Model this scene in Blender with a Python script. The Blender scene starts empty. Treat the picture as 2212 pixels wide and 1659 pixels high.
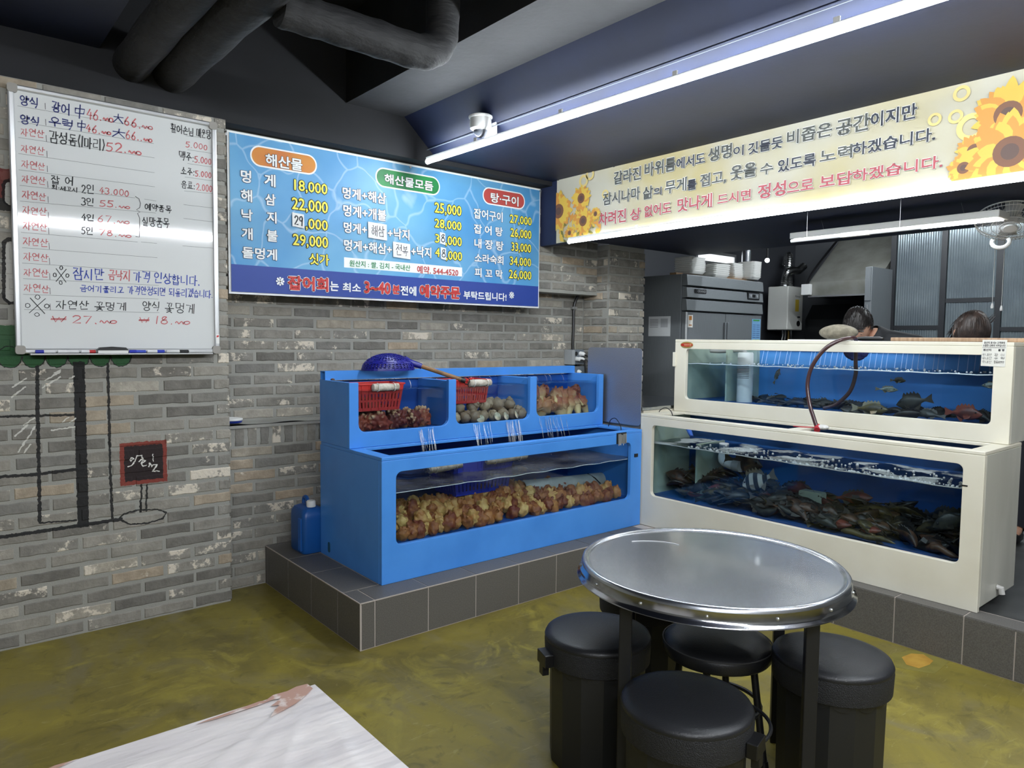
import bpy, bmesh, math, random
from mathutils import Vector, Matrix
from mathutils.geometry import tessellate_polygon

SC = bpy.context.scene
COL = SC.collection
RN = random.Random(11)
PI = math.pi
rad = math.radians

# ---------------------------------------------------------------- camera
FPX, IW, IH = 1545.3, 2212.0, 1659.0
CAM = Vector((0.0, 0.0, 1.48))
_yaw, _pit, _rol = rad(39.61), rad(-3.595), rad(0.608)
_f = Vector((math.sin(_yaw)*math.cos(_pit), math.cos(_yaw)*math.cos(_pit), math.sin(_pit)))
_r = Vector((math.cos(_yaw), -math.sin(_yaw), 0))
_u = _r.cross(_f)
CR = _r*math.cos(_rol) + _u*math.sin(_rol)
CU = -_r*math.sin(_rol) + _u*math.cos(_rol)
CF = _f
cd = bpy.data.cameras.new('camera'); cam = bpy.data.objects.new('camera', cd); COL.objects.link(cam)
cd.sensor_width = 36; cd.lens = 36*FPX/IW; cd.clip_start = 0.02
m3 = Matrix((CR, CU, -CF)).transposed()
cam.matrix_world = Matrix.Translation(CAM) @ m3.to_4x4()
SC.camera = cam

# ---------------------------------------------------------------- world, exposure
w = bpy.data.worlds.new('world'); SC.world = w; w.use_nodes = True
w.node_tree.nodes['Background'].inputs[0].default_value = (0.75, 0.85, 1.0, 1)
w.node_tree.nodes['Background'].inputs[1].default_value = 0.02
SC.view_settings.view_transform = 'Standard'; SC.view_settings.look = 'None'
SC.view_settings.gamma = 1; SC.view_settings.use_curve_mapping = False
SC.view_settings.exposure = 0.2
TUBE_POWER = 150.0
try:
    SC.cycles.max_bounces = 6; SC.cycles.diffuse_bounces = 4; SC.cycles.glossy_bounces = 3; SC.cycles.transparent_max_bounces = 12
    SC.cycles.caustics_reflective = False; SC.cycles.caustics_refractive = False
    SC.cycles.sample_clamp_indirect = 4
except Exception: pass

def ray(px, py): return CR*((px-IW/2)/FPX) - CU*((py-IH/2)/FPX) + CF
def at_y(px, py, Y): d = ray(px, py); return CAM + d*((Y-CAM.y)/d.y)
def at_x(px, py, X): d = ray(px, py); return CAM + d*((X-CAM.x)/d.x)
def at_z(px, py, Z): d = ray(px, py); return CAM + d*((Z-CAM.z)/d.z)

# ---------------------------------------------------------------- materials
def lin(v):
    v /= 255.0
    return v/12.92 if v <= 0.04045 else ((v+0.055)/1.055)**2.4
def C(r, g, b): return (lin(r), lin(g), lin(b), 1)
def nd(nt, t, **kw):
    n = nt.nodes.new(t)
    for k, v in kw.items(): setattr(n, k, v)
    return n
def mat(name, col, rough=.5, metal=0.0, col2=None, ns=6, nd_=4, lo=.4, hi=.62, bump=0, bs=60, bd=.01, coat=0, spec=None, rough2=None, rnd=None, aniso=None, emit=0, coord='Object', stretch=None):
    m = bpy.data.materials.new(name); m.use_nodes = True; nt = m.node_tree; L = nt.links.new
    p = nt.nodes['Principled BSDF']
    p.inputs['Base Color'].default_value = col; p.inputs['Roughness'].default_value = rough; p.inputs['Metallic'].default_value = metal
    if coat: p.inputs['Coat Weight'].default_value = coat; p.inputs['Coat Roughness'].default_value = .08
    if spec is not None: p.inputs['Specular IOR Level'].default_value = spec
    if emit: p.inputs['Emission Color'].default_value = col; p.inputs['Emission Strength'].default_value = emit
    src = None
    if col2 or bump or rough2 is not None:
        tc = nd(nt, 'ShaderNodeTexCoord'); src = tc.outputs[coord]
        if stretch:
            mp = nd(nt, 'ShaderNodeMapping'); mp.inputs['Scale'].default_value = stretch; L(src, mp.inputs['Vector']); src = mp.outputs[0]
    if col2 or rough2 is not None:
        n = nd(nt, 'ShaderNodeTexNoise'); n.inputs['Scale'].default_value = ns; n.inputs['Detail'].default_value = nd_; L(src, n.inputs['Vector'])
        mr = nd(nt, 'ShaderNodeMapRange'); mr.inputs[1].default_value = lo; mr.inputs[2].default_value = hi; L(n.outputs[0], mr.inputs[0])
        if col2:
            mx = nd(nt, 'ShaderNodeMix', data_type='RGBA'); mx.inputs[6].default_value = col; mx.inputs[7].default_value = col2
            L(mr.outputs[0], mx.inputs[0]); L(mx.outputs[2], p.inputs['Base Color'])
        if rough2 is not None:
            mr2 = nd(nt, 'ShaderNodeMapRange'); mr2.inputs[3].default_value = rough; mr2.inputs[4].default_value = rough2
            L(mr.outputs[0], mr2.inputs[0]); L(mr2.outputs[0], p.inputs['Roughness'])
    if bump:
        n = nd(nt, 'ShaderNodeTexNoise'); n.inputs['Scale'].default_value = bs; n.inputs['Detail'].default_value = 3; L(src, n.inputs['Vector'])
        b = nd(nt, 'ShaderNodeBump'); b.inputs['Strength'].default_value = bump; b.inputs['Distance'].default_value = bd
        L(n.outputs[0], b.inputs['Height']); L(b.outputs[0], p.inputs['Normal'])
    return m
def emis(name, col, s):
    m = bpy.data.materials.new(name); m.use_nodes = True; nt = m.node_tree
    nt.nodes.remove(nt.nodes['Principled BSDF']); e = nd(nt, 'ShaderNodeEmission')
    e.inputs[0].default_value = col; e.inputs[1].default_value = s
    nt.links.new(e.outputs[0], nt.nodes['Material Output'].inputs[0]); return m
def glassy(name, tint, refl=.08, rough=.02, fres=True, bump=0, bs=8, white=None):
    """thin sheet of glass or water: clear with a mirror-like skin"""
    m = bpy.data.materials.new(name); m.use_nodes = True; nt = m.node_tree; L = nt.links.new
    nt.nodes.remove(nt.nodes['Principled BSDF']); out = nt.nodes['Material Output']
    t = nd(nt, 'ShaderNodeBsdfTransparent'); t.inputs[0].default_value = tint
    g = nd(nt, 'ShaderNodeBsdfGlossy'); g.inputs['Roughness'].default_value = rough
    mx = nd(nt, 'ShaderNodeMixShader'); L(t.outputs[0], mx.inputs[1]); L(g.outputs[0], mx.inputs[2])
    if fres:
        f = nd(nt, 'ShaderNodeLayerWeight'); f.inputs[0].default_value = .35
        mr = nd(nt, 'ShaderNodeMapRange'); mr.inputs[3].default_value = refl; mr.inputs[4].default_value = .9
        pw = nd(nt, 'ShaderNodeMath', operation='POWER'); pw.inputs[1].default_value = 4.5
        L(f.outputs['Facing'], pw.inputs[0]); L(pw.outputs[0], mr.inputs[0]); L(mr.outputs[0], mx.inputs[0])
    else: mx.inputs[0].default_value = refl
    last = mx
    if bump or white:
        tc = nd(nt, 'ShaderNodeTexCoord')
    if bump:
        n = nd(nt, 'ShaderNodeTexNoise'); n.inputs['Scale'].default_value = bs; n.inputs['Detail'].default_value = 3; L(tc.outputs['Object'], n.inputs['Vector'])
        b = nd(nt, 'ShaderNodeBump'); b.inputs['Strength'].default_value = bump; b.inputs['Distance'].default_value = .03
        L(n.outputs[0], b.inputs['Height']); L(b.outputs[0], g.inputs['Normal'])
    if white:   # patches of foam or painted grey reflection: (scale, lo, hi, colour)
        n = nd(nt, 'ShaderNodeTexNoise'); n.inputs['Scale'].default_value = white[0]; n.inputs['Detail'].default_value = 6; L(tc.outputs['Object'], n.inputs['Vector'])
        mr = nd(nt, 'ShaderNodeMapRange'); mr.inputs[1].default_value = white[1]; mr.inputs[2].default_value = white[2]; L(n.outputs[0], mr.inputs[0])
        d = nd(nt, 'ShaderNodeBsdfDiffuse'); d.inputs[0].default_value = white[3]
        m2 = nd(nt, 'ShaderNodeMixShader'); L(mr.outputs[0], m2.inputs[0]); L(mx.outputs[0], m2.inputs[1]); L(d.outputs[0], m2.inputs[2]); last = m2
    L(last.outputs[0], out.inputs[0]); return m

# ---------------------------------------------------------------- mesh building
class MB:
    def __init__(s): s.v = []; s.f = []; s.m = []
    def add(s, vs, fs, m=0):
        o = len(s.v); s.v += [Vector(v) for v in vs]
        for f in fs: s.f.append([i+o for i in f]); s.m.append(m)
        return s
    def box(s, x0, x1, y0, y1, z0, z1, m=0):
        vs = [(x, y, z) for z in (z0, z1) for y in (y0, y1) for x in (x0, x1)]
        return s.add(vs, [(0,2,3,1), (4,5,7,6), (0,1,5,4), (2,6,7,3), (0,4,6,2), (1,3,7,5)], m)
    def prism(s, outer, holes, w0, w1, mp, m=0, sides=True, back=True):
        loops = [outer] + list(holes); flat = [p for l in loops for p in l]
        tri = tessellate_polygon([[Vector((p[0], p[1], 0)) for p in l] for l in loops]); n = len(flat)
        fr = [mp(p[0], p[1], w0) for p in flat]
        if not back: return s.add(fr, [tuple(t) for t in tri], m)
        bk = [mp(p[0], p[1], w1) for p in flat]
        fs = [tuple(t) for t in tri] + [tuple(i+n for i in reversed(t)) for t in tri]
        if sides:
            o = 0
            for l in loops:
                k = len(l)
                for i in range(k): j = (i+1) % k; fs.append((o+i, o+j, n+o+j, n+o+i))
                o += k
        return s.add(fr+bk, fs, m)
    def tube(s, path, r, n=8, m=0, cap=True):
        P = [Vector(p) for p in path]; k = len(P); vs = []; up = None
        for i in range(k):
            d = (P[min(i+1, k-1)] - P[max(i-1, 0)])
            d = d.normalized() if d.length > 1e-9 else Vector((0, 0, 1))
            if up is None:
                a = Vector((0, 0, 1)) if abs(d.z) < .9 else Vector((1, 0, 0)); up = (a - d*a.dot(d)).normalized()
            else:
                up = up - d*up.dot(d); up = up.normalized() if up.length > 1e-6 else d.orthogonal().normalized()
            sd = d.cross(up); rr = r(i/(k-1)) if callable(r) else (r[i] if isinstance(r, (list, tuple)) else r)
            for j in range(n):
                t = 2*PI*j/n; vs.append(P[i] + up*(math.cos(t)*rr) + sd*(math.sin(t)*rr))
        fs = [(i*n+j, i*n+(j+1) % n, (i+1)*n+(j+1) % n, (i+1)*n+j) for i in range(k-1) for j in range(n)]
        if cap: fs += [tuple(reversed(range(n))), tuple(range((k-1)*n, k*n))]
        return s.add(vs, fs, m)
    def cyl(s, p0, p1, r0, r1=None, n=16, m=0): return s.tube([p0, p1], [r0, r0 if r1 is None else r1], n, m)
    def lathe(s, prof, n=24, c=(0, 0, 0), m=0, capb=True, capt=True, sx=1, sy=1):
        vs = [(c[0]+r*math.cos(2*PI*j/n)*sx, c[1]+r*math.sin(2*PI*j/n)*sy, c[2]+z) for r, z in prof for j in range(n)]
        k = len(prof); fs = [(i*n+j, i*n+(j+1) % n, (i+1)*n+(j+1) % n, (i+1)*n+j) for i in range(k-1) for j in range(n)]
        if capb: fs.append(tuple(reversed(range(n))))
        if capt: fs.append(tuple(range((k-1)*n, k*n)))
        return s.add(vs, fs, m)
    def ball(s, c, r, nu=12, nv=8, m=0, fn=None, mtx=None):
        if not isinstance(r, (tuple, list)): r = (r, r, r)
        vs = []; c = Vector(c)
        for i in range(nv+1):
            ph = PI*i/nv
            for j in range(nu if 0 < i < nv else 1):
                t = 2*PI*j/nu; d = Vector((math.sin(ph)*math.cos(t), math.sin(ph)*math.sin(t), math.cos(ph)))
                k = fn(d) if fn else 1
                q = Vector((d.x*r[0], d.y*r[1], d.z*r[2]))*k
                if mtx: q = mtx @ q
                vs.append(c + q)
        def ix(i, j): return 0 if i == 0 else (1+(nv-1)*nu if i == nv else 1+(i-1)*nu + j % nu)
        fs = []
        for i in range(nv):
            for j in range(nu):
                a, b, c_, d = ix(i, j), ix(i+1, j), ix(i+1, j+1), ix(i, j+1)
                q = []
                for t in (a, b, c_, d):
                    if t not in q: q.append(t)
                fs.append(tuple(q))
        return s.add(vs, fs, m)
    def ribbon(s, pts, wd, mp, w=0.0, m=0):
        P = [Vector((p[0], p[1])) for p in pts]; k = len(P)
        if k < 2: return s
        vs = []
        for i in range(k):
            d = P[min(i+1, k-1)] - P[max(i-1, 0)]
            d = d.normalized() if d.length > 1e-9 else Vector((1, 0))
            n = Vector((-d.y, d.x))*wd/2
            e = (d*wd*.4 if i == k-1 else (-d*wd*.4 if i == 0 else Vector((0, 0))))
            for q in (P[i]+n+e, P[i]-n+e): vs.append(mp(q.x, q.y, w))
        return s.add(vs, [(2*i, 2*i+1, 2*i+3, 2*i+2) for i in range(k-1)], m)
    def grid(s, nx, ny, fn, m=0, thick=None):
        vs = [fn(i/nx, j/ny) for j in range(ny+1) for i in range(nx+1)]
        fs = [(j*(nx+1)+i, j*(nx+1)+i+1, (j+1)*(nx+1)+i+1, (j+1)*(nx+1)+i) for j in range(ny) for i in range(nx)]
        return s.add(vs, fs, m)
    def mesh(s, name, mats, off=(0, 0, 0), smooth=False, ang=40):
        me = bpy.data.meshes.new(name); o = Vector(off)
        me.from_pydata([tuple(v-o) for v in s.v], [], s.f)
        for mt in (mats if isinstance(mats, (list, tuple)) else [mats]): me.materials.append(mt)
        for p, i in zip(me.polygons, s.m): p.material_index = i
        bm = bmesh.new(); bm.from_mesh(me); bmesh.ops.recalc_face_normals(bm, faces=bm.faces); bm.to_mesh(me); bm.free()
        if smooth: me.shade_smooth(); me.set_sharp_from_angle(angle=rad(ang))
        me.update(); return me

def tag(o, label=None, cat=None, group=None, kind=None):
    if label: o['label'] = label
    if cat: o['category'] = cat
    if group: o['group'] = group
    if kind: o['kind'] = kind
    return o
def thing(name, label, cat, loc=(0, 0, 0), rz=0, group=None, kind=None):
    o = bpy.data.objects.new(name, None); COL.objects.link(o); o.location = loc; o.rotation_euler = (0, 0, rz)
    o.empty_display_size = .05
    return tag(o, label, cat, group, kind)
def root_loc(p):
    while p.parent: p = p.parent
    return Vector(p.location)
def part(mb, name, mats, parent, local=False, smooth=False, bevel=0, ang=40, label=None, kind=None):
    """a mesh child; vertices are given in the world unless local"""
    off = (0, 0, 0) if local else root_loc(parent)
    o = bpy.data.objects.new(name, mb.mesh(name, mats, off, smooth, ang)); COL.objects.link(o); o.parent = parent
    if parent.type == 'MESH' and parent.parent is None and not local: pass
    if bevel: bev(o, bevel)
    return tag(o, label, None, None, kind)
def solo(mb, name, mats, label, cat, loc=(0, 0, 0), group=None, kind=None, smooth=False, bevel=0, rot=(0, 0, 0), local=False, ang=40):
    """a thing that is one mesh with its origin at loc"""
    o = bpy.data.objects.new(name, mb.mesh(name, mats, (0, 0, 0) if local else loc, smooth, ang)); COL.objects.link(o)
    o.location = loc; o.rotation_euler = rot
    if bevel: bev(o, bevel)
    return tag(o, label, cat, group, kind)
def bev(o, wd, seg=2):
    b = o.modifiers.new('bevel', 'BEVEL'); b.width = wd; b.segments = seg; b.limit_method = 'ANGLE'; b.angle_limit = rad(50)
def struct(mb, name, mats, label=None, loc=(0, 0, 0), bevel=0, smooth=False):
    o = bpy.data.objects.new(name, mb.mesh(name, mats, loc, smooth)); COL.objects.link(o); o.location = loc
    if bevel: bev(o, bevel)
    return tag(o, label, None, None, 'structure')
def copy_tree(o, parent=None):
    c = o.copy(); COL.objects.link(c); c.parent = parent
    for ch in list(o.children): copy_tree(ch, c)
    return c
def FY(Y): return lambda u, v, w: (u, Y+w, v)      # sheet facing -Y, w goes into the wall
def FX(X): return lambda u, v, w: (X+w, -u, v)     # sheet facing -X, u = -y
def FZ(Z): return lambda u, v, w: (u, v, Z-w)      # sheet facing up
def rrect(x0, x1, y0, y1, r, n=5):
    P = []
    for cx, cy, a in ((x1-r, y0+r, -90), (x1-r, y1-r, 0), (x0+r, y1-r, 90), (x0+r, y0+r, 180)):
        for i in range(n+1):
            t = rad(a + 90*i/n); P.append((cx+r*math.cos(t), cy+r*math.sin(t)))
    return P
def rect(x0, x1, y0, y1): return [(x0, y0), (x1, y0), (x1, y1), (x0, y1)]
def spline(P, n=8):
    P = [Vector(p) for p in P]; out = []
    for i in range(len(P)-1):
        a, b, c, d = P[max(i-1, 0)], P[i], P[i+1], P[min(i+2, len(P)-1)]
        for k in range(n):
            t = k/n; out.append(.5*((2*b) + (c-a)*t + (2*a-5*b+4*c-d)*t*t + (3*b-a-3*c+d)*t**3))
    return out + [P[-1]]

# ---------------------------------------------------------------- lettering
_tc = bpy.data.curves.new('lettering_tmp', 'FONT'); _to = bpy.data.objects.new('lettering_tmp', _tc); 
_sc2 = bpy.data.scenes.new('lettering_tmp'); _sc2.collection.objects.link(_to); _vl = _sc2.view_layers[0]
def _eval():
    _vl.update(); return _to.evaluated_get(_vl.depsgraph)
_tc.resolution_u = 2
_gc = {}
def prep(bodies):
    """outline many words in one go: one word to a line, the lines told apart by their height"""
    bodies = list(dict.fromkeys(bodies)); _tc.space_line = 3
    def run(txt):
        _tc.body = txt; ev = _eval(); me = ev.to_mesh()
        vs = [(v.co.x, v.co.y) for v in me.vertices]; fs = [tuple(p.vertices) for p in me.polygons]; ev.to_mesh_clear(); return vs, fs
    def low(t): return min(y for x, y in run(t)[0])
    D = (low('가')-low('가\n가')); vs, fs = run('\n'.join(bodies)); row = [int((1.6-y)//D) for x, y in vs]
    sets = [([], [], {}) for _ in bodies]
    for i, (x, y) in enumerate(vs):
        S = sets[row[i]]; S[2][i] = len(S[0]); S[0].append((x, y+D*row[i]))
    for f in fs: S = sets[row[f[0]]]; S[1].append(tuple(S[2][i] for i in f))
    for b, S in zip(bodies, sets):
        xs = [p[0] for p in S[0]]; ys = [p[1] for p in S[0]]; cnt = {}
        key = [(round(x, 4), round(y, 4)) for x, y in S[0]]
        for f in S[1]:
            for i in range(len(f)):
                e = (f[i], f[(i+1) % len(f)]); k = frozenset((key[e[0]], key[e[1]])); cnt.setdefault(k, []).append(e)
        _gc[b] = (S[0], S[1], (min(xs), max(xs), min(ys), max(ys)), [v[0] for k, v in cnt.items() if len(v) == 1 and len(k) == 2])
    _tc.space_line = 1
def put_text(mb, body, u0, u1, v0, v1, mp, w, off=.02, m=0, bbo=None):
    """letters filling a box; off thickens every stroke, in units of the letter height"""
    if body not in _gc: prep([body])
    vs, fs, bb, ed = _gc[body]; g = bbo if bbo is not None else max(off, 0)
    sx = (u1-u0)/max(bb[1]-bb[0]+2*g, 1e-6); sy = (v1-v0)/max(bb[3]-bb[2]+2*g, 1e-6)
    P = [(u0 + (x-bb[0]+g)*sx, v0 + (y-bb[2]+g)*sy) for x, y in vs]
    mb.add([mp(x, y, w) for x, y in P], fs, m)
    if off > 0:
        t = off*(v1-v0)*1.0
        for a, b in ed:
            A, B = Vector(P[a]), Vector(P[b]); d = B-A
            if d.length < 1e-6: continue
            d.normalize(); n = Vector((-d.y, d.x))*t; e = d*t*.6
            mb.add([mp(q.x, q.y, w+2e-5) for q in (A-e*.3+n*.5-e*.7, A+n-e*.2, B+n+e*.2, B+e+n*.5, B+e-n*.5, B-n+e*.2, A-n-e*.2, A-e-n*.5)], [(0, 1, 2, 3, 4, 5, 6, 7)], m)

# handwriting: Hangul put together from pen strokes
def _circ(n=11): return [[(.5+.5*math.sin(2*PI*i/n), .5+.5*math.cos(2*PI*i/n)) for i in range(n+1)]]
JA = {'ㄱ': [[(0,1),(1,1),(.75,0)]], 'ㄴ': [[(0,1),(0,.05),(1,.1)]], 'ㄷ': [[(1,1),(0,1),(0,0),(1,.05)]],
 'ㄹ': [[(0,1),(1,1),(.95,.55),(0,.5),(0,0),(1,.05)]], 'ㅁ': [[(0,1),(.05,0),(1,0)],[(0,1),(1,1),(.95,0)]],
 'ㅂ': [[(0,1),(0,0),(1,0),(1,1)],[(0,.5),(1,.5)]], 'ㅅ': [[(.5,1),(.4,.5),(0,0)],[(.45,.6),(1,0)]], 'ㅇ': _circ(),
 'ㅈ': [[(0,1),(.9,1),(.5,.5),(0,0)],[(.55,.5),(1,0)]], 'ㅊ': [[(.45,1.15),(.6,1.0)],[(0,.85),(.9,.85),(.5,.45),(0,0)],[(.55,.45),(1,0)]],
 'ㅋ': [[(0,1),(1,1),(.75,0)],[(0,.5),(.9,.55)]], 'ㅌ': [[(1,1),(0,1),(0,0),(1,0)],[(0,.5),(.9,.5)]],
 'ㅍ': [[(0,1),(1,1)],[(0,0),(1,0)],[(.3,1),(.33,0)],[(.7,1),(.67,0)]], 'ㅎ': [[(.4,1.2),(.6,1.05)],[(0,.85),(1,.85)],[(.5+.35*math.sin(2*PI*i/9), .32+.32*math.cos(2*PI*i/9)) for i in range(10)]]}
for a, b in (('ㄲ','ㄱ'),('ㄸ','ㄷ'),('ㅃ','ㅂ'),('ㅆ','ㅅ'),('ㅉ','ㅈ')):
    JA[a] = [[(x*.45, y) for x, y in s] for s in JA[b]] + [[(x*.45+.55, y) for x, y in s] for s in JA[b]]
def _two(a, b): return [[(x*.45, y) for x, y in s] for s in JA[a]] + [[(x*.45+.55, y) for x, y in s] for s in JA[b]]
JA['ㄹㅁ'] = _two('ㄹ','ㅁ'); JA['ㅂㅅ'] = _two('ㅂ','ㅅ')
VV = {'ㅏ': [[(.4,1),(.4,0)],[(.4,.5),(.95,.5)]], 'ㅐ': [[(.25,.95),(.25,.1)],[(.8,1),(.8,0)],[(.25,.5),(.8,.5)]], 'ㅑ': [[(.4,1),(.4,0)],[(.4,.65),(.95,.65)],[(.4,.4),(.95,.4)]],
 'ㅒ': [[(.25,.95),(.25,.1)],[(.8,1),(.8,0)],[(.25,.6),(.8,.6)],[(.25,.4),(.8,.4)]], 'ㅓ': [[(.7,1),(.7,0)],[(.05,.5),(.7,.5)]],
 'ㅔ': [[(.5,.95),(.5,.05)],[(.9,1),(.9,0)],[(0,.5),(.5,.5)]], 'ㅕ': [[(.7,1),(.7,0)],[(.05,.65),(.7,.65)],[(.05,.38),(.7,.38)]],
 'ㅖ': [[(.5,.95),(.5,.05)],[(.9,1),(.9,0)],[(0,.65),(.5,.65)],[(0,.4),(.5,.4)]], 'ㅣ': [[(.6,1),(.6,0)]]}
HV = {'ㅗ': [[(.5,1),(.5,.1)],[(0,.1),(1,.15)]], 'ㅛ': [[(.33,1),(.33,.1)],[(.66,1),(.66,.1)],[(0,.1),(1,.1)]], 'ㅜ': [[(0,.9),(1,.95)],[(.5,.9),(.5,0)]],
 'ㅠ': [[(0,.9),(1,.9)],[(.33,.9),(.3,0)],[(.66,.9),(.68,0)]], 'ㅡ': [[(0,.5),(1,.55)]]}
CV = {'ㅘ': 'ㅗㅏ', 'ㅙ': 'ㅗㅐ', 'ㅚ': 'ㅗㅣ', 'ㅝ': 'ㅜㅓ', 'ㅞ': 'ㅜㅔ', 'ㅟ': 'ㅜㅣ', 'ㅢ': 'ㅡㅣ'}
CHO = 'ㄱㄲㄴㄷㄸㄹㅁㅂㅃㅅㅆㅇㅈㅉㅊㅋㅌㅍㅎ'; JUNG = 'ㅏㅐㅑㅒㅓㅔㅕㅖㅗㅘㅙㅚㅛㅜㅝㅞㅟㅠㅡㅢㅣ'
JONG = [''] + list('ㄱㄲ') + ['ㄱㅅ','ㄴ','ㄴㅈ','ㄴㅎ','ㄷ','ㄹ','ㄹㄱ','ㄹㅁ','ㄹㅂ','ㄹㅅ','ㄹㅌ','ㄹㅍ','ㄹㅎ','ㅁ','ㅂ','ㅂㅅ','ㅅ','ㅆ','ㅇ','ㅈ','ㅊ','ㅋ','ㅌ','ㅍ','ㅎ']
def _arc(cx, cy, rx, ry, a0, a1, n=10): return [(cx+rx*math.cos(rad(a0+(a1-a0)*i/n)), cy+ry*math.sin(rad(a0+(a1-a0)*i/n))) for i in range(n+1)]
DG = {'0': (.5, [_arc(.25,.5,.22,.48,90,450,14)]), '1': (.2, [[(.1,1),(.08,0)]]), '2': (.5, [_arc(.24,.72,.22,.28,160,-30,8)+[(.05,.02),(.5,.04)]]),
 '3': (.5, [_arc(.2,.75,.24,.25,140,-80,8)+_arc(.2,.26,.28,.26,80,-140,9)]), '4': (.5, [[(.3,1),(.02,.4),(.5,.4)],[(.38,.7),(.34,0)]]),
 '5': (.5, [[(.1,.95),(.06,.55)]+_arc(.2,.3,.26,.3,110,-130,9),[(.1,.95),(.46,1)]]), '6': (.5, [[(.36,1),(.1,.55)]+_arc(.24,.26,.2,.26,150,510,12)]),
 '7': (.5, [[(.02,.95),(.48,.98),(.2,0)]]), '8': (.5, [_arc(.25,.75,.18,.24,60,330,9)+_arc(.25,.26,.22,.26,70,-250,11)+[(.36,.92)]]), '9': (.5, [_arc(.25,.72,.2,.26,20,380,10)+[(.4,0)]]),
 '.': (.22, [[(.1,.06),(.12,.0)]]), ':': (.22, [[(.1,.6),(.11,.54)],[(.1,.15),(.11,.09)]]), '·': (.25, [[(.1,.5),(.14,.46)]]), '-': (.35, [[(.05,.5),(.3,.5)]]),
 '(': (.25, [[(.2,1.05),(.02,.5),(.2,-.05)]]), ')': (.25, [[(.05,1.05),(.22,.5),(.05,-.05)]]), '|': (.15, [[(.07,.8),(.07,0)]]), '~': (1.0, [[(i/14, .2+.18*math.sin(i*1.35)) for i in range(9)]+_arc(.8,.22,.2,.2,180,-200,10)]),
 '+': (.4, [[(.05,.5),(.35,.5)],[(.2,.75),(.2,.25)]]), '中': (.8, [[(.05,.7),(.05,.3),(.75,.35),(.78,.75),(.05,.7)],[(.42,1.05),(.4,-.1)]]), '大': (.85, [[(0,.65),(.85,.7)],[(.42,1.05),(.4,.6),(0,0)],[(.42,.6),(.85,0)]]),
 '₩': (.8, [[(0,.95),(.22,.05),(.4,.8),(.58,.05),(.8,.95)],[(-.05,.55),(.85,.6)],[(-.05,.4),(.85,.42)]]), '※': (.9, [[(.1,.9),(.8,.1)],[(.8,.9),(.1,.1)],_arc(.45,.98,.11,.12,0,360,8),_arc(.45,.02,.11,.12,0,360,8),_arc(0,.5,.11,.12,0,360,8),_arc(.9,.5,.11,.12,0,360,8)]), ' ': (.45, [])}
def hangul(ch):
    o = ord(ch)-0xAC00; a, b, c = CHO[o//588], JUNG[(o//28) % 21], JONG[o % 28]; out = []
    def put(st, x0, y0, x1, y1):
        for s in st: out.append([(x0+x*(x1-x0), y0+y*(y1-y0)) for x, y in s])
    if b in VV:
        if c: put(JA[a], .02, .52, .5, .98); put(VV[b], .55, .42, 1, 1.02); put(JA[c], .18, 0, .85, .36)
        else: put(JA[a], .02, .15, .5, .88); put(VV[b], .55, -.02, 1.02, 1.02)
    elif b in HV:
        if c: put(JA[a], .22, .68, .78, 1); put(HV[b], 0, .42, 1, .62); put(JA[c], .22, 0, .8, .33)
        else: put(JA[a], .22, .5, .78, 1); put(HV[b], 0, .08, 1, .45)
    else:
        h, v = CV[b]
        if c: put(JA[a], .05, .66, .5, 1); put(HV[h], 0, .42, .6, .62); put(VV[v], .62, .4, 1, 1); put(JA[c], .2, 0, .85, .34)
        else: put(JA[a], .05, .52, .5, .95); put(HV[h], 0, .2, .6, .48); put(VV[v], .62, 0, 1, 1)
    return out
def put_hand(mb, body, u0, u1, v0, v1, mp, w, pen=.004, m=0, jit=.05, slant=.06):
    st = []; x = 0
    for ch in body:
        if '가' <= ch <= '힣': s, a = hangul(ch), 1.0
        else: a, s = DG.get(ch, (.4, []))
        dy = RN.uniform(-jit, jit); sc = RN.uniform(.92, 1.06)
        for q in s: st.append([(x+px*sc+slant*py+RN.uniform(-.02, .02), py*sc+dy+RN.uniform(-.02, .02)) for px, py in q])
        x += a + .16
    x = max(x-.16, .1)
    for q in st: mb.ribbon([(u0+px*(u1-u0)/x, v0+py*(v1-v0)) for px, py in q], pen*RN.uniform(.85, 1.15), mp, w, m)
# ================================================================ materials
M = {}
M['navy'] = mat('flare_blue_ceiling', C(21, 31, 62), .6, col2=C(18, 26, 52), ns=3, bump=.05, bs=30)  # blue halo of the tubes is put into this ceiling colour
M['dark'] = mat('black_ceiling_paint', C(22, 23, 28), .8, col2=C(17, 18, 22), ns=2)
M['concrete'] = mat('dark_painted_concrete', C(44, 45, 48), .75, col2=C(36, 37, 40), ns=3, nd_=6, bump=.15, bs=25)
M['plainwall'] = mat('grey_painted_wall', C(120, 118, 114), .8, col2=C(104, 102, 98), ns=2)
M['duct'] = mat('dark_wrapped_duct', C(42, 42, 43), .75, col2=C(32, 32, 34), ns=4, bump=.5, bs=14, bd=.02, stretch=(1, 1, 3))
M['tube'] = emis('lit_led_tube', (0.88, 0.95, 1.0, 1), TUBE_POWER*.8)
M['tube_soft'] = emis('lit_led_strip', (0.90, 0.96, 1.0, 1), TUBE_POWER*.2)
M['tube_room'] = emis('lit_room_tube', (0.92, 0.96, 1.0, 1), TUBE_POWER*1.3)
M['white_plastic'] = mat('white_plastic', C(232, 232, 230), .4)
M['black_plastic'] = mat('black_plastic', C(20, 20, 22), .4)
M['alu'] = mat('aluminium', C(196, 197, 198), .35, .85)
M['steel'] = mat('stainless_steel', C(186, 188, 192), .3, 1.0, col2=C(160, 162, 168), ns=4, stretch=(1, 14, 1), rough2=.38)
M['grout'] = mat('light_grout', C(176, 166, 158), .8)
M['tile'] = mat('dark_grey_stone_tile', C(102, 99, 95), .5, col2=C(84, 81, 77), ns=220, nd_=2, lo=.35, hi=.65, bump=.08, bs=250)

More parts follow.
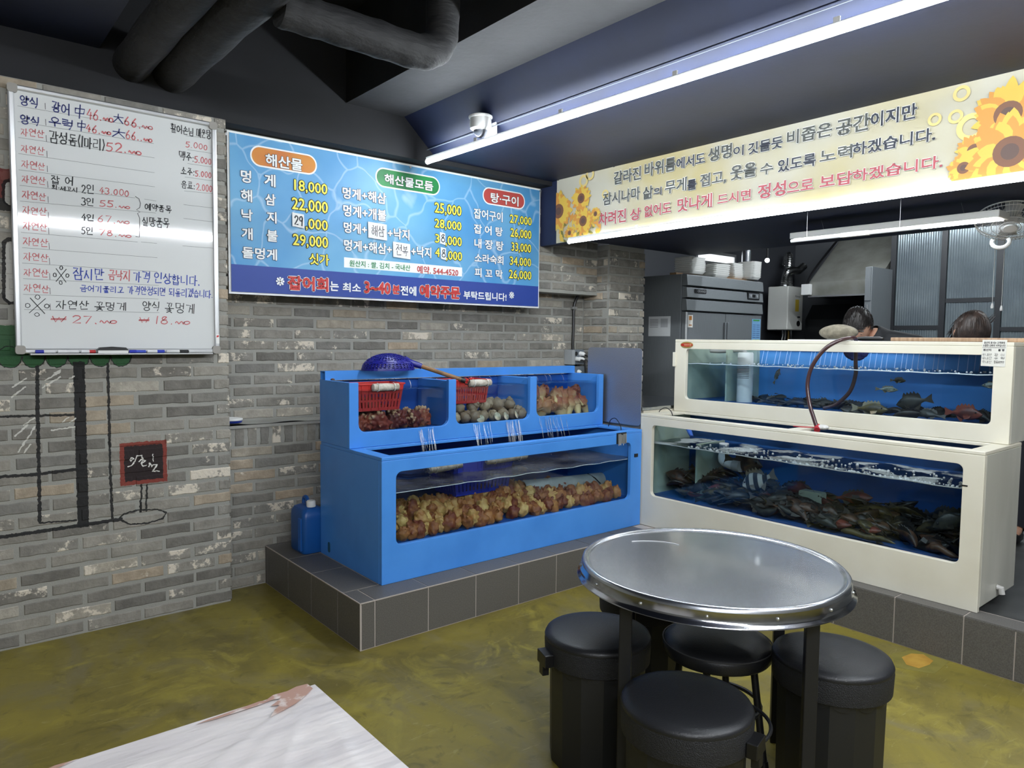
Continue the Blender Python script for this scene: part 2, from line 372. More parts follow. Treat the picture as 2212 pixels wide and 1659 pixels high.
def wall_paint(nt, P, base):
    """mural painted over the bricks of the left wall: every shape is a mask in wall coordinates (x, z)"""
    L = nt.links.new
    g = bpy.data.node_groups.get('paint_segment')
    if not g:
        g = bpy.data.node_groups.new('paint_segment', 'ShaderNodeTree')
        for nm, tp, io in (('P', 'NodeSocketVector', 'INPUT'), ('A', 'NodeSocketVector', 'INPUT'), ('BA', 'NodeSocketVector', 'INPUT'), ('invBB', 'NodeSocketFloat', 'INPUT'), ('W', 'NodeSocketFloat', 'INPUT'), ('prev', 'NodeSocketFloat', 'INPUT'), ('mask', 'NodeSocketFloat', 'OUTPUT'), ('Pout', 'NodeSocketVector', 'OUTPUT')):
            g.interface.new_socket(nm, in_out=io, socket_type=tp)
        gi = nd(g, 'NodeGroupInput'); go = nd(g, 'NodeGroupOutput'); l = g.links.new
        pa = nd(g, 'ShaderNodeVectorMath', operation='SUBTRACT'); l(gi.outputs[0], pa.inputs[0]); l(gi.outputs[1], pa.inputs[1])
        dt = nd(g, 'ShaderNodeVectorMath', operation='DOT_PRODUCT'); l(pa.outputs[0], dt.inputs[0]); l(gi.outputs[2], dt.inputs[1])
        mu = nd(g, 'ShaderNodeMath', operation='MULTIPLY', use_clamp=True); l(dt.outputs['Value'], mu.inputs[0]); l(gi.outputs[3], mu.inputs[1])
        sc = nd(g, 'ShaderNodeVectorMath', operation='SCALE'); l(gi.outputs[2], sc.inputs[0]); l(mu.outputs[0], sc.inputs['Scale'])
        sb = nd(g, 'ShaderNodeVectorMath', operation='SUBTRACT'); l(pa.outputs[0], sb.inputs[0]); l(sc.outputs[0], sb.inputs[1])
        ln = nd(g, 'ShaderNodeVectorMath', operation='LENGTH'); l(sb.outputs[0], ln.inputs[0])
        lt = nd(g, 'ShaderNodeMath', operation='LESS_THAN'); l(ln.outputs['Value'], lt.inputs[0]); l(gi.outputs[4], lt.inputs[1])
        mm = nd(g, 'ShaderNodeMath', operation='MAXIMUM'); l(lt.outputs[0], mm.inputs[0]); l(gi.outputs[5], mm.inputs[1]); l(mm.outputs[0], go.inputs[0])
        ch = nd(g, 'ShaderNodeVectorMath', operation='MULTIPLY_ADD'); l(mm.outputs[0], ch.inputs[0]); ch.inputs[1].default_value = (1e-9, 0, 0); l(gi.outputs[0], ch.inputs[2]); l(ch.outputs[0], go.inputs[1])
    st = {'P': P}      # the position is handed from mask to mask so that they are worked out one after another
    def seg(a, b, wd): return [(a, b, wd)]
    def segs(lst):
        prev = None
        for a, b, wd in lst:
            n = nd(nt, 'ShaderNodeGroup'); n.node_tree = g; L(st['P'], n.inputs[0])
            a = Vector((a[0], 0, a[1])); ba = Vector((b[0], 0, b[1]))-a
            n.inputs[1].default_value = a; n.inputs[2].default_value = ba; n.inputs[3].default_value = 1/max(ba.length_squared, 1e-9); n.inputs[4].default_value = wd
            if prev is not None: L(prev, n.inputs[5])
            prev = n.outputs[0]; st['P'] = n.outputs[1]
        return prev
    def box(x0, x1, z0, z1):
        s = nd(nt, 'ShaderNodeVectorMath', operation='SUBTRACT'); L(st['P'], s.inputs[0]); s.inputs[1].default_value = ((x0+x1)/2, 0, (z0+z1)/2)
        a = nd(nt, 'ShaderNodeVectorMath', operation='ABSOLUTE'); L(s.outputs[0], a.inputs[0])
        h = nd(nt, 'ShaderNodeVectorMath', operation='SUBTRACT'); L(a.outputs[0], h.inputs[0]); h.inputs[1].default_value = ((x1-x0)/2, 1, (z1-z0)/2)
        sp = nd(nt, 'ShaderNodeSeparateXYZ'); L(h.outputs[0], sp.inputs[0])
        mx = nd(nt, 'ShaderNodeMath', operation='MAXIMUM'); L(sp.outputs[0], mx.inputs[0]); L(sp.outputs[2], mx.inputs[1])
        lt = nd(nt, 'ShaderNodeMath', operation='LESS_THAN'); L(mx.outputs[0], lt.inputs[0]); lt.inputs[1].default_value = 0
        ch = nd(nt, 'ShaderNodeVectorMath', operation='MULTIPLY_ADD'); L(lt.outputs[0], ch.inputs[0]); ch.inputs[1].default_value = (1e-9, 0, 0); L(st['P'], ch.inputs[2]); st['P'] = ch.outputs[0]
        return lt.outputs[0]
    def mxo(lists): return segs([q for l in lists for q in l])
    def layer(base, mask, col, k=1.0):
        n = nd(nt, 'ShaderNodeMix', data_type='RGBA'); n.inputs[7].default_value = col
        mu = nd(nt, 'ShaderNodeMath', operation='MULTIPLY'); mu.inputs[1].default_value = k; L(mask, mu.inputs[0]); L(mu.outputs[0], n.inputs[0])
        L(base, n.inputs[6]); return n.outputs[2]
    def W(px, py): p = at_y(px, py, 4.012); return (p.x, p.z)
    def poly(pts, wd): return [(W(*pts[i]), W(*pts[i+1]), wd) for i in range(len(pts)-1)]
    blk = C(26, 26, 28)
    zt, zb = W(20, 703)[1], W(140, 768)[1]; xr = W(284, 770)[0]
    b = layer(base, box(-.6, xr, zb, zt), C(44, 84, 52), .94)
    sc = [W(x, 770)[0] for x in (21, 73, 124, 170, 216, 262)]; pt = (sc[-1]-sc[0])/5
    cs = [sc[0]+pt*(i-4) for i in range(10)]
    b = layer(b, mxo([seg((c, zb), (c, zb-.012), pt*.5) for c in cs]), blk, .95)
    b = layer(b, mxo([seg((c, zb), (c, zb-.012), pt*.455) for c in cs]), C(46, 88, 54), .95)
    b = layer(b, box(-.6, xr, zb-.004, zb+.02), C(42, 78, 50), .9)
    x0, x1 = W(163, 960)[0], W(188, 960)[0]
    b = layer(b, box(x0, x1, W(175, 1140)[1], zb-.03), blk, .97)
    thin = [poly([(81, 792), (81, 880), (84, 1000), (86, 1126)], .0075), poly([(233, 786), (236, 900), (238, 1000), (243, 1122)], .006), poly([(-60, 902), (163, 896)], .0055), poly([(-60, 1034), (80, 1025), (165, 1014)], .007),
            poly([(-60, 1166), (8, 1160), (130, 1142), (262, 1122)], .008), poly([(86, 1130), (165, 1124)], .004), poly([(306, 1047), (304, 1106)], .0045), poly([(318, 1047), (316, 1104)], .0045),
            poly([(258, 1122), (268, 1110), (300, 1102), (340, 1101), (360, 1108), (352, 1120), (320, 1130), (280, 1133), (258, 1122)], .004), poly([(8, 640), (20, 655)], .006)]
    b = layer(b, mxo(thin), blk, .95)
    xa, xb = W(259, 1000)[0], W(361, 1000)[0]; za, zc = W(310, 1045)[1], W(310, 954)[1]
    b = layer(b, box(xa, xb, za, zc), C(128, 52, 42), .95)
    b = layer(b, box(xa+.021, xb-.019, za+.019, zc-.019), C(28, 28, 30), .95)
    chalk = [poly([(284, 990), (281, 994), (284, 997), (289, 991), (284, 989)], .0025), poly([(297, 985), (292, 996), (284, 1006), (276, 1008)], .0028), poly([(297, 985), (307, 984), (309, 991), (301, 997)], .0028),
             poly([(306, 1001), (315, 996), (310, 994), (304, 1001), (309, 1008), (316, 1005)], .0024), poly([(322, 1008), (324, 1000), (328, 1008), (331, 1004), (340, 1004), (330, 1018), (344, 1018)], .0026), poly([(331, 982), (331, 996)], .002)]
    b = layer(b, mxo(chalk), C(226, 224, 218), .95)
    sl = [((118, 806), (131, 800)), ((98, 822), (130, 803)), ((92, 838), (131, 814)), ((28, 836), (56, 817)), ((26, 858), (54, 836)), ((150, 818), (160, 813)), ((52, 918), (75, 903)), ((33, 942), (60, 918)), ((40, 976), (76, 922)), ((135, 912), (148, 902)), ((152, 912), (164, 904)), ((52, 978), (66, 960)), ((110, 930), (162, 922))]
    b = layer(b, mxo([seg(W(*p), W(*q), .0035) for p, q in sl]), C(214, 212, 204), .8)
    # red door and arched windows at the far left
    xl = W(28, 400)[0]
    b = layer(b, box(-.6, xl, W(10, 428)[1], W(10, 364)[1]), C(110, 42, 40), .92)
    b = layer(b, box(-.6, xl, W(10, 455)[1], W(10, 428)[1]), blk, .9)
    b = layer(b, mxo([seg(W(24, 402), W(24, 430), .034), seg(W(25, 530), W(25, 640), .036)]), blk, .9)
    b = layer(b, mxo([seg(W(25, 405), W(25, 432), .024), seg(W(26, 533), W(26, 640), .024)]), C(206, 204, 198), .85)
    return b

def brick_mat(name, mortar=False, mural=False):
    m = bpy.data.materials.new(name); m.use_nodes = True; nt = m.node_tree; L = nt.links.new; p = nt.nodes['Principled BSDF']
    geo = nd(nt, 'ShaderNodeNewGeometry'); pos = geo.outputs['Position']
    n1 = nd(nt, 'ShaderNodeTexNoise'); n1.inputs['Scale'].default_value = 14; n1.inputs['Detail'].default_value = 6; n1.inputs['Roughness'].default_value = .65; L(pos, n1.inputs['Vector'])
    if mortar:
        mx = nd(nt, 'ShaderNodeMix', data_type='RGBA'); mx.inputs[6].default_value = C(160, 159, 152); mx.inputs[7].default_value = C(144, 143, 137); L(n1.outputs[0], mx.inputs[0]); col = mx.outputs[2]
    else:
        oi = nd(nt, 'ShaderNodeObjectInfo')
        cr = nd(nt, 'ShaderNodeValToRGB'); e = cr.color_ramp.elements; e[0].position = 0; e[0].color = C(112, 109, 103); e[1].position = 1; e[1].color = C(176, 158, 136)
        for q, c in ((.25, C(134, 130, 122)), (.5, C(152, 147, 138)), (.7, C(122, 120, 115)), (.86, C(170, 164, 152)), (.93, C(158, 148, 132))):
            x = cr.color_ramp.elements.new(q); x.color = c
        L(oi.outputs['Random'], cr.inputs[0])
        mr = nd(nt, 'ShaderNodeMapRange'); mr.inputs[1].default_value = .3; mr.inputs[2].default_value = .7; mr.inputs[3].default_value = .72; mr.inputs[4].default_value = 1.2; L(n1.outputs[0], mr.inputs[0])
        ml = nd(nt, 'ShaderNodeMix', data_type='RGBA', blend_type='MULTIPLY'); ml.inputs[0].default_value = 1; L(cr.outputs[0], ml.inputs[6])
        cc = nd(nt, 'ShaderNodeCombineColor'); [L(mr.outputs[0], cc.inputs[i]) for i in range(3)]; L(cc.outputs[0], ml.inputs[7])
        # lime bloom: pale patches on some bricks
        n2 = nd(nt, 'ShaderNodeTexNoise'); n2.inputs['Scale'].default_value = 9; n2.inputs['Detail'].default_value = 8; n2.inputs['Roughness'].default_value = .72
        ad = nd(nt, 'ShaderNodeVectorMath', operation='ADD'); L(pos, ad.inputs[0]); ad.inputs[1].default_value = (7.3, 2.1, 4.4); L(ad.outputs[0], n2.inputs['Vector'])
        r2 = nd(nt, 'ShaderNodeMath', operation='MULTIPLY'); r2.inputs[1].default_value = 7.77; L(oi.outputs['Random'], r2.inputs[0])
        fr = nd(nt, 'ShaderNodeMath', operation='FRACT'); L(r2.outputs[0], fr.inputs[0])
        th = nd(nt, 'ShaderNodeMapRange'); th.inputs[3].default_value = .68; th.inputs[4].default_value = .47; th.inputs[1].default_value = .35; th.inputs[2].default_value = 1.0; L(fr.outputs[0], th.inputs[0])
        su = nd(nt, 'ShaderNodeMath', operation='SUBTRACT'); L(n2.outputs[0], su.inputs[0]); L(th.outputs[0], su.inputs[1])
        mk = nd(nt, 'ShaderNodeMapRange'); mk.inputs[1].default_value = 0; mk.inputs[2].default_value = .05; L(su.outputs[0], mk.inputs[0])
        wl = nd(nt, 'ShaderNodeMix', data_type='RGBA'); wl.inputs[7].default_value = C(216, 206, 190); L(mk.outputs[0], wl.inputs[0]); L(ml.outputs[2], wl.inputs[6]); col = wl.outputs[2]
    if mural:
        nj = nd(nt, 'ShaderNodeTexNoise'); nj.inputs['Scale'].default_value = 60; nj.inputs['Detail'].default_value = 2; L(pos, nj.inputs['Vector'])
        js = nd(nt, 'ShaderNodeVectorMath', operation='SUBTRACT'); L(nj.outputs['Color'], js.inputs[0]); js.inputs[1].default_value = (.5, .5, .5)
        jm = nd(nt, 'ShaderNodeVectorMath', operation='MULTIPLY'); L(js.outputs[0], jm.inputs[0]); jm.inputs[1].default_value = (.014, 0, .014)
        ps = nd(nt, 'ShaderNodeVectorMath', operation='MULTIPLY_ADD'); L(pos, ps.inputs[0]); ps.inputs[1].default_value = (1, 0, 1); L(jm.outputs[0], ps.inputs[2])
        col = wall_paint(nt, ps.outputs[0], col)
    L(col, p.inputs['Base Color']); p.inputs['Roughness'].default_value = .88
    n3 = nd(nt, 'ShaderNodeTexNoise'); n3.inputs['Scale'].default_value = 70 if not mortar else 160; n3.inputs['Detail'].default_value = 5; L(pos, n3.inputs['Vector'])
    b = nd(nt, 'ShaderNodeBump'); b.inputs['Strength'].default_value = .55 if not mortar else .3; b.inputs['Distance'].default_value = .006; L(n3.outputs[0], b.inputs['Height']); L(b.outputs[0], p.inputs['Normal'])
    return m
M['brick'] = brick_mat('antique_grey_brick'); M['mortar'] = brick_mat('grey_mortar', mortar=True)
M['brick_mural'] = brick_mat('painted_antique_brick', mural=True); M['mortar_mural'] = brick_mat('painted_mortar', mortar=True, mural=True)

def floor_mat():
    m = bpy.data.materials.new('olive_epoxy_floor'); m.use_nodes = True; nt = m.node_tree; L = nt.links.new; p = nt.nodes['Principled BSDF']
    geo = nd(nt, 'ShaderNodeNewGeometry'); pos = geo.outputs['Position']
    def noise(s, d, r=.55, dist=0, off=(0, 0, 0), st=(1, 1, 1)):
        mp = nd(nt, 'ShaderNodeMapping'); mp.inputs['Location'].default_value = off; mp.inputs['Scale'].default_value = st; L(pos, mp.inputs[0])
        n = nd(nt, 'ShaderNodeTexNoise'); n.inputs['Scale'].default_value = s; n.inputs['Detail'].default_value = d; n.inputs['Roughness'].default_value = r; n.inputs['Distortion'].default_value = dist; L(mp.outputs[0], n.inputs[0]); return n.outputs[0]
    def mr(x, a, b, c=0, d=1): n = nd(nt, 'ShaderNodeMapRange'); n.inputs[1].default_value = a; n.inputs[2].default_value = b; n.inputs[3].default_value = c; n.inputs[4].default_value = d; L(x, n.inputs[0]); return n.outputs[0]
    def mix(f, a, b, k=1):
        n = nd(nt, 'ShaderNodeMix', data_type='RGBA'); L(f, n.inputs[0])
        for i, q in ((6, a), (7, b)):
            if isinstance(q, tuple): n.inputs[i].default_value = q
            else: L(q, n.inputs[i])
        return n.outputs[2]
    c = mix(mr(noise(1.3, 6, .6, 1.2), .36, .64), C(104, 94, 46), C(136, 123, 50))
    c = mix(mr(noise(2.2, 7, .62, 2.0, (5, 1, 0), (1, .5, 1)), .50, .68, 0, .85), c, C(120, 111, 76))
    c = mix(mr(noise(3.5, 8, .65, 1.5, (2, 9, 0)), .54, .70, 0, .7), c, C(156, 143, 60))
    c = mix(mr(noise(5, 6, .6, 3, (8, 3, 0)), .57, .70, 0, .5), c, C(76, 68, 34))
    c = mix(mr(noise(9, 9, .7, 4, (1, 7, 0), (.35, 1.6, 1)), .60, .68, 0, .4), c, C(172, 162, 112))
    L(c, p.inputs['Base Color'])
    L(mr(noise(4, 6, .6, 1, (3, 3, 3)), .35, .7, .3, .48), p.inputs['Roughness'])
    p.inputs['Specular IOR Level'].default_value = .4
    b = nd(nt, 'ShaderNodeBump'); b.inputs['Strength'].default_value = .12; b.inputs['Distance'].default_value = .01; L(noise(6, 5), b.inputs['Height']); L(b.outputs[0], p.inputs['Normal'])
    return m
M['floor'] = floor_mat()

# ================================================================ the setting
XM, XK = -3.2, 8.6          # left end of the dining room, far end of the kitchen
YF = -3.2
floor = struct(MB().box(XM, 4.3, YF, 4.6, -.1, 0), 'floor', M['floor'], 'mottled olive green epoxy floor')
part(MB().prism([(a.x, a.y) for a in [at_z(*q, .0) for q in ((1925,1412),(1990,1402),(2050,1430),(2018,1456),(1935,1442))]], [], -.0006, 0, FZ(0)), 'floor_patch', mat('taped_floor_patch', C(128, 118, 56), .5, col2=C(112, 104, 46), ns=12), floor)
part(MB().prism([(a.x, a.y) for a in [at_z(*q, .0) for q in ((1948,1420),(1968,1412),(1995,1414),(2016,1428),(2008,1436),(1985,1444),(1958,1436))]], [], -.0012, 0, FZ(0)), 'floor_patch', mat('worn_orange_floor_patch', C(186, 146, 62), .5, col2=C(170, 128, 50), ns=14), floor)
kf = struct(MB().box(3.7, XK, -1.0, 5.2, -.1, .205), 'floor_kitchen', mat('dark_kitchen_tile', C(70, 71, 70), .45, col2=C(58, 59, 58), ns=9), 'dark grey kitchen floor behind the white tank')

# --- brick pieces
def brick_variant(i):
    q = random.Random(100+i); mb = MB(); l, h, d = .242, .0545, .05; nx = 6
    top = [q.uniform(-.003, .0015) for _ in range(nx+1)]; bot = [q.uniform(-.0015, .003) for _ in range(nx+1)]
    vs = []
    for (yy, ins) in ((-.004, .005), (0.001, .0)):        # front face inset, then the outline
        for k in range(nx+1):
            x = -l/2 + l*k/nx; x = max(-l/2+ins, min(l/2-ins, x)) + (q.uniform(-.002, .002) if 0 < k < nx else 0)
            vs.append((x, yy+q.uniform(-.0012, .0012)*(yy < 0), -h/2+bot[k]+ins)); vs.append((x, yy+q.uniform(-.0012, .0012)*(yy < 0), h/2+top[k]-ins))
    o = 2*(nx+1)
    for k in range(nx+1):
        x = -l/2+l*k/nx; vs.append((x, d, -h/2+bot[k])); vs.append((x, d, h/2+top[k]))
    fs = []
    for k in range(nx): fs.append((2*k, 2*k+2, 2*k+3, 2*k+1))
    for a in (0, o):
        b = a+o
        for k in range(nx): fs += [(a+2*k, b+2*k, b+2*k+2, a+2*k+2), (a+2*k+1, a+2*k+3, b+2*k+3, b+2*k+1)]
        fs += [(a, a+1, b+1, b), (a+2*nx, b+2*nx, b+2*nx+1, a+2*nx+1)]
    mb.add(vs, fs); return mb
BV = {k: [brick_variant(i).mesh('brick', M[k]) for i in range(8)] for k in ('brick', 'brick_mural')}
PU, PV = .2585, .0697
def lay(parent, key, u0, u1, z0, rows, mp, rz, ph=0, skip=None, pitch=PU):
    q = random.Random(int(u0*1000)+rows)
    for r in range(rows):
        z = z0 + PV*(r+.5); s = u0 - pitch*((.5 if r % 2 else 0)+ph) + q.uniform(-.012, .012)
        u = s
        while u < u1:
            a, b = max(u, u0), min(u+pitch-.016, u1); u += pitch + q.uniform(-.005, .005)
            if b-a < .035 or (skip and skip((a+b)/2, z)): continue
            o = bpy.data.objects.new('brick', q.choice(BV[key])); COL.objects.link(o); o.parent = parent
            o.location = mp((a+b)/2, z+q.uniform(-.0015, .0015), 0); o.rotation_euler = (0, q.uniform(-.004, .004), rz); o.scale = ((b-a)/.242, 1, q.uniform(.96, 1.04))
def soldier(parent, key, u0, u1, z0, h, mp, pitch=.0735):
    q = random.Random(5); u = u0
    while u < u1-.03:
        o = bpy.data.objects.new('brick', q.choice(BV[key])); COL.objects.link(o); o.parent = parent
        o.location = mp(u+pitch/2, z0+h/2, 0); o.rotation_euler = (0, PI/2, 0); o.scale = (h/.242, 1, 1.0); u += pitch

Y0, YR, YB, YP = 4.018, 4.35, 4.19, 4.06     # left wall, recess, band and dado, pier
wl = struct(MB().box(XM, 1.297, Y0, 4.45, 0, 2.64), 'wall_left', M['mortar_mural'], 'grey brick wall with a painted mural behind the whiteboard')
lay(wl, 'brick_mural', -.35, 1.305, .0, 38, FY(Y0), 0, .37)
wb = MB().box(1.297, 4.4, YR, 4.6, 0, 2.64); wb.box(1.297, 4.38, YB, YR, 0, .962)
wback = struct(wb, 'wall_back', M['mortar'], 'grey brick wall behind the blue tanks')
lay(wback, 'brick', 1.302, 4.375, .972, 13, FY(YR), 0, .47)
lay(wback, 'brick', 1.302, 2.3, .0, 12, FY(YB), 0, .2)
soldier(wback, 'brick', 1.305, 2.3, .842, .118, FY(YB))
sill = MB().grid(60, 3, lambda a, b: (1.3+3.07*a, YB-.012+.17*b, .968+.006*math.sin(a*60)*(.5-.5*b)+RN.uniform(-.003, .003)))
sill.box(1.3, 4.37, YB-.01, YR, .945, .962)
part(sill, 'sill', M['mortar'], wback)
wu = struct(MB().box(1.297, 4.379, YB, YR, 1.862, 2.64).box(1.297, 4.379, YB-.008, YR, 1.85, 1.864), 'wall_upper', M['mortar'], 'brick band of the upper wall that carries the menu banner')
lay(wu, 'brick', 1.302, 4.376, 1.868, 11, FY(YB), 0, .1)
wp = struct(MB().box(4.382, 4.82, YP+.003, 4.6, 0, 2.262), 'wall_pier', M['mortar'], 'brick pier at the end of the back wall')
lay(wp, 'brick', 4.392, 4.83, .0, 32, FY(YP), 0, .55)
lay(wp, 'brick', -4.34, -4.075, .972, 18, FX(4.379), -PI/2, .15)
# plain walls that close the room
struct(MB().box(XM-.1, XM, YF, 4.4, 0, 3.4), 'wall_side', M['plainwall'], 'plain wall at the side of the dining room')
struct(MB().box(XM, XK, YF-.1, YF, 0, 3.4), 'wall_front', M['plainwall'], 'plain wall at the near end of the dining room')
struct(MB().box(XM, 4.4, 4.06, 4.46, 2.641, 3.4).box(1.32, 4.4, 4.36, 4.66, 2.641, 3.4), 'wall_dark', M['dark'], 'dark painted wall above the brickwork')
# --- ceilings
struct(MB().box(XM, 4.0, YF, 4.7, 3.4, 3.5), 'ceiling', M['dark'], 'dark open ceiling slab')
struct(MB().box(XM, .72, YF, 4.06, 2.875, 3.4), 'ceiling_soffit', M['navy'], 'dark dropped ceiling above the whiteboard')
bm_ = MB().box(2.035, 2.44, YF, 4.36, 2.895, 3.4); struct(bm_, 'trim_beam', M['concrete'], 'dark grey concrete ceiling beam')
sl = MB().prism([(2.44, 2.895), (2.44, 3.4), (4.0, 3.4), (3.735, 2.672), (2.685, 2.672)], [], YF, 4.36, lambda u, v, w: (u, w, v))
sof = struct(sl, 'ceiling_bulkhead', M['navy'], 'dark sloping bulkhead tinted blue for the glow of the ceiling tube')
part(MB().tube([(2.632, -2.5, 2.7), (2.612, 4.12, 2.716)], .0025, 6), 'wire', mat('grey_wire', C(120, 126, 138), .5), sof)
struct(MB().box(3.74, 5.5, -1.0, 4.055, 2.262, 2.40).box(3.735, 3.80, -1.0, 4.355, 2.2, 2.68), 'ceiling_kitchen', M['navy'], 'low dark kitchen ceiling tinted blue for tube glow, behind the long banner')
struct(MB().box(4.0, XK, -1.1, 5.3, 3.1, 3.2), 'ceiling_back', M['dark'], 'dark high ceiling at the back of the kitchen')
struct(MB().box(4.83, XK, 4.78, 4.9, .2, 3.1), 'wall_kitchen', mat('dark_kitchen_wall', C(58, 60, 66), .6), 'dark grey kitchen wall behind the water heater')
struct(MB().box(XK, XK+.1, -1.1, 4.9, .2, 3.1), 'wall_far', mat('far_kitchen_wall', C(84, 86, 90), .6), 'grey wall at the far end of the kitchen')
struct(MB().box(4.0, XK, -1.2, -1.1, 0, 3.1), 'wall_end', M['plainwall'], 'plain wall closing the kitchen aisle')
# --- tiled kerb
kb = struct(MB().box(1.5585, 3.69, 2.9845, 4.19, 0, .2295).box(3.6635, 3.80, -1.0, 3.0, 0, .2295).box(3.69, 3.80, 2.9, 3.2, 0, .2295), 'trim_kerb', M['grout'], 'raised kerb of dark grey tiles under the tanks')
def tile(x0, x1, y0, y1, z0, z1):
    g = .0012; x0, x1 = (x0+g, x1-g) if x1-x0 > .05 else (x0, x1); y0, y1 = (y0+g, y1-g) if y1-y0 > .05 else (y0, y1)
    part(MB().box(x0, x1, y0, y1, z0, z1), 'tile', M['tile'], kb, bevel=.0015)
for a, b in zip([1.563, 1.635, 1.937, 2.236, 2.533, 2.82, 3.118, 3.416], [1.635, 1.937, 2.236, 2.533, 2.82, 3.118, 3.416, 3.66]):
    tile(a+.0015, b-.0015, 2.982, 2.994, .004, .228)
for a, b in zip([2.985, 3.22, 3.53, 3.839, 4.151], [3.22, 3.53, 3.839, 4.151, 4.185]): tile(1.556, 1.568, a+.0015, b-.0015, .004, .228)
for a, b in zip([-.9, -.64, -.34, -.04, .26, .56, .85, .944, 1.147, 1.45, 1.75, 2.05, 2.35, 2.65], [-.64, -.34, -.04, .26, .56, .85, .944, 1.147, 1.45, 1.75, 2.05, 2.35, 2.65, 2.98]): tile(3.661, 3.673, a+.0015, b-.0015, .004, .228)
for a, b in zip([1.635, 1.937, 2.236, 2.533, 2.82, 3.118, 3.416], [1.937, 2.236, 2.533, 2.82, 3.118, 3.416, 3.66]): tile(a+.0015, b-.0015, 2.983, 3.16, .221, .232)
tile(1.557, 1.633, 2.983, 3.16, .221, .232)
for b in ((1.5555, 3.66, 2.9805, 2.9855), ): part(MB().box(b[0], b[1], b[2], b[3], .2265, .2315), 'edge_trim', M['grout'], kb)
part(MB().box(1.5545, 1.5595, 2.981, 4.185, .2265, .2315), 'edge_trim', M['grout'], kb); part(MB().box(1.5545, 1.5595, 2.9805, 2.9855, .002, .2265), 'edge_trim', M['grout'], kb)
for a, b in zip([3.163, 3.53, 3.839, 4.151], [3.53, 3.839, 4.151, 4.185]): tile(1.557, 1.752, a+.0015, b-.0015, .221, .232)
for a, b in zip([-.9, -.64, -.34, -.04, .26, .56, .85, 1.147, 1.45, 1.75, 2.05, 2.35, 2.65], [-.64, -.34, -.04, .26, .56, .85, 1.147, 1.45, 1.75, 2.05, 2.35, 2.65, 2.98]): tile(3.662, 3.79, a+.0015, b-.0015, .221, .232)

# ================================================================ lights of the place and added unseen tubes
def tube_light(name, label, p0, p1, n_clip=3, r=.0145, group=None, m='tube'):
    p0, p1 = Vector(p0), Vector(p1); t = thing(name, label, 'light', tuple(p0), group=group)
    d = (p1-p0).normalized(); part(MB().tube([p0, p1], r, 8), 'lit_tube', M[m], t)
    up = Vector((0, 0, 1)); k = (p1-p0).length
    part(MB().tube([p0+up*.02-d*.002, p1+up*.02+d*.002], .0125, 6), 'batten', M['white_plastic'], t)
    for e, s in ((p0, -1), (p1, 1)): part(MB().tube([e+d*s*.0, e+d*s*.008], .0165, 8), 'end_cap', M['white_plastic'], t)
    for i in range(n_clip):
        c = p0 + d*k*(i+.7)/(n_clip+.4); part(MB().box(c.x-.004, c.x+.004, c.y-.012, c.y+.012, c.z, c.z+.05), 'clip', M['white_plastic'], t)
    return t
tube_light('tube_light', 'long bright ceiling tube running past the security camera', (2.527, 3.92, 2.60), (2.622, -.6, 2.60), 6)
tube_light('tube_light', 'bright tube along the bottom edge of the sunflower banner', (3.69, 3.82, 2.195), (3.69, -.2, 2.195), 4, r=.012, m='tube_soft')
tube_light('tube_light', 'added unseen ceiling tube over the near dining room, outside the whiteboard mirror', (-1.6, -.80, 2.635), (3.4, -.80, 2.635), 3, group='near dining room tubes', m='tube_room')
tube_light('tube_light', 'added unseen ceiling tube over the near dining room, outside the whiteboard mirror', (-2.9, -2.2, 2.80), (.2, -2.2, 2.80), 3, group='near dining room tubes', m='tube_room')  # extra unseen tube added for room light, placed clear of the board's reflection
tube_light('tube_light', 'added unseen ceiling tube brightening the back of the kitchen', (6.7, 3.6, 2.95), (6.7, .6, 2.95), 3)  # unseen tube added because the kitchen was too dark
tube_light('tube_light', 'added unseen ceiling tube brightening the kitchen aisle behind the low ceiling', (5.75, 3.6, 2.95), (5.75, .6, 2.95), 3)  # another hidden tube added to brighten the kitchen
# --- ducts
def duct(name, label, path, r, n=20):
    P = spline(path, 6); q = random.Random(3); solo(MB().tube(P, [r*(1+.03*math.sin(i*1.7)+q.uniform(-.02, .02)) for i in range(len(P))], n), name, M['duct'], label, 'duct', tuple(P[0]), smooth=True, ang=80)
duct('air_duct', 'dark wrapped duct nearest the whiteboard, entering the dark wall', [(.86, 4.06, 2.83), (.86, 3.4, 2.83), (.87, 2.4, 2.83), (.88, 1.2, 2.83), (.88, -.5, 2.83)], .085)
duct('air_duct', 'dark wrapped trunk duct beside the corner of the brick wall', [(1.05, 4.06, 2.835), (1.05, 3.2, 2.83), (1.06, 2.4, 2.82), (1.06, 1.2, 2.82), (1.06, -.5, 2.82)], .10)
duct('air_duct', 'dark branch duct that turns up beside the concrete beam', [(1.12, 2.8, 2.76), (1.3, 2.8, 2.758), (1.55, 2.8, 2.755), (1.76, 2.8, 2.755), (1.86, 2.8, 2.81), (1.885, 2.8, 2.95), (1.885, 2.8, 3.4)], .075)
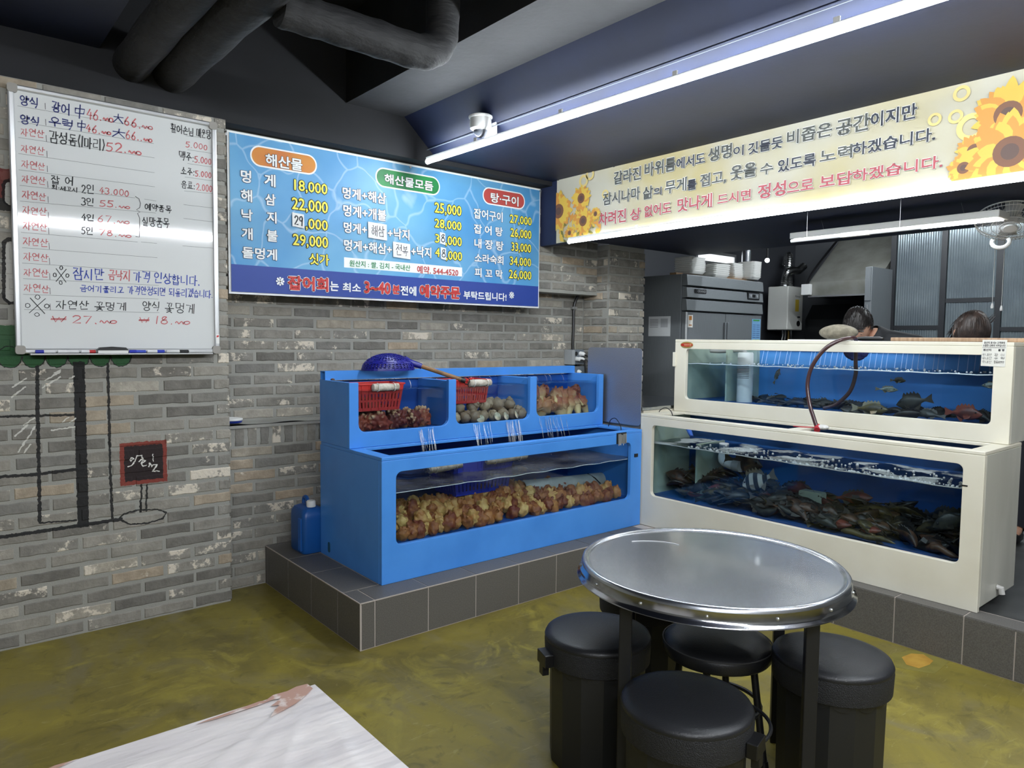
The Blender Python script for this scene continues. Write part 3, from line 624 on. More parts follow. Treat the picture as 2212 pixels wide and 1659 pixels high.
# ================================================================ blue tanks
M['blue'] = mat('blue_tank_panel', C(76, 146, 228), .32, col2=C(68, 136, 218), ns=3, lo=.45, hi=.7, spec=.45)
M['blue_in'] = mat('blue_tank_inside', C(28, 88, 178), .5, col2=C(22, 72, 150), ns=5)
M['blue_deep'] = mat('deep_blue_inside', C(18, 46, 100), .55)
M['glass'] = glassy('tank_glass', (.93, .96, .97, 1), .02)
M['water_front'] = glassy('tank_water_body', (.93, .96, .98, 1), .01, fres=False)
M['water_dark'] = glassy('deep_tank_water_body', (.92, .95, .96, 1), .01, fres=False)
M['water_top'] = glassy('water_surface', (.6, .72, .8, 1), .35, .06, bump=.35, bs=14)
M['water_painted_sheen'] = glassy('painted_sheen_water_surface', (.35, .42, .5, 1), .45, .06, bump=.5, bs=10, white=(4, .3, 1.1, C(132, 130, 134)))  # diffuse grey mixed in as a painted reflection on the water
M['waterline'] = mat('bright_waterline', C(214, 224, 232), .2)
M['water_foam'] = glassy('foamy_water_surface', (.4, .5, .6, 1), .35, .08, bump=.4, bs=14, white=(5, .5, .56, C(176, 180, 180)))
M['splash'] = glassy('falling_water', (.95, .97, 1, 1), .22, .3, fres=False)
M['black_seal'] = mat('black_seal', C(16, 18, 22), .5)

def open_box(mb, x0, x1, y0, y1, z0, z1, t=.02, m=0, floor_z=None):
    """four walls and a bottom, given by the outside"""
    mb.box(x0, x0+t, y0, y1, z0, z1, m); mb.box(x1-t, x1, y0, y1, z0, z1, m); mb.box(x0+t, x1-t, y1-t, y1, z0, z1, m)
    return mb

# lower blue tank
X0, X1, YA, YE, Z0, Z1 = 1.755, 3.735, 3.133, 3.845, .232, .882
bt = thing('fish_tank', 'large lower blue tank full of sea squirts with a waterfall into it', 'fish tank', (X0, YA, Z0), group=None)
win = rrect(1.838, 3.628, .424, .802, .035)
part(MB().prism(rect(X0, X1, Z0, Z1-.018), [win], 0, .028, FY(YA)), 'front_panel', M['blue'], bt, bevel=.003)
part(MB().box(X0, X0+.025, YA+.028, YE, Z0, Z1-.018), 'side_panel', M['blue'], bt, bevel=.002)
part(MB().box(X1-.025, X1, YA+.028, YE, Z0, Z1-.018), 'side_panel', M['blue'], bt, bevel=.002)
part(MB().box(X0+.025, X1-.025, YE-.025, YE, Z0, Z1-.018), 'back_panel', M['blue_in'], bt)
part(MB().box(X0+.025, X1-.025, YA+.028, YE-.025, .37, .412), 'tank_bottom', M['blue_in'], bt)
part(MB().prism(rect(X0, X1, YA, YE-.01), [rect(1.83, 3.66, YA+.05, 3.475)], 0, .0178, FZ(Z1)), 'top_rim', M['blue'], bt, bevel=.003)
part(MB().box(X0+.03, X1-.03, YA+.031, YA+.037, .40, .85), 'glass_pane', M['glass'], bt)
part(MB().prism(rrect(1.832, 3.634, .418, .808, .038), [win], .0255, .0275, FY(YA)), 'window_seal', M['black_seal'], bt)
part(MB().box(X0+.03, X1-.03, YA+.0385, YA+.0395, .412, .683), 'water', M['water_dark'], bt)
part(MB().grid(80, 14, lambda a, b: (X0+.03+(X1-X0-.06)*a, YA+.045+(YE-.03-YA-.045)*b, .683+.006*math.sin(a*31+b*7)*math.exp(-((a-.62)/.25)**2)+.003*math.sin(a*53-b*11))), 'water_surface', M['water_painted_sheen'], bt, smooth=True, ang=180)
part(MB().tube([(X0+.03+(X1-X0-.06)*i/40, YA+.042, .6835+.003*math.sin(i*1.3)*(10 < i < 36)) for i in range(41)], .0018, 5), 'waterline', M['waterline'], bt)
part(MB().box(3.66, 3.695, YA-.004, YA+.001, .70, .722), 'latch', M['black_plastic'], bt)
s = MB(); q = at_y(1345, 946, YA); s.box(q.x-.06, q.x+.035, YA-.0025, YA, q.z-.036, q.z+.036)
tp = part(s, 'tape', mat('black_tape', C(30, 32, 36), .5), bt)
s = MB()
for i in range(7): s.ribbon([(q.x-.04+.012*i+RN.uniform(-.003, .003), q.z-.042+RN.uniform(-.004, .01)), (q.x-.04+.012*i, q.z+.022+RN.uniform(-.008, .008))], .007, FY(YA-.003))
part(s, 'silver_smear', mat('silver_smear', C(190, 190, 186), .4, .4), tp)
q = at_x(711, 1182, X0)
part(MB().prism(rrect(-q.y-.014, -q.y+.014, q.z-.03, q.z+.03, .013), [], -.0015, 0, FX(X0)), 'sight_hole', mat('dull_teal_plug', C(34, 82, 108), .4), bt)
q = at_x(716, 1216, X0)
part(MB().tube([(X0, q.y, q.z+.01), (X0-.02, q.y, q.z+.008), (X0-.026, q.y, q.z-.012)], .009, 8), 'drain_tap', mat('milky_plastic', C(200, 204, 200), .4), bt, smooth=True)
# upper blue tank
UZ0, UZ1, UY0 = .8828, 1.238, 3.481
ut = thing('fish_tank', 'upper blue tank divided into three open bays, standing on the large blue tank', 'fish tank', (X0, UY0, UZ0))
bays = [(1.811, 2.397, .966), (2.451, 3.034, .966), (3.092, 3.676, .974)]
pr = [(X0, UZ0), (3.722, UZ0), (3.722, UZ1)]
for a, b, zb in reversed(bays):
    r = .045; pr.append((b, UZ1))
    pr += [(b-r+r*math.cos(rad(t)), zb+r+r*math.sin(rad(t))) for t in (0, -22, -45, -68, -90)]
    pr += [(a+r+r*math.cos(rad(t)), zb+r+r*math.sin(rad(t))) for t in (-90, -112, -135, -158, -180)]
    pr.append((a, UZ1))
pr.append((X0, UZ1))
part(MB().prism(pr, [], 0, .025, FY(UY0)), 'front_panel', M['blue'], ut, bevel=.003)
part(MB().box(X0, X0+.022, UY0+.025, YE, UZ0, UZ1), 'side_panel', M['blue'], ut, bevel=.002)
part(MB().box(3.70, 3.722, UY0+.025, YE, UZ0, UZ1), 'side_panel', M['blue'], ut, bevel=.002)
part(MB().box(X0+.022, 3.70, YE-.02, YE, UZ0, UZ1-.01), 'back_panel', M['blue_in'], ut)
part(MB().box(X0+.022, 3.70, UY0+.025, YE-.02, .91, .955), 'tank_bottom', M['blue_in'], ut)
for a, b in ((2.40, 2.447), (3.038, 3.088)): part(MB().box(a, b, UY0+.025, YE-.02, .955, UZ1-.008), 'divider', M['blue'], ut, bevel=.002)
rl = MB()
for a, b, c, d in ((3.778, 3.782, 1.236, 1.288), (3.836, 3.840, 1.236, 1.288), (3.782, 3.836, 1.284, 1.288), (3.782, 3.836, 1.236, 1.240)): rl.box(1.757, 3.727, a, b, c, d)
rail = part(rl, 'back_rail', M['blue'], ut)
part(MB().ball((1.80, 3.772, 1.239), (.012, .012, .008)), 'bolt', mat('rusty_bolt', C(92, 66, 52), .7), rail, smooth=True)
for a, b, zb in bays:
    g = [(a-.01, zb-.01), (b+.01, zb-.01), (b+.01, 1.226), (b-.03, 1.218)] + [(b-.05-(b-a-.06)*t, 1.200-.006*math.sin(PI*t)) for t in (0, .1, .25, .5, .75, 1)] + [(a-.01, 1.2)]
    part(MB().prism(g, [], .027, .032, FY(UY0)), 'glass_pane', M['glass'], ut)
    part(MB().box(a-.01, b+.01, UY0+.0335, UY0+.0345, .955, 1.187), 'water', M['water_front'], ut)
    part(MB().grid(30, 8, lambda s_, t_: (a-.012+(b-a+.024)*s_, UY0+.036+.28*t_, 1.187+.002*math.sin(s_*23+t_*9))), 'water_surface', M['water_top'], ut, smooth=True, ang=180)
    st = MB()
    for k in range(6):
        x = a+.05+(b-a-.1)*(k+RN.random()*.6)/6; st.tube([(x, 3.79, 1.236), (x+.008, 3.77, 1.215), (x+.012, 3.765, 1.188)], .0022, 5)
    part(st, 'water_jets', M['splash'], ut, kind='stuff')
# water overflowing from the upper into the lower tank
def spill(px, n, wd, label, y=3.47):
    mb = MB(); c = at_y(px, 925, y)
    for k in range(n):
        x = c.x + RN.uniform(-wd, wd); z = RN.uniform(.945, .97); q = RN.uniform(.25, 1); dx = RN.uniform(-.02, .02)
        mb.tube([(x, UY0-.003, z), (x+dx*.2, UY0-.012, z-.04), (x+dx*.6, UY0-.03, z-.04-.08*q), (x+dx, UY0-.045, z-.06-.17*q)], [.0012, .0018, .0014, .001], 5)
        if k % 2: mb.ball((x+dx*1.3, UY0-.05, z-.08-.2*q), RN.uniform(.003, .005), 6, 4)
    solo(mb, 'water_stream', M['splash'], label, 'water', (c.x, UY0-.03, .8), smooth=True)
spill(1108, 22, .06, 'thick spout of water falling below the shellfish bay')
spill(1040, 9, .07, 'thin broken drips left of the thick spout of water')
spill(925, 12, .06, 'drips falling below the red spiny sea squirt bay')
spill(1195, 16, .13, 'row of small drips falling below the sea squirt bay nearest the steel panel')

# ================================================================ baskets with floats
def basket(cx, cy, z0, z1, lx, ly, key, col, label, fl, slots=True):
    t = thing('float_basket', label, 'basket', (cx, cy, z0)); m = mat(key, col, .45)
    def ring(z, k): return (cx-lx*k/2, cx+lx*k/2, cy-ly*k/2, cy+ly*k/2)
    mb = MB(); b0, b1 = ring(z0, .86), ring(z1, 1)
    def wall(p, q, nx, rows):            # p,q lower corners -> upper corners; a panel pierced by slots
        (a0, a1), (c0, c1) = p, q
        def P(s, t): lo = Vector(a0).lerp(Vector(a1), s); hi = Vector(c0).lerp(Vector(c1), s); return lo.lerp(hi, t)
        ys = [0, .1]
        for r in range(rows): ys += [.1+(r+.75)*.6/rows, .1+(r+1)*.6/rows]
        ys.append(1)
        xs = [0]
        for k in range(nx): xs += [(k+.36)/nx*.94+.03, (k+.72)/nx*.94+.03]
        xs.append(1)
        for i in range(len(xs)-1):
            for j in range(len(ys)-1):
                if slots and i % 2 == 1 and j % 2 == 1 and j < len(ys)-2: continue
                mb.add([P(xs[i], ys[j]), P(xs[i+1], ys[j]), P(xs[i+1], ys[j+1]), P(xs[i], ys[j+1])], [(0, 1, 2, 3)])
    c0 = [(b0[0], b0[2], z0), (b0[1], b0[2], z0), (b0[1], b0[3], z0), (b0[0], b0[3], z0)]; c1 = [(b1[0], b1[2], z1), (b1[1], b1[2], z1), (b1[1], b1[3], z1), (b1[0], b1[3], z1)]
    for k, n in ((0, 14), (1, 8), (2, 14), (3, 8)): wall((c0[k], c0[(k+1) % 4]), (c1[k], c1[(k+1) % 4]), n, 2)
    mb.add(c0, [(0, 1, 2, 3)])
    o = part(mb, 'body', m, t); sm = o.modifiers.new('thickness', 'SOLIDIFY'); sm.thickness = .003
    part(MB().prism(rect(b1[0]-.008, b1[1]+.008, b1[2]-.008, b1[3]+.008), [rect(b1[0]+.004, b1[1]-.004, b1[2]+.004, b1[3]-.004)], 0, .009, FZ(z1+.004)), 'rim', m, t, bevel=.002)
    for (fx, fy, fl_, rz) in fl:
        d = Vector((math.cos(rz), math.sin(rz), 0)); c = Vector((fx, fy, z1-.018)); P = [c+d*fl_*s for s in (-.5, -.47, -.2, .1, .25, .3, .36, .47, .5)]
        f = part(MB().tube(P, [.012, .021, .022, .022, .019, .016, .020, .020, .012], 10), 'foam_float', mat('dirty_foam', C(196, 190, 178), .8, col2=C(160, 152, 138), ns=30, bump=.4, bs=60), t, smooth=True)
        for s in (-.3, .3): part(MB().tube([c+d*fl_*s+Vector((0, .024*math.sin(a), .024*math.cos(a))) for a in [i*PI/5 for i in range(11)]], .002, 5), 'tie', M['white_plastic'], f)
    return t
red = C(190, 48, 44)
basket(1.955, 3.62, 1.075, 1.222, .34, .16, 'red_basket_plastic', red, 'red basket with a foam float in the bay of red spiny sea squirts', [(2.0, 3.525, .17, .0)])
basket(2.60, 3.62, 1.085, 1.226, .29, .16, 'red_basket_plastic_b', red, 'red basket with a foam float above the shellfish, under the net handle', [(2.66, 3.525, .17, .0)])
basket(2.62, 3.55, .545, .76, .46, .26, 'blue_basket_plastic', C(38, 60, 190), 'blue basket floating half sunk in the lower blue tank', [(2.30, 3.37, .26, .15), (2.78, 3.40, .34, .05)])

# ================================================================ sea creatures
def squirt(seed, rb, spikes, amp, sig):
    q = random.Random(seed); D = []
    for _ in range(spikes):
        v = Vector((q.gauss(0, 1), q.gauss(0, 1), q.gauss(0, 1))).normalized()
        if v.z > -.55: D.append((v, q.uniform(.7, 1.25)))
    def fn(d):
        k = 1 + .12*math.sin(3*d.x+seed)+.08*math.cos(4*d.y); b = 0
        for v, a in D:
            t = d.dot(v)
            if t > .8: b = max(b, a*math.exp(-(1-t)/sig))
        return k + amp*b
    mb = MB().ball((0, 0, 0), (rb, rb, rb*1.2), 26, 18, fn=fn) if amp < .4 else MB().ball((0, 0, 0), (rb, rb, rb*1.2), 44, 32, fn=fn)
    for sx in (-.3, .35):    # the two siphons
        mb.tube([(sx*rb, 0, rb*.9), (sx*rb*1.5, .1*rb, rb*1.35), (sx*rb*1.9, .1*rb, rb*1.6)], [rb*.34, rb*.22, rb*.16], 8)
    return mb
def creature_mat(name, cols, zlo, zhi, tips=None):
    m = bpy.data.materials.new(name); m.use_nodes = True; nt = m.node_tree; L = nt.links.new; p = nt.nodes['Principled BSDF']
    tc = nd(nt, 'ShaderNodeTexCoord'); oi = nd(nt, 'ShaderNodeObjectInfo')
    cr = nd(nt, 'ShaderNodeValToRGB'); cr.color_ramp.elements[0].color = cols[0]; cr.color_ramp.elements[1].color = cols[2]
    e = cr.color_ramp.elements.new(.5); e.color = cols[1]
    n = nd(nt, 'ShaderNodeTexNoise'); n.inputs['Scale'].default_value = 40; n.inputs['Detail'].default_value = 6; L(tc.outputs['Object'], n.inputs[0])
    ad = nd(nt, 'ShaderNodeMath', operation='ADD'); L(n.outputs[0], ad.inputs[0]); mu = nd(nt, 'ShaderNodeMath', operation='MULTIPLY_ADD'); L(oi.outputs['Random'], mu.inputs[0]); mu.inputs[1].default_value = .9; mu.inputs[2].default_value = -.45; L(mu.outputs[0], ad.inputs[1])
    L(ad.outputs[0], cr.inputs[0]); col = cr.outputs[0]
    if tips:
        sp = nd(nt, 'ShaderNodeVectorMath', operation='LENGTH'); L(tc.outputs['Object'], sp.inputs[0])
        mr = nd(nt, 'ShaderNodeMapRange'); mr.inputs[1].default_value = tips[0]; mr.inputs[2].default_value = tips[1]; L(sp.outputs['Value'], mr.inputs[0])
        mx = nd(nt, 'ShaderNodeMix', data_type='RGBA'); L(mr.outputs[0], mx.inputs[0]); L(col, mx.inputs[6]); mx.inputs[7].default_value = tips[2]; col = mx.outputs[2]
    sz = nd(nt, 'ShaderNodeSeparateXYZ'); L(tc.outputs['Object'], sz.inputs[0])
    mr = nd(nt, 'ShaderNodeMapRange'); mr.inputs[1].default_value = zhi; mr.inputs[2].default_value = zlo; L(sz.outputs[2], mr.inputs[0])
    mx = nd(nt, 'ShaderNodeMix', data_type='RGBA'); L(mr.outputs[0], mx.inputs[0]); L(col, mx.inputs[6]); mx.inputs[7].default_value = cols[3]
    L(mx.outputs[2], p.inputs['Base Color']); p.inputs['Roughness'].default_value = .55
    b = nd(nt, 'ShaderNodeBump'); b.inputs['Strength'].default_value = .5; b.inputs['Distance'].default_value = .004; n2 = nd(nt, 'ShaderNodeTexNoise'); n2.inputs['Scale'].default_value = 120; L(tc.outputs['Object'], n2.inputs[0]); L(n2.outputs[0], b.inputs['Height']); L(b.outputs[0], p.inputs['Normal'])
    return m
M['sq_red'] = creature_mat('red_sea_squirt_skin', (C(84, 26, 20), C(126, 44, 30), C(146, 66, 40), C(196, 130, 70)), -.07, -.03, (.070, .084, C(214, 170, 126)))
M['sq_yel'] = creature_mat('yellow_sea_squirt_skin', (C(116, 44, 30), C(182, 116, 62), C(230, 190, 116), C(186, 128, 72)), -.05, -.02)
M['sq_tan'] = creature_mat('brown_stalked_sea_squirt_skin', (C(110, 40, 30), C(150, 70, 46), C(176, 120, 76), C(220, 190, 132)), -.06, .01)
M['shell'] = creature_mat('encrusted_shell', (C(130, 104, 82), C(158, 132, 104), C(186, 160, 128), C(124, 102, 82)), -.09, -.05)
SQR = [squirt(i, .05, 62, .42, .017).mesh('sea_squirt', M['sq_red'], smooth=True, ang=60) for i in range(3)]
SQY = [squirt(20+i, .029, 40, .38, .04).mesh('sea_squirt', M['sq_yel'], smooth=True, ang=60) for i in range(4)]
def stalked(seed):
    q = random.Random(seed); mb = squirt(seed, .036, 36, .3, .025)
    mb.tube([(0, 0, -.03), (.006, 0, -.07), (.016, .004, -.11)], [.03, .02, .006], 10); return mb
SQT = [stalked(40+i).mesh('sea_squirt', M['sq_tan'], smooth=True, ang=60) for i in range(3)]
def scatter(name, meshes, cat, label, group, spots, scl=(.85, 1.15), rot=None):
    for (x, y, z) in spots:
        o = bpy.data.objects.new(name, RN.choice(meshes)); COL.objects.link(o); o.location = (x, y, z); s = RN.uniform(*scl); o.scale = (s, s, s)
        o.rotation_euler = rot() if rot else (RN.uniform(-.7, .7), RN.uniform(-.7, .7), RN.uniform(0, 6.28)); l_ = label(x, y, z) if callable(label) else label; tag(o, l_, cat, group if l_ == label else l_[:l_.rfind(' sea squirt')]+' sea squirts '+l_[l_.rfind(' in the pile'):].strip())
sp = [(1.86, 3.55, 1.0), (1.93, 3.57, .995), (1.90, 3.66, 1.01), (2.005, 3.555, .995), (2.03, 3.65, 1.0), (1.985, 3.62, 1.065), (2.09, 3.57, .995), (2.16, 3.58, 1.0), (2.15, 3.67, 1.0), (2.24, 3.57, .995), (2.31, 3.585, .995), (2.26, 3.67, .995), (1.94, 3.73, 1.01), (2.33, 3.69, .99)]
scatter('sea_squirt', SQR, 'sea squirt', 'dark red spiny sea squirt heaped under the leftmost red basket', 'red spiny sea squirts', [(a, b+.045, c) for a, b, c in sp], (.75, 1.05))
sp = [(3.13, 3.555, 1.015), (3.19, 3.56, 1.01), (3.25, 3.555, 1.01), (3.31, 3.555, 1.01), (3.37, 3.555, 1.01), (3.43, 3.555, 1.01), (3.49, 3.555, 1.01), (3.55, 3.555, 1.015), (3.61, 3.56, 1.015), (3.645, 3.62, 1.02), (3.16, 3.65, 1.02), (3.24, 3.63, 1.04), (3.34, 3.64, 1.02), (3.42, 3.65, 1.03), (3.52, 3.65, 1.03), (3.59, 3.64, 1.06), (3.16, 3.57, 1.09), (3.23, 3.58, 1.095), (3.29, 3.6, 1.10), (3.38, 3.58, 1.07), (3.45, 3.59, 1.075), (3.53, 3.58, 1.07), (3.18, 3.66, 1.12), (3.64, 3.66, 1.08)]
scatter('sea_squirt', SQT, 'sea squirt', 'reddish brown stalked sea squirt packed in the bay nearest the steel panel', 'stalked sea squirts', [(a, b+.03, c+.022) for a, b, c in sp], (1.0, 1.25), lambda: (RN.uniform(-.5, .5), RN.uniform(-.9, .9), RN.uniform(0, 6.28)))
sp = []
q_ = random.Random(8)
for r_ in range(4):
    for k in range(34):
        x = 1.87+.052*k+q_.uniform(-.015, .015); f = (x-1.84)/1.8
        if r_ == 0 and .40 < f < .455: continue
        top = .06+.04*math.exp(-((f-.12)/.14)**2)+.045*math.exp(-((f-.5)/.2)**2)+.02*math.exp(-((f-.85)/.2)**2)
        y = 3.232+.085*r_+q_.uniform(-.015, .015)
        if r_ > 1 and f > .80: continue
        sp.append((x, y, .44+q_.uniform(0, .02)+.02*r_))
        if top > .09+.01*(3-r_) and r_ > 0 and q_.random() < .85: sp.append((x+.02, y+.01, .44+top*.62+.008*r_))
sp = sp[:230]
scatter('sea_squirt', SQY, 'sea squirt', lambda x, y, z: 'yellow brown sea squirt in the pile '+('at the left end of the lower blue tank' if x < 2.35 else ('under the sunken blue basket' if x < 2.95 else 'before the white pipe')), 'sea squirts in the lower blue tank', sp, (.85, 1.3))
# shellfish: coarse turban shells
def shell_mesh(seed):
    q = random.Random(seed); mb = MB()
    def fn(d): return 1+.12*math.sin(9*math.atan2(d.y, d.x)+7*d.z+seed)*(1-abs(d.z))+q.uniform(-.05, .05)
    mb.ball((0, 0, 0), (.042, .038, .036), 14, 10, fn=fn); mb.ball((.004, 0, .03), (.026, .025, .02), 10, 6, fn=fn); mb.ball((.006, 0, .046), (.013, .013, .011), 8, 5); return mb
SH = [shell_mesh(i).mesh('turban_shell', M['shell'], smooth=True, ang=50) for i in range(4)]
M['operc'] = mat('pale_shell_lid', C(196, 186, 160), .5, col2=C(160, 150, 124), ns=40)
LID = MB().lathe([(.02, -.002), (.024, 0), (.02, .004), (.012, .005)], 16).mesh('shell_lid', M['operc'], smooth=True)
sp = [(2.49+.075*k+RN.uniform(-.01, .01), 3.55+RN.uniform(0, .02), .995) for k in range(8)] + [(2.50+.09*k, 3.64, 1.005) for k in range(7)] + [(2.55+.1*k, 3.59, 1.055) for k in range(5)] + [(2.78, 3.60, 1.07), (2.86, 3.66, 1.06), (2.97, 3.66, 1.05)]
for i, (x, y, z) in enumerate(sp):
    o = bpy.data.objects.new('turban_shell', RN.choice(SH)); COL.objects.link(o); o.location = (x, y, z); o.rotation_euler = (RN.uniform(-1.2, 1.2), RN.uniform(-1, 1), RN.uniform(0, 6)); s = RN.uniform(.85, 1.1); o.scale = (s, s, s)
    tag(o, 'crusted grey brown turban shell in the middle bay under a red basket', 'shellfish', 'turban shells in the middle bay')
for k, (x, z) in enumerate(((2.665, .985), (2.80, .992), (2.87, .99), (2.955, .995))):
    o = bpy.data.objects.new('abalone', LID); COL.objects.link(o); o.location = (x, 3.522, z); o.rotation_euler = (PI/2-.3, 0, .2*k); o.scale = (1.3, 1.1, 1)
    tag(o, 'pale oval shellfish foot pressed against the glass of the middle bay', 'shellfish', 'pale shellfish against the glass')
# pipe lying in the lower tank
pt = thing('plastic_pipe', 'short white plastic pipe lying on the sea squirts in the lower blue tank', 'pipe', (3.1, 3.45, .5))
P0, P1 = Vector((2.98, 3.48, .515)), Vector((3.60, 3.37, .515)); d_ = (P1-P0).normalized()
mb = MB().tube([P0, P1], .052, 24, cap=False); o = part(mb, 'barrel', mat('scuffed_white_pipe', C(190, 192, 190), .5, col2=C(160, 164, 162), ns=9), pt, smooth=True); o.modifiers.new('wall', 'SOLIDIFY').thickness = .004
part(MB().tube([P1-d_*.12+Vector((0, -.002, .054)), P1-d_*.1+Vector((0, -.05, .03)), P1-d_*.06+Vector((0, -.058, -.01))], .004, 6), 'cable_tie', M['black_plastic'], pt)

# ================================================================ steel panel, socket, cord, net, can
pp = rrect(-3.662, -3.156, .9, 1.427, .028); pp = [(u, max(v, .884)) for u, v in pp]
solo(MB().prism(pp, [], 0, .004, FX(3.745)), 'splash_guard', mat('embossed_steel', C(180, 184, 192), .3, .85, bump=.5, bs=170, bd=.006), 'embossed steel splash panel standing between the blue and white tanks', 'panel', (3.745, 3.4, .884))
so = thing('socket_box', 'grey wall socket box with white plugs beside the steel panel', 'socket', (4.25, 4.34, 1.28))
ga = mat('grey_socket_box', C(108, 116, 124), .5)
q = at_y(1241, 772, 4.28)
part(MB().box(q.x-.02, q.x+.115, 4.28, 4.345, q.z-.06, q.z+.065), 'box', ga, so, bevel=.003)
part(MB().box(q.x-.055, q.x-.022, 4.25, 4.345, q.z-.06, q.z+.062), 'cover', mat('pale_grey_cover', C(160, 164, 166), .5), so, bevel=.002)
part(MB().box(q.x-.055, q.x+.115, 4.26, 4.345, q.z-.20, q.z-.075), 'box', ga, so, bevel=.003)
part(MB().cyl((q.x+.02, 4.279, q.z+.03), (q.x+.02, 4.283, q.z+.03), .018), 'outlet', M['black_plastic'], so)
for k, (dx, dz, tx, tz) in enumerate(((.07, .03, .17, -.06), (.02, -.015, .07, -.24), (.065, -.015, .10, -.24), (.03, -.12, .06, -.26), (.06, -.14, .1, -.26))):
    pg = part(MB().tube([(q.x+dx, 4.283, q.z+dz), (q.x+dx, 4.25, q.z+dz), (q.x+dx+.006, 4.235, q.z+dz-.008)], [.02, .017, .012], 12), 'plug', M['white_plastic'], so, smooth=True)
    part(MB().tube(spline([(q.x+dx+.006, 4.238, q.z+dz-.008), (q.x+dx+.03, 4.21, q.z+dz-.03), (q.x+tx, 4.22, q.z+tz)], 5), .006, 6), 'lead', M['black_plastic'], pg, smooth=True)
cd_ = thing('power_cord', 'black power cord clipped to the bricks below the menu banner', 'cord', (4.25, 4.33, 1.42))
part(MB().tube(spline([(4.275, 4.3, 1.86), (4.262, 4.325, 1.80), (4.248, 4.328, 1.74), (4.247, 4.328, 1.6), (4.243, 4.328, 1.43), (4.25, 4.32, 1.35)], 5), .012, 8), 'cord', M['black_plastic'], cd_, smooth=True)
part(MB().box(4.225, 4.275, 4.312, 4.345, 1.735, 1.757), 'clip', M['alu'], cd_, bevel=.004)

solo(MB().tube(spline([(3.66, 3.37, .884), (3.66, 3.35, .93), (3.655, 3.30, .945), (3.65, 3.25, .90), (3.645, 3.24, .86)], 5), .003, 6), 'thin_wire', M['black_plastic'], 'thin black wire curling over the rim of the lower blue tank', 'wire', (3.66, 3.37, .884), smooth=True)
nt_ = thing('landing_net', 'round dark blue plastic scoop net with a long wooden handle, resting on the blue tank', 'net', (2.14, 3.79, 1.29))
nb = mat('dark_blue_net_plastic', C(26, 28, 130), .35)
nc = Vector((2.14, 3.74, 1.288)); nr = .165
mb = MB(); nu, nv = 40, 15
def dome(i, j, k=1.0): ph = (PI/2)*j/nv; t = 2*PI*i/nu; return nc+Vector((nr*k*math.cos(ph)*math.cos(t), nr*.72*k*math.cos(ph)*math.sin(t), .098*k*math.sin(ph)))
for j in range(nv):                       # lattice bands of the bowl
    for i in range(nu):
        solid = (4 <= j <= 5) or j == 0 or j >= nv-2
        if solid: mb.add([dome(i, j), dome(i+1, j), dome(i+1, j+1), dome(i, j+1)], [(0, 1, 2, 3)])
        else:
            mb.add([dome(i, j), dome(i+1, j), dome(i+1, j+.42), dome(i, j+.42)], [(0, 1, 2, 3)]); mb.add([dome(i, j+.42), dome(i+.4, j+.42), dome(i+.4, j+1), dome(i, j+1)], [(0, 1, 2, 3)])
o = part(mb, 'bowl', nb, nt_); o.modifiers.new('thickness', 'SOLIDIFY').thickness = .003
hA, hB = nc+Vector((.135, -.02, .045)), Vector((2.535, 3.515, 1.225)); hM = hA.lerp(hB, .22)
part(MB().tube([nc+Vector((.10, -.01, .06)), hA, hM], [.028, .02, .017], 12), 'socket', nb, nt_, smooth=True)
part(MB().tube([hM-(hB-hA)*.02, hA.lerp(hB, .5), hB], [.0125, .0125, .013], 10), 'handle', mat('worn_wood_handle', C(140, 104, 66), .6, col2=C(112, 82, 52), ns=20, stretch=(1, 1, 1)), nt_, smooth=True)
part(MB().tube([hB-(hB-hA)*.06, hB+(hB-hA)*.02], .015, 10), 'end_cap', M['black_plastic'], nt_, smooth=True)
part(MB().tube([hB+(hB-hA)*.02+Vector((0, 0, .02*math.cos(a)))+Vector((.02*math.sin(a)+.01, 0, 0)) for a in [i*PI/6 for i in range(11)]], .003, 6), 'hook', M['black_plastic'], nt_, smooth=True)

jc = thing('jerry_can', 'blue plastic jerry can with a white cap beside the blue tank', 'container', (1.72, 3.96, .232))
jb = mat('blue_jerry_plastic', C(24, 84, 156), .38)
body = [(x*.07, y*.10) for x, y in rrect(-1, 1, -1, 1, .35)]
mb = MB()
prof = [(0, .93), (.012, 1.0), (.20, 1.0), (.232, .97), (.256, .80), (.268, .45)]
vs = [(1.722+x*s, 3.95+y*s, .233+z) for z, s in prof for x, y in body]; n_ = len(body)
mb.add(vs, [(i*n_+j, i*n_+(j+1) % n_, (i+1)*n_+(j+1) % n_, (i+1)*n_+j) for i in range(len(prof)-1) for j in range(n_)]+[tuple(reversed(range(n_))), tuple(range((len(prof)-1)*n_, len(prof)*n_))])
part(mb, 'body', jb, jc, smooth=True, ang=35)
for k in range(3): part(MB().box(1.643, 1.658, 3.872+.014*k, 3.880+.014*k, .25, .44), 'rib', jb, jc, bevel=.003)
part(MB().tube(spline([(1.722, 4.0, .485), (1.722, 4.0, .53), (1.722, 3.96, .54), (1.722, 3.93, .50)], 4), .011, 8), 'grip', jb, jc, smooth=True)
part(MB().lathe([(.026, 0), (.026, .03), (.022, .036)], 20, (1.722, 3.90, .497)), 'cap', M['white_plastic'], jc, smooth=True)
part(MB().lathe([(.022, 0), (.022, .03)], 16, (1.722, 3.90, .475)), 'neck', jb, jc, smooth=True)
ds = thing('shallow_dish', 'small white dish with a blue underside on the brick ledge', 'dish', (1.375, 4.24, .976))
part(MB().lathe([(.035, 0), (.058, .004), (.062, .016), (.058, .018)], 28, (1.385, 4.235, .974)), 'base', mat('blue_dish', C(30, 48, 132), .4), ds, smooth=True)
part(MB().lathe([(.0625, .0), (.064, .008), (.06, .012), (.05, .006)], 28, (1.385, 4.235, .991)), 'rim', M['white_plastic'], ds, smooth=True)
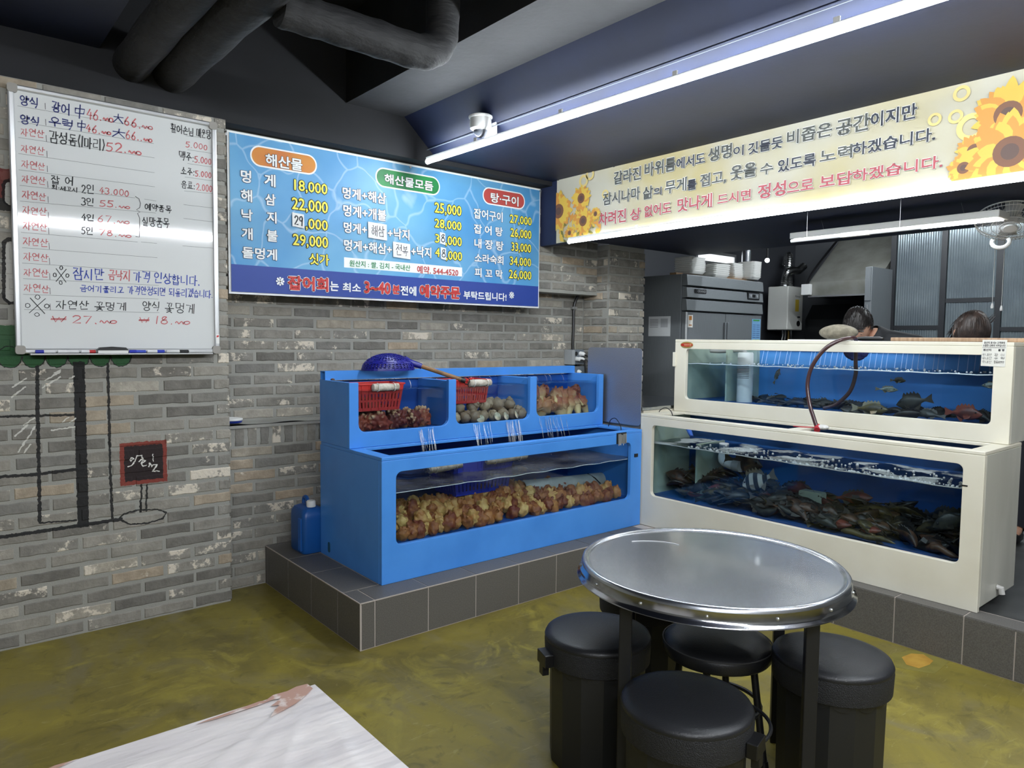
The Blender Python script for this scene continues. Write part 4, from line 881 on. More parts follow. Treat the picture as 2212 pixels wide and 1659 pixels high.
prep("해산물|해산물모듬|탕·구이|멍|게|해|삼|낙|지|개|불|돌멍게|멍게+해삼|멍게+개불|멍게+|+낙지|멍게+해삼+|잡어구이|잡 어 탕|내 장 탕|소라숙회|피 꼬 막|18,000|22,000|,000|29,000|싯가|25,000|28,000|3|4|27,000|26,000|33,000|34,000|잡어회|3~40|분|예약주문|는|최소|전에|부탁드립니다!|갈라진|바위틈|에서도|생명|이|깃들듯|비좁은|공간|이지만|잠시나마|삶|의|무게|를|접고,|웃을|수|있도록|노력|하겠습니다.|차려진|상|없어도|맛나게|드시면|정성|으로|보답|원산지 : 쌀, 김치 - 국내산|예약. 544-4520|※".split('|'))
# ================================================================ menu banner
def flat(name, c, r=.55, **k): return mat(name, c, r, **k)
INK = {'white': flat('printed_white', C(238, 240, 240)), 'navy': flat('printed_navy', C(24, 32, 66)), 'yellow': flat('printed_yellow', C(238, 226, 84)), 'black': flat('printed_black', C(18, 20, 26)), 'green': flat('printed_green', C(30, 130, 74)),
       'red': flat('printed_red', C(196, 58, 56)), 'darkred': flat('printed_dark_red', C(186, 66, 62)), 'blue': flat('banner_blue_band', C(40, 66, 146)), 'orange': flat('printed_orange', C(206, 134, 44), col2=C(196, 112, 50), ns=4), 'pillgreen': flat('printed_pill_green', C(36, 136, 70), col2=C(26, 104, 60), ns=5), 'pillred': flat('printed_pill_red', C(178, 70, 66)), 'paper': flat('white_paper_slip', C(226, 227, 226), .7), 'pen': flat('black_pen', C(34, 36, 42))}
def banner_blue():
    m = bpy.data.materials.new('printed_water_blue'); m.use_nodes = True; nt = m.node_tree; L = nt.links.new; p = nt.nodes['Principled BSDF']; p.inputs['Roughness'].default_value = .5
    geo = nd(nt, 'ShaderNodeNewGeometry')
    def nz(s, d=3, dist=0): n = nd(nt, 'ShaderNodeTexNoise'); n.inputs['Scale'].default_value = s; n.inputs['Detail'].default_value = d; n.inputs['Distortion'].default_value = dist; L(geo.outputs[0], n.inputs[0]); return n
    n = nz(1.6); mx = nd(nt, 'ShaderNodeMix', data_type='RGBA'); mx.inputs[6].default_value = C(62, 138, 196); mx.inputs[7].default_value = C(110, 170, 206); mr = nd(nt, 'ShaderNodeMapRange'); mr.inputs[1].default_value = .35; mr.inputs[2].default_value = .68; L(n.outputs[0], mr.inputs[0]); L(mr.outputs[0], mx.inputs[0])
    v = nd(nt, 'ShaderNodeTexVoronoi', feature='DISTANCE_TO_EDGE'); v.inputs['Scale'].default_value = 3.6
    n2 = nz(3, 2); ad = nd(nt, 'ShaderNodeVectorMath', operation='MULTIPLY_ADD'); L(n2.outputs['Color'], ad.inputs[0]); ad.inputs[1].default_value = (.35, .35, .35); L(geo.outputs[0], ad.inputs[2]); L(ad.outputs[0], v.inputs['Vector'])
    mk = nd(nt, 'ShaderNodeMapRange'); mk.inputs[1].default_value = .035; mk.inputs[2].default_value = 0; mk.inputs[4].default_value = .32; L(v.outputs[0], mk.inputs[0])
    m2 = nd(nt, 'ShaderNodeMix', data_type='RGBA'); m2.inputs[7].default_value = C(214, 232, 240); L(mk.outputs[0], m2.inputs[0]); L(mx.outputs[2], m2.inputs[6]); L(m2.outputs[2], p.inputs['Base Color']); return m
YBN = 4.168
bx0, bx1 = at_y(490, 300, YBN).x, at_y(1166, 500, YBN).x; bz0, bz1 = at_y(497, 634, YBN).z, at_y(488, 280, YBN).z
ban = thing('menu_banner', 'blue seafood price banner hung on the brick band above the blue tanks', 'banner', ((bx0+bx1)/2, YBN, bz0))
def BP(zx, zy): q = at_y(470+zx/3.0301, 270+zy/3.0301, YBN); return q.x, q.z
bmap = FY(YBN)
zsplit = BP(65, 908)[1]
part(MB().grid(48, 12, lambda a, b: (bx0+(bx1-bx0)*a, YBN+.004*math.sin(a*9)*math.sin(b*3), bz0+(bz1-bz0)*b)), 'sheet', INK['white'], ban, smooth=True, ang=180)
e = .012; W1_, W2_, W3_ = -.006, -.0075, -.009
part(MB().prism(rect(bx0+e, bx1-e, zsplit, bz1-e), [], W1_+.0008, 0, bmap, back=False), 'blue_print', banner_blue(), ban)
part(MB().prism(rect(bx0+e, bx1-e, bz0+e, zsplit), [], W1_+.0008, 0, bmap, back=False), 'bottom_band', INK['blue'], ban)
for zx, zy in ((1258, 278), (50, 60), (2108, 432)):
    u, v = BP(zx, zy); part(MB().cyl((u, YBN-.012, v), (u, YBN-.002, v), .007, n=12), 'eyelet', M['alu'], ban)
def pill(x0, x1, top, bot, ink):
    u0, u1 = BP(x0, 0)[0], BP(x1, 0)[0]; u0 = BP(x0, top[1])[0]; u1 = BP(x1, bot[1])[0]; v1, v0 = BP(*top)[1], BP(*bot)[1]; r = (v1-v0)/2*.98
    o = part(MB().prism(rrect(u0, u1, v0, v1, r, 8), [], W1_, 0, bmap, back=False), 'title_pill', INK['white'], ban); e = .009
    part(MB().prism(rrect(u0+e, u1-e, v0+e, v1-e, r-e, 8), [], W1_-.0007, 0, bmap, back=False), 'pill_colour', INK[ink], o)
pill(210, 648, (300, 141), (560, 321), 'orange'); pill(1030, 1452, (1110, 285), (1380, 457), 'pillgreen'); pill(1732, 2008, (1800, 413), (1940, 548), 'pillred')
def btext(body, x0, yt, yb, x1, ink='white', edge='navy', bold=.028, eo=.062):
    (u0, v1), v0, u1 = BP(x0, yt), BP(x0, yb)[1], BP(x1, yb)[0]
    mb = MB()
    if edge: put_text(mb, body, u0, u1, v0, v1, bmap, W2_, eo, 1, bbo=.04)
    put_text(mb, body, u0, u1, v0, v1, bmap, W3_, bold, 0, bbo=.04)
    part(mb, 'lettering', [INK[ink], INK[edge or 'navy']], ban)
for a in (('해산물', 308, 183, 268, 553), ('해산물모듬', 1087, 316, 384, 1408), ('탕·구이', 1782, 440, 507, 1966)): btext(*a, edge='black')
for a in (('멍', 146, 290, 376, 218), ('게', 300, 316, 402, 377), ('해', 146, 416, 500, 225), ('삼', 306, 446, 524, 378), ('낙', 150, 546, 626, 228), ('지', 316, 563, 642, 384), ('개', 152, 668, 750, 228), ('불', 316, 684, 762, 392), ('돌멍게', 155, 793, 872, 387),
          ('멍게+해삼', 812, 403, 482, 1100), ('멍게+개불', 817, 518, 598, 1100), ('멍게+', 820, 632, 706, 975), ('+낙지', 1108, 668, 744, 1252), ('멍게+해삼+', 822, 746, 824, 1138), ('+낙지', 1262, 788, 864, 1395),
          ('잡어구이', 1672, 543, 612, 1862), ('잡 어 탕', 1672, 646, 710, 1862), ('내 장 탕', 1675, 740, 806, 1868), ('소라숙회', 1677, 838, 900, 1867), ('피 꼬 막', 1677, 933, 996, 1862)): btext(*a)
for a in (('18,000', 495, 353, 440, 717), ('22,000', 480, 470, 566, 720), (',000', 570, 606, 692, 720), ('29,000', 487, 708, 800, 722), ('싯가', 595, 836, 914, 728), ('25,000', 1415, 503, 586, 1593), ('28,000', 1415, 610, 682, 1593), ('3', 1418, 710, 772, 1450), (',000', 1486, 722, 796, 1595), ('4', 1418, 802, 864, 1452), (',000', 1490, 820, 892, 1597),
          ('27,000', 1908, 583, 650, 2052), ('26,000', 1912, 672, 742, 2050), ('33,000', 1918, 765, 834, 2048), ('34,000', 1908, 858, 926, 2048), ('26,000', 1902, 944, 1014, 2050)): btext(*a, ink='yellow', edge='black', bold=.02, eo=.07)
# white strip and the notice
u0, v1 = BP(825, 866); u1, v0 = BP(1597, 0)[0], BP(825, 932)[1]; u1 = BP(1597, 960)[0]
part(MB().prism(rect(u0, u1, v0, v1), [], W1_, 0, bmap, back=False), 'white_strip', INK['white'], ban)
btext('원산지 : 쌀, 김치 - 국내산', 858, 882, 928, 1258, 'green', None, .012); btext('예약. 544-4520', 1300, 918, 972, 1572, 'darkred', None, .022)
btext('※', 375, 990, 1054, 437, 'white', None, .02)
for a in (('잡어회', 455, 984, 1080, 722), ('3~40', 955, 1020, 1102, 1130), ('분', 1140, 1046, 1106, 1190), ('예약주문', 1318, 1042, 1128, 1583)): btext(*a, ink='red', edge='white', bold=.045, eo=.085)
for a in (('는', 730, 1022, 1086, 790), ('최소', 813, 1030, 1092, 935), ('전에', 1193, 1050, 1116, 1297), ('부탁드립니다!', 1605, 1084, 1140, 1887)): btext(*a, edge=None, bold=.03)
btext('※', 1902, 1088, 1138, 1938, 'white', None, .02)
# slips of paper stuck over old prices
def slip(body, x0, x1, y0, y1, label, pen=.0045):
    u0, v1 = BP(x0, y0); u1, v0 = BP(x1, y1)[0], BP(x0, y1)[1]
    o = solo(MB().prism([(u0, v0+.004), (u1, v0-.003), (u1-.003, v1-.005), (u0-.002, v1)], [], -.0135, -.0125, bmap), 'paper_slip', INK['paper'], label, 'paper slip', (u0, YBN-.013, v0))
    mb = MB(); k = .16*(u1-u0); put_hand(mb, body, u0+k, u1-k, v0+.18*(v1-v0), v1-.2*(v1-v0), bmap, -.0145, pen, jit=.02, slant=.04); part(mb, 'handwriting', INK['pen'], o)
slip('29', 484, 563, 573, 668, 'white paper slip handwritten 29 in the first price column', .0085)
slip('해삼', 980, 1103, 634, 742, 'white paper slip handwritten over the third combination dish'); slip('전복', 1143, 1256, 764, 868, 'white paper slip handwritten over the fourth combination dish')
slip('8', 1450, 1485, 702, 780, 'narrow paper slip with an 8 in the upper patched price', .006); slip('8', 1455, 1490, 800, 880, 'narrow paper slip with an 8 in the lower patched price', .006)

# ================================================================ whiteboard
YW = 3.985
wx0, wx1 = at_y(22, 400, YW).x, at_y(469, 400, YW).x; wz0, wz1 = at_y(42, 762, YW).z, at_y(22, 180, YW).z
wz0 = wz1-1.215; 
wbd = thing('whiteboard', 'framed whiteboard with handwritten seafood prices on the brick wall', 'whiteboard', (wx0, YW, wz0))
fr = .024
part(MB().box(wx0+fr, wx1-fr, YW+.004, YW+.012, wz0+fr, wz1-fr), 'writing_surface', mat('white_enamel', C(222, 224, 224), .055, spec=.6), wbd)
for b in ((wx0, wx1, wz1-fr, wz1), (wx0, wx1, wz0, wz0+fr), (wx0, wx0+fr, wz0+fr, wz1-fr), (wx1-fr, wx1, wz0+fr, wz1-fr)):
    part(MB().box(b[0], b[1], YW-.008, YW+.022, b[2], b[3]), 'frame_rail', M['alu'], wbd, bevel=.006)
gp = mat('grey_plastic_corner', C(150, 146, 140), .5)
for cx, cz in ((wx0, wz0), (wx1-.036, wz0), (wx0, wz1-.036), (wx1-.036, wz1-.036)): part(MB().prism(rrect(cx-.002, cx+.038, cz-.002, cz+.038, .012), [], -.011, .02, FY(YW)), 'corner_cap', gp, wbd)
part(MB().box(wx0+.05, wx1-.05, YW-.055, YW-.006, wz0-.006, wz0+.002), 'pen_tray', M['alu'], wbd, bevel=.002)
u, v = at_y(470, 735, YW).x, at_y(470, 735, YW).z
st_ = part(MB().prism(rect(wx1-.02, wx1-.003, wz0+.05, wz0+.1), [], -.0095, -.008, FY(YW)), 'sticker', M['white_plastic'], wbd)
part(MB().prism([(wx1-.018, wz0+.083), (wx1-.006, wz0+.086), (wx1-.006, wz0+.096), (wx1-.017, wz0+.093)], [], -.0102, -.0095, FY(YW)), 'sticker_mark', INK['red'], st_)
PEN = {'n': flat('navy_marker', C(34, 44, 110), .5), 'r': flat('faded_red_marker', C(196, 96, 100), .5), 'k': flat('black_marker', C(40, 42, 46), .5), 'b': flat('blue_marker', C(44, 70, 168), .5), 'l': flat('thin_black_line', C(96, 98, 100), .5)}
wmap = FY(YW); wd_ = .003
def WP(zx, zy): q = at_y(zx/2.592, 140+zy/2.592, YW+.004); return q.x, q.z
def hw(body, ink, x0, yt, yb, x1, pen=.0042, dy=None):
    """yt, yb at the left end; the line runs level on the board"""
    (u0, v1), v0 = WP(x0, yt), WP(x0, yb)[1]; u1 = WP(x1, yb+(x1-x0)*.1)[0]
    mb = MB(); put_hand(mb, body, u0, u1, v0, v1, wmap, wd_, pen); part(mb, 'handwriting', PEN[ink], wbd)
def rule(x0, y0, x1, y1, pen=.0014, ink='l'):
    mb = MB(); mb.ribbon([WP(x0, y0), WP((x0+x1)/2, (y0+y1)/2), WP(x1, y1)], pen, wmap, wd_); part(mb, 'ruled_line', PEN[ink], wbd)
for a in ((98,230,858,360),(100,318,860,441),(103,407,864,521),(103,497,864,604),(105,588,866,683),(110,675,755,745),(112,763,872,830),(115,850,770,912),(118,938,770,992),(124,1024,880,1080),(124,1110,880,1158),(130,1197,888,1235),(130,1285,886,1312),(136,1370,892,1388),
          (1040,398,1180,412),(1050,475,1186,496),(1050,553,1188,573),(1035,628,1190,650),(1032,706,1192,722),(1028,783,1192,802),(1028,860,1194,880),(1028,936,1196,954),(1022,1014,1196,1027),(808,752,874,763),(790,992,878,1000)): rule(*a)
for k, x in enumerate((252, 255, 258, 262, 264, 266, 268, 270, 272, 274, 276, 277, 279, 280)):
    y = (215, 305, 395, 483, 566, 653, 738, 826, 914, 998, 1083, 1168, 1250, 1338)[k]; rule(x, y, x+2, y+34, .002, 'k')
hw('양식', 'n', 110, 170, 222, 214, .0055); hw('광어', 'n', 290, 205, 262, 388, .0055); hw('中', 'n', 416, 228, 292, 470, .005); hw('46.~', 'r', 484, 245, 300, 630, .005); hw('大', 'n', 634, 278, 322, 684, .005); hw('66.~', 'r', 694, 288, 338, 855, .005)
hw('양식', 'n', 112, 278, 326, 222, .0055); hw('우럭', 'n', 272, 290, 340, 408, .0055); hw('中', 'n', 430, 312, 360, 476, .005); hw('46.~', 'r', 480, 330, 372, 620, .005); hw('大', 'n', 630, 360, 402, 694, .005); hw('66..~', 'r', 702, 366, 412, 852, .005)
for k, y in enumerate((350, 446, 534, 614, 705, 790, 880, 968, 1052, 1140, 1228)):
    hw('자연산', 'r', 116+1.8*k, y, y+42, (246 if k not in (1,) else 244)+3*k, .0035)
hw('감성돔(1마리)', 'k', 275, 370, 432, 584, .0055); hw('52.~', 'r', 592, 428, 478, 792, .0055)
hw('잡 어', 'k', 286, 618, 662, 408, .005); hw('회·세꼬시', 'k', 290, 672, 696, 434, .004); hw('2인', 'k', 455, 668, 716, 528, .005); hw('43.000', 'r', 555, 684, 718, 720, .004)
hw('3인', 'k', 456, 746, 786, 524, .005); hw('55.~', 'r', 556, 756, 790, 728, .004); hw('4인', 'k', 456, 836, 870, 526, .005); hw('67.~', 'r', 545, 838, 876, 722, .004); hw('5인', 'k', 455, 910, 948, 520, .005); hw('78.~', 'r', 552, 920, 952, 730, .004)
hw('예약품목', 'k', 810, 775, 812, 958, .0045); hw('실망품목', 'k', 796, 850, 900, 946, .0045)
mb = MB()
mb.ribbon([WP(*q) for q in ((758, 738), (778, 750), (786, 775), (782, 800), (764, 812), (784, 824), (770, 832), (782, 860), (782, 930), (780, 965), (760, 962))], .003, wmap, wd_); part(mb, 'bracket', PEN['k'], wbd)
hw('활어손님', 'k', 955, 330, 375, 1085, .0042); hw('매운탕', 'k', 1100, 352, 402, 1180, .0042); hw('5.000', 'r', 1038, 428, 458, 1160, .004)
hw('맥주:', 'k', 1002, 486, 532, 1084, .0042); hw('5.000', 'r', 1088, 512, 545, 1182, .004); hw('소주:', 'k', 1012, 572, 612, 1088, .0042); hw('5.000', 'r', 1092, 590, 622, 1182, .004); hw('음료:', 'k', 1014, 648, 688, 1090, .0042); hw('2.000', 'r', 1098, 664, 700, 1186, .004)
hw('※', 'k', 302, 1130, 1222, 378, .004); hw('잠시만', 'b', 408, 1138, 1200, 582, .0055); hw('금낙지', 'r', 606, 1150, 1204, 728, .005); hw('가격', 'b', 745, 1155, 1212, 840, .005); hw('인상합니다.', 'b', 862, 1168, 1222, 1118, .005)
hw('금어기풀리고', 'b', 448, 1232, 1268, 694, .0042); hw('가격안정되면', 'b', 714, 1240, 1284, 926, .0042); hw('되돌리겠습니다.', 'b', 946, 1250, 1294, 1190, .0042)
hw('※', 'k', 150, 1302, 1402, 258, .0035); hw('자연산', 'k', 312, 1318, 1366, 498, .0042); hw('꽃멍게', 'k', 528, 1326, 1372, 706, .0042); hw('양식', 'k', 796, 1326, 1376, 896, .0042); hw('꽃멍게', 'k', 922, 1330, 1386, 1090, .0042)
hw('₩', 'r', 288, 1405, 1440, 366, .004); hw('27.~', 'r', 402, 1404, 1446, 650, .0045); hw('₩', 'r', 780, 1412, 1446, 832, .004); hw('18.~', 'r', 870, 1408, 1450, 1058, .0045)
# pens and eraser on the tray
zt_ = wz0+.0095; yy = YW-.03
def marker(x0, x1, capc, bodyc, label):
    t = thing('marker_pen', label, 'marker', (x0, yy, zt_)); l = x1-x0
    part(MB().tube([(x0+l*.42, yy, zt_), (x0+l*.97, yy, zt_), (x1, yy, zt_)], [.0075, .0075, .005], 10), 'barrel', mat('marker_barrel', bodyc, .4), t, smooth=True); part(MB().tube([(x0, yy, zt_), (x0+l*.02, yy, zt_), (x0+l*.42, yy, zt_)], [.006, .0082, .0082], 10), 'cap', mat('marker_cap', capc, .4), t, smooth=True)
wpx = lambda px: at_y(px, 753, YW).x
marker(wpx(74), wpx(118), C(34, 44, 160), C(220, 220, 222), 'blue capped marker at the left end of the whiteboard tray')
marker(wpx(122), wpx(168), C(226, 226, 226), C(222, 222, 222), 'white marker beside the blue capped one on the tray')
marker(wpx(204), wpx(172), C(190, 40, 44), C(224, 224, 226), 'red capped marker left of the board eraser')
marker(wpx(276), wpx(312), C(30, 44, 170), C(60, 80, 190), 'blue marker right of the board eraser')
marker(wpx(352), wpx(314), C(40, 60, 180), C(224, 224, 226), 'white marker with a blue end near the right of the tray')
marker(wpx(404), wpx(356), C(24, 24, 26), C(226, 226, 226), 'black capped marker at the right end of the whiteboard tray')
er = thing('board_eraser', 'black board eraser with a white felt on the whiteboard tray', 'eraser', (wpx(206), yy, zt_-.008))
part(MB().box(wpx(208), wpx(272), YW-.05, YW-.012, zt_-.008, zt_+.006), 'felt', M['white_plastic'], er); part(MB().prism([(wpx(206), zt_+.006), (wpx(274), zt_+.006), (wpx(268), zt_+.02), (wpx(240), zt_+.024), (wpx(212), zt_+.02)], [], -.052, -.01, FY(YW)), 'grip', M['black_plastic'], er, bevel=.003)

# ================================================================ sunflower banner
XS = 3.722
smap = FX(XS)
def SP(zx, zy): q = at_x(1180+zx/2.1434, 130+zy/2.1434, XS); return -q.y, q.z
su0 = SP(47, 700)[0]; sz0, sz1 = at_x(1300, 515, XS).z, SP(300, 478)[1]; sz0 = SP(47, 848)[1]; sz1 = SP(47, 540)[1]; su1 = -.55
lbn = thing('slogan_banner', 'long cream slogan banner with sunflowers hung above the white tanks', 'banner', (XS, 2.2, sz0))
cream = mat('printed_cream_cloth', C(184, 180, 164), .8, col2=C(178, 166, 124), ns=1.6, lo=.42, hi=.66)
part(MB().grid(60, 6, lambda a, b: (XS+.002+.002*math.sin(a*70)*math.sin(b*3), -(su0+(su1-su0)*a), sz0+(sz1-sz0)*b)), 'sheet', cream, lbn, smooth=True, ang=180)
part(MB().box(XS-.004, XS+.002, -su1, -su0, sz1-.004, sz1+.008), 'top_hem', mat('white_hem', C(224, 222, 214), .7), lbn)
sw1, sw2 = -.005, -.0062
SI = {'g': flat('printed_grey', C(74, 76, 72)), 'n': flat('printed_slate', C(36, 40, 54)), 'r': flat('printed_rose', C(166, 70, 78)), 'w': flat('printed_soft_white', C(236, 236, 230))}
def stext(body, ink, x0, yt, yb, x1):
    (u0, v1), v0 = SP(x0, yt), SP(x0, yb)[1]; u1 = SP(x1, yb-(x1-x0)*.2)[0]
    mb = MB(); put_text(mb, body, u0, u1, v0, v1, smap, sw1, .06, 1, bbo=.03); put_text(mb, body, u0, u1, v0, v1, smap, sw2, .022, 0, bbo=.03); part(mb, 'lettering', [SI[ink], SI['w']], lbn)
for a in (('갈라진','g',315,518,580,441),('바위틈','g',458,478,542,600),('에서도','n',605,455,508,737),('생명','g',752,408,475,862),('이','n',868,402,450,917),('깃들듯','n',937,385,440,1097),('비좁은','g',1117,330,396,1325),('공간','g',1345,278,356,1500),('이지만','n',1505,245,316,1717),
          ('잠시나마','g',265,618,676,437),('삶','g',450,588,648,497),('의','n',500,592,630,537),('무게','g',552,560,622,652),('를','n',655,556,606,697),('접고,','g',715,530,592,835),('웃을','g',855,492,560,975),('수','g',993,482,536,1053),('있도록','n',1075,462,522,1250),('노력','g',1268,418,480,1420),('하겠습니다.','n',1420,386,446,1803),
          ('차려진','r',245,708,770,372),('상','r',390,690,746,440),('없어도','r',457,674,730,580),('맛나게','r',610,642,706,770),('드시면','r',795,622,672,950),('정성','r',983,578,646,1112),('으로','r',1118,566,616,1240),('보답','r',1268,536,596,1420),('하겠습니다.','r',1420,510,566,1838)): stext(*a)
pet = [flat('printed_petal_yellow', C(206, 172, 70)), flat('printed_petal_orange', C(196, 136, 58)), flat('printed_flower_disc', C(112, 74, 52)), flat('printed_flower_core', C(84, 62, 54)), flat('printed_leaf', C(116, 112, 52))]
def clip_u(u): return max(su0+.002, u)
_fl = [0]
def flower(zx, zy, r, seed, w=None, n=17, sq=1.0):
    _fl[0] += 1; w = sw1-.0013*(_fl[0] % 5)
    q = random.Random(seed); cu, cv = SP(zx, zy); mb = MB()
    for lay_, (rr, mi) in enumerate(((1.0, 0), (.9, 1), (.8, 0))):
        for k in range(n):
            t = 2*PI*(k+.5*lay_)/n+q.uniform(-.08, .08); L_ = r*rr*q.uniform(.86, 1.06); wd = r*.17*q.uniform(.8, 1.2)
            P = []
            for s, hw_ in ((.3, .6), (.55, 1), (.75, .85), (.9, .45), (1, 0), (.9, -.45), (.75, -.85), (.55, -1), (.3, -.6)):
                P.append((clip_u(cu+sq*(L_*s*math.cos(t)-wd*hw_*math.sin(t))), max(sz0, min(sz1, cv+L_*s*math.sin(t)+wd*hw_*math.cos(t)))))
            mb.add([smap(a, b, w-lay_*.00030-k*.000012) for a, b in P], [tuple(range(len(P)))], mi if q.random() < .6 else 1-mi)
    for rr, mi, d in ((.36, 2, .0010), (.19, 3, .00115)):
        P = [(clip_u(cu+sq*r*rr*math.cos(2*PI*i/20)), max(sz0, min(sz1, cv+r*rr*math.sin(2*PI*i/20)))) for i in range(20)]; mb.add([smap(a, b, w-d) for a, b in P], [tuple(range(20))], mi)
    part(mb, 'sunflower_print', pet, lbn)
def leaves(zx0, zx1, zy0, zy1, n, seed):
    q = random.Random(seed); mb = MB()
    for _ in range(n):
        cu, cv = SP(q.uniform(zx0, zx1), q.uniform(zy0, zy1)); t = q.uniform(0, 6.28); L_, wd = q.uniform(.04, .09), q.uniform(.008, .02)
        P = [(clip_u(cu+L_*s*math.cos(t)-wd*h*math.sin(t)), max(sz0+.001, min(sz1, cv+L_*s*math.sin(t)+wd*h*math.cos(t)))) for s, h in ((-.5, 0), (0, 1), (.5, 0), (0, -1))]; mb.add([smap(a, b, sw1+.0016-_*.00001) for a, b in P], [(0, 1, 2, 3)], q.choice((0, 0, 1, 4)))
    part(mb, 'leaf_print', pet, lbn)
leaves(50, 250, 700, 840, 90, 1); leaves(1890, 2280, 470, 560, 90, 2)
flower(60, 700, .15, 1); flower(165, 640, .10, 2); flower(232, 712, .05, 6); flower(175, 745, .105, 3); flower(110, 800, .05, 5)
flower(2140, 250, .155, 7); flower(1985, 420, .085, 8); flower(1935, 500, .075, 9); flower(2150, 425, .185, 4); flower(2190, 540, .08, 10)
for zx, zy, r in ((1925, 155, .036), (1897, 262, .032), (1970, 310, .062), (1800, 275, .03), (175, 560, .045), (205, 530, .04), (275, 620, .03)):
    cu, cv = SP(zx, zy); c_ = [(math.cos(2*PI*i/24), math.sin(2*PI*i/24)) for i in range(24)]
    part(MB().prism([(cu+r*a, cv+r*b) for a, b in c_], [[(cu+r*.6*a, cv+r*.6*b) for a, b in c_]], sw1, 0, smap, back=False), 'ring_print', flat('printed_pale_ring', C(210, 188, 120)), lbn)
for zx, zy in ((55, 549), (313, 486), (597, 415), (1010, 315), (1602, 171)):
    u, v = SP(zx, zy); o = part(MB().cyl(smap(u, v, -.006), smap(u, v, .002), .014, n=16), 'eyelet', flat('dark_eyelet', C(70, 72, 74)), lbn)
# ================================================================ white tanks
M['cream'] = mat('cream_tank_panel', C(226, 221, 205), .3, col2=C(218, 212, 194), ns=2.5, spec=.45)
M['cream_side'] = mat('stained_white_tank_side', C(206, 204, 192), .25, col2=C(188, 186, 174), ns=3, stretch=(1, 1, .25), spec=.5)
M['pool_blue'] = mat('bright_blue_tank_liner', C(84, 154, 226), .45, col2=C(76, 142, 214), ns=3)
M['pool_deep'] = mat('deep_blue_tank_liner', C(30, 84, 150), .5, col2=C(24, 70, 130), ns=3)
M['pale_green'] = mat('pale_green_glass_wall', C(176, 190, 172), .4, col2=C(150, 166, 150), ns=4)
XA, XE = 3.742, 4.27; ya, yb = 1.12, 3.152
lt = thing('fish_tank', 'large lower white tank full of dark fish behind the round table', 'fish tank', (XA, 2.1, .232))
win = rrect(-3.055, -1.207, .443, .918, .03)
part(MB().prism(rect(-yb, -ya, .232, .969), [win], 0, .03, FX(XA)), 'front_panel', M['cream'], lt, bevel=.003)
part(MB().box(XA+.03, XE, ya, ya+.03, .25, .969), 'side_panel', M['cream_side'], lt, bevel=.004)
part(MB().box(XA+.03, XE, yb-.03, yb, .232, .969), 'side_panel', M['pale_green'], lt, bevel=.002)
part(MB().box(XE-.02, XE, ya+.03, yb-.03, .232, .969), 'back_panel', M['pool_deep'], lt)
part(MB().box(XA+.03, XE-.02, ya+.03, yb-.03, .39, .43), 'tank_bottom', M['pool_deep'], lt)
part(MB().prism(rect(XA, XE, ya, yb), [rect(XA+.06, 4.09, ya+.075, 2.06), rect(XA+.06, 4.09, 2.12, yb-.1)], 0, .0178, FZ(.987)), 'top_rim', M['cream'], lt, bevel=.003)
part(MB().box(XA+.033, XA+.039, ya+.04, yb-.04, .43, .94), 'glass_pane', M['glass'], lt)
part(MB().prism(rrect(-3.061, -1.201, .437, .924, .033), [win], .0275, .0295, FX(XA)), 'window_seal', M['black_seal'], lt)
part(MB().box(XA+.0405, XA+.0415, ya+.03, yb-.03, .43, .793), 'water', M['water_dark'], lt)
part(MB().grid(14, 70, lambda a, b: (XA+.047+(XE-.03-XA-.047)*a, ya+.03+(yb-ya-.06)*b, .793+.003*math.sin(b*40+a*9))), 'water_surface', M['water_foam'], lt, smooth=True, ang=180)
part(MB().box(XA+.20, XE-.02, 2.83, 2.845, .43, .80), 'partition', M['pale_green'], lt)
part(MB().tube([(4.0, ya-.002, .30), (4.0, ya-.02, .30), (4.0, ya-.024, .272)], .014, 10), 'drain_tap', mat('wrapped_tap', C(196, 194, 190), .4), lt, smooth=True)
q = at_x(2084, 1049, XA); part(MB().box(XA-.002, XA, q.y-.012, q.y+.012, q.z-.003, q.z+.003), 'scratch_mark', M['black_plastic'], lt)

X2, X2E = 4.095, 4.72
u2 = thing('fish_tank', 'upper white tank with a bright blue inside and few fish', 'fish tank', (X2, 2.1, .988))
win = rrect(-3.060, -1.211, 1.078, 1.425, .026)
part(MB().prism(rect(-3.152, -1.128, .988, 1.47), [win], 0, .03, FX(X2)), 'front_panel', M['cream'], u2, bevel=.003)
part(MB().box(X2+.03, X2E, 1.128, 1.158, .988, 1.47), 'side_panel', M['cream_side'], u2, bevel=.003)
part(MB().box(X2+.03, X2E, 3.122, 3.152, .988, 1.47), 'side_panel', M['pale_green'], u2, bevel=.003)
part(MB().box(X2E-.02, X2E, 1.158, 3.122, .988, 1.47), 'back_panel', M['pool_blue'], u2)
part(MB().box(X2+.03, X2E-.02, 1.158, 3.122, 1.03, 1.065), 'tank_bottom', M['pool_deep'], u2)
part(MB().prism(rect(X2, X2E, 1.128, 3.152), [rect(X2+.05, X2E-.03, 1.2, 3.08)], 0, .0198, FZ(1.49)), 'top_rim', M['cream'], u2, bevel=.003)
part(MB().box(X2+.033, X2+.039, 1.16, 3.12, 1.065, 1.44), 'glass_pane', M['glass'], u2)
part(MB().prism(rrect(-3.066, -1.205, 1.072, 1.431, .029), [win], .0275, .0295, FX(X2)), 'window_seal', M['black_seal'], u2)
part(MB().box(X2+.0405, X2+.0415, 1.158, 3.122, 1.065, 1.323), 'water', M['water_front'], u2)
part(MB().grid(12, 60, lambda a, b: (X2+.047+(X2E-.02-X2-.047)*a, 1.158+1.964*b, 1.323+.003*math.sin(b*50+a*8))), 'water_surface', M['water_top'], u2, smooth=True, ang=180)
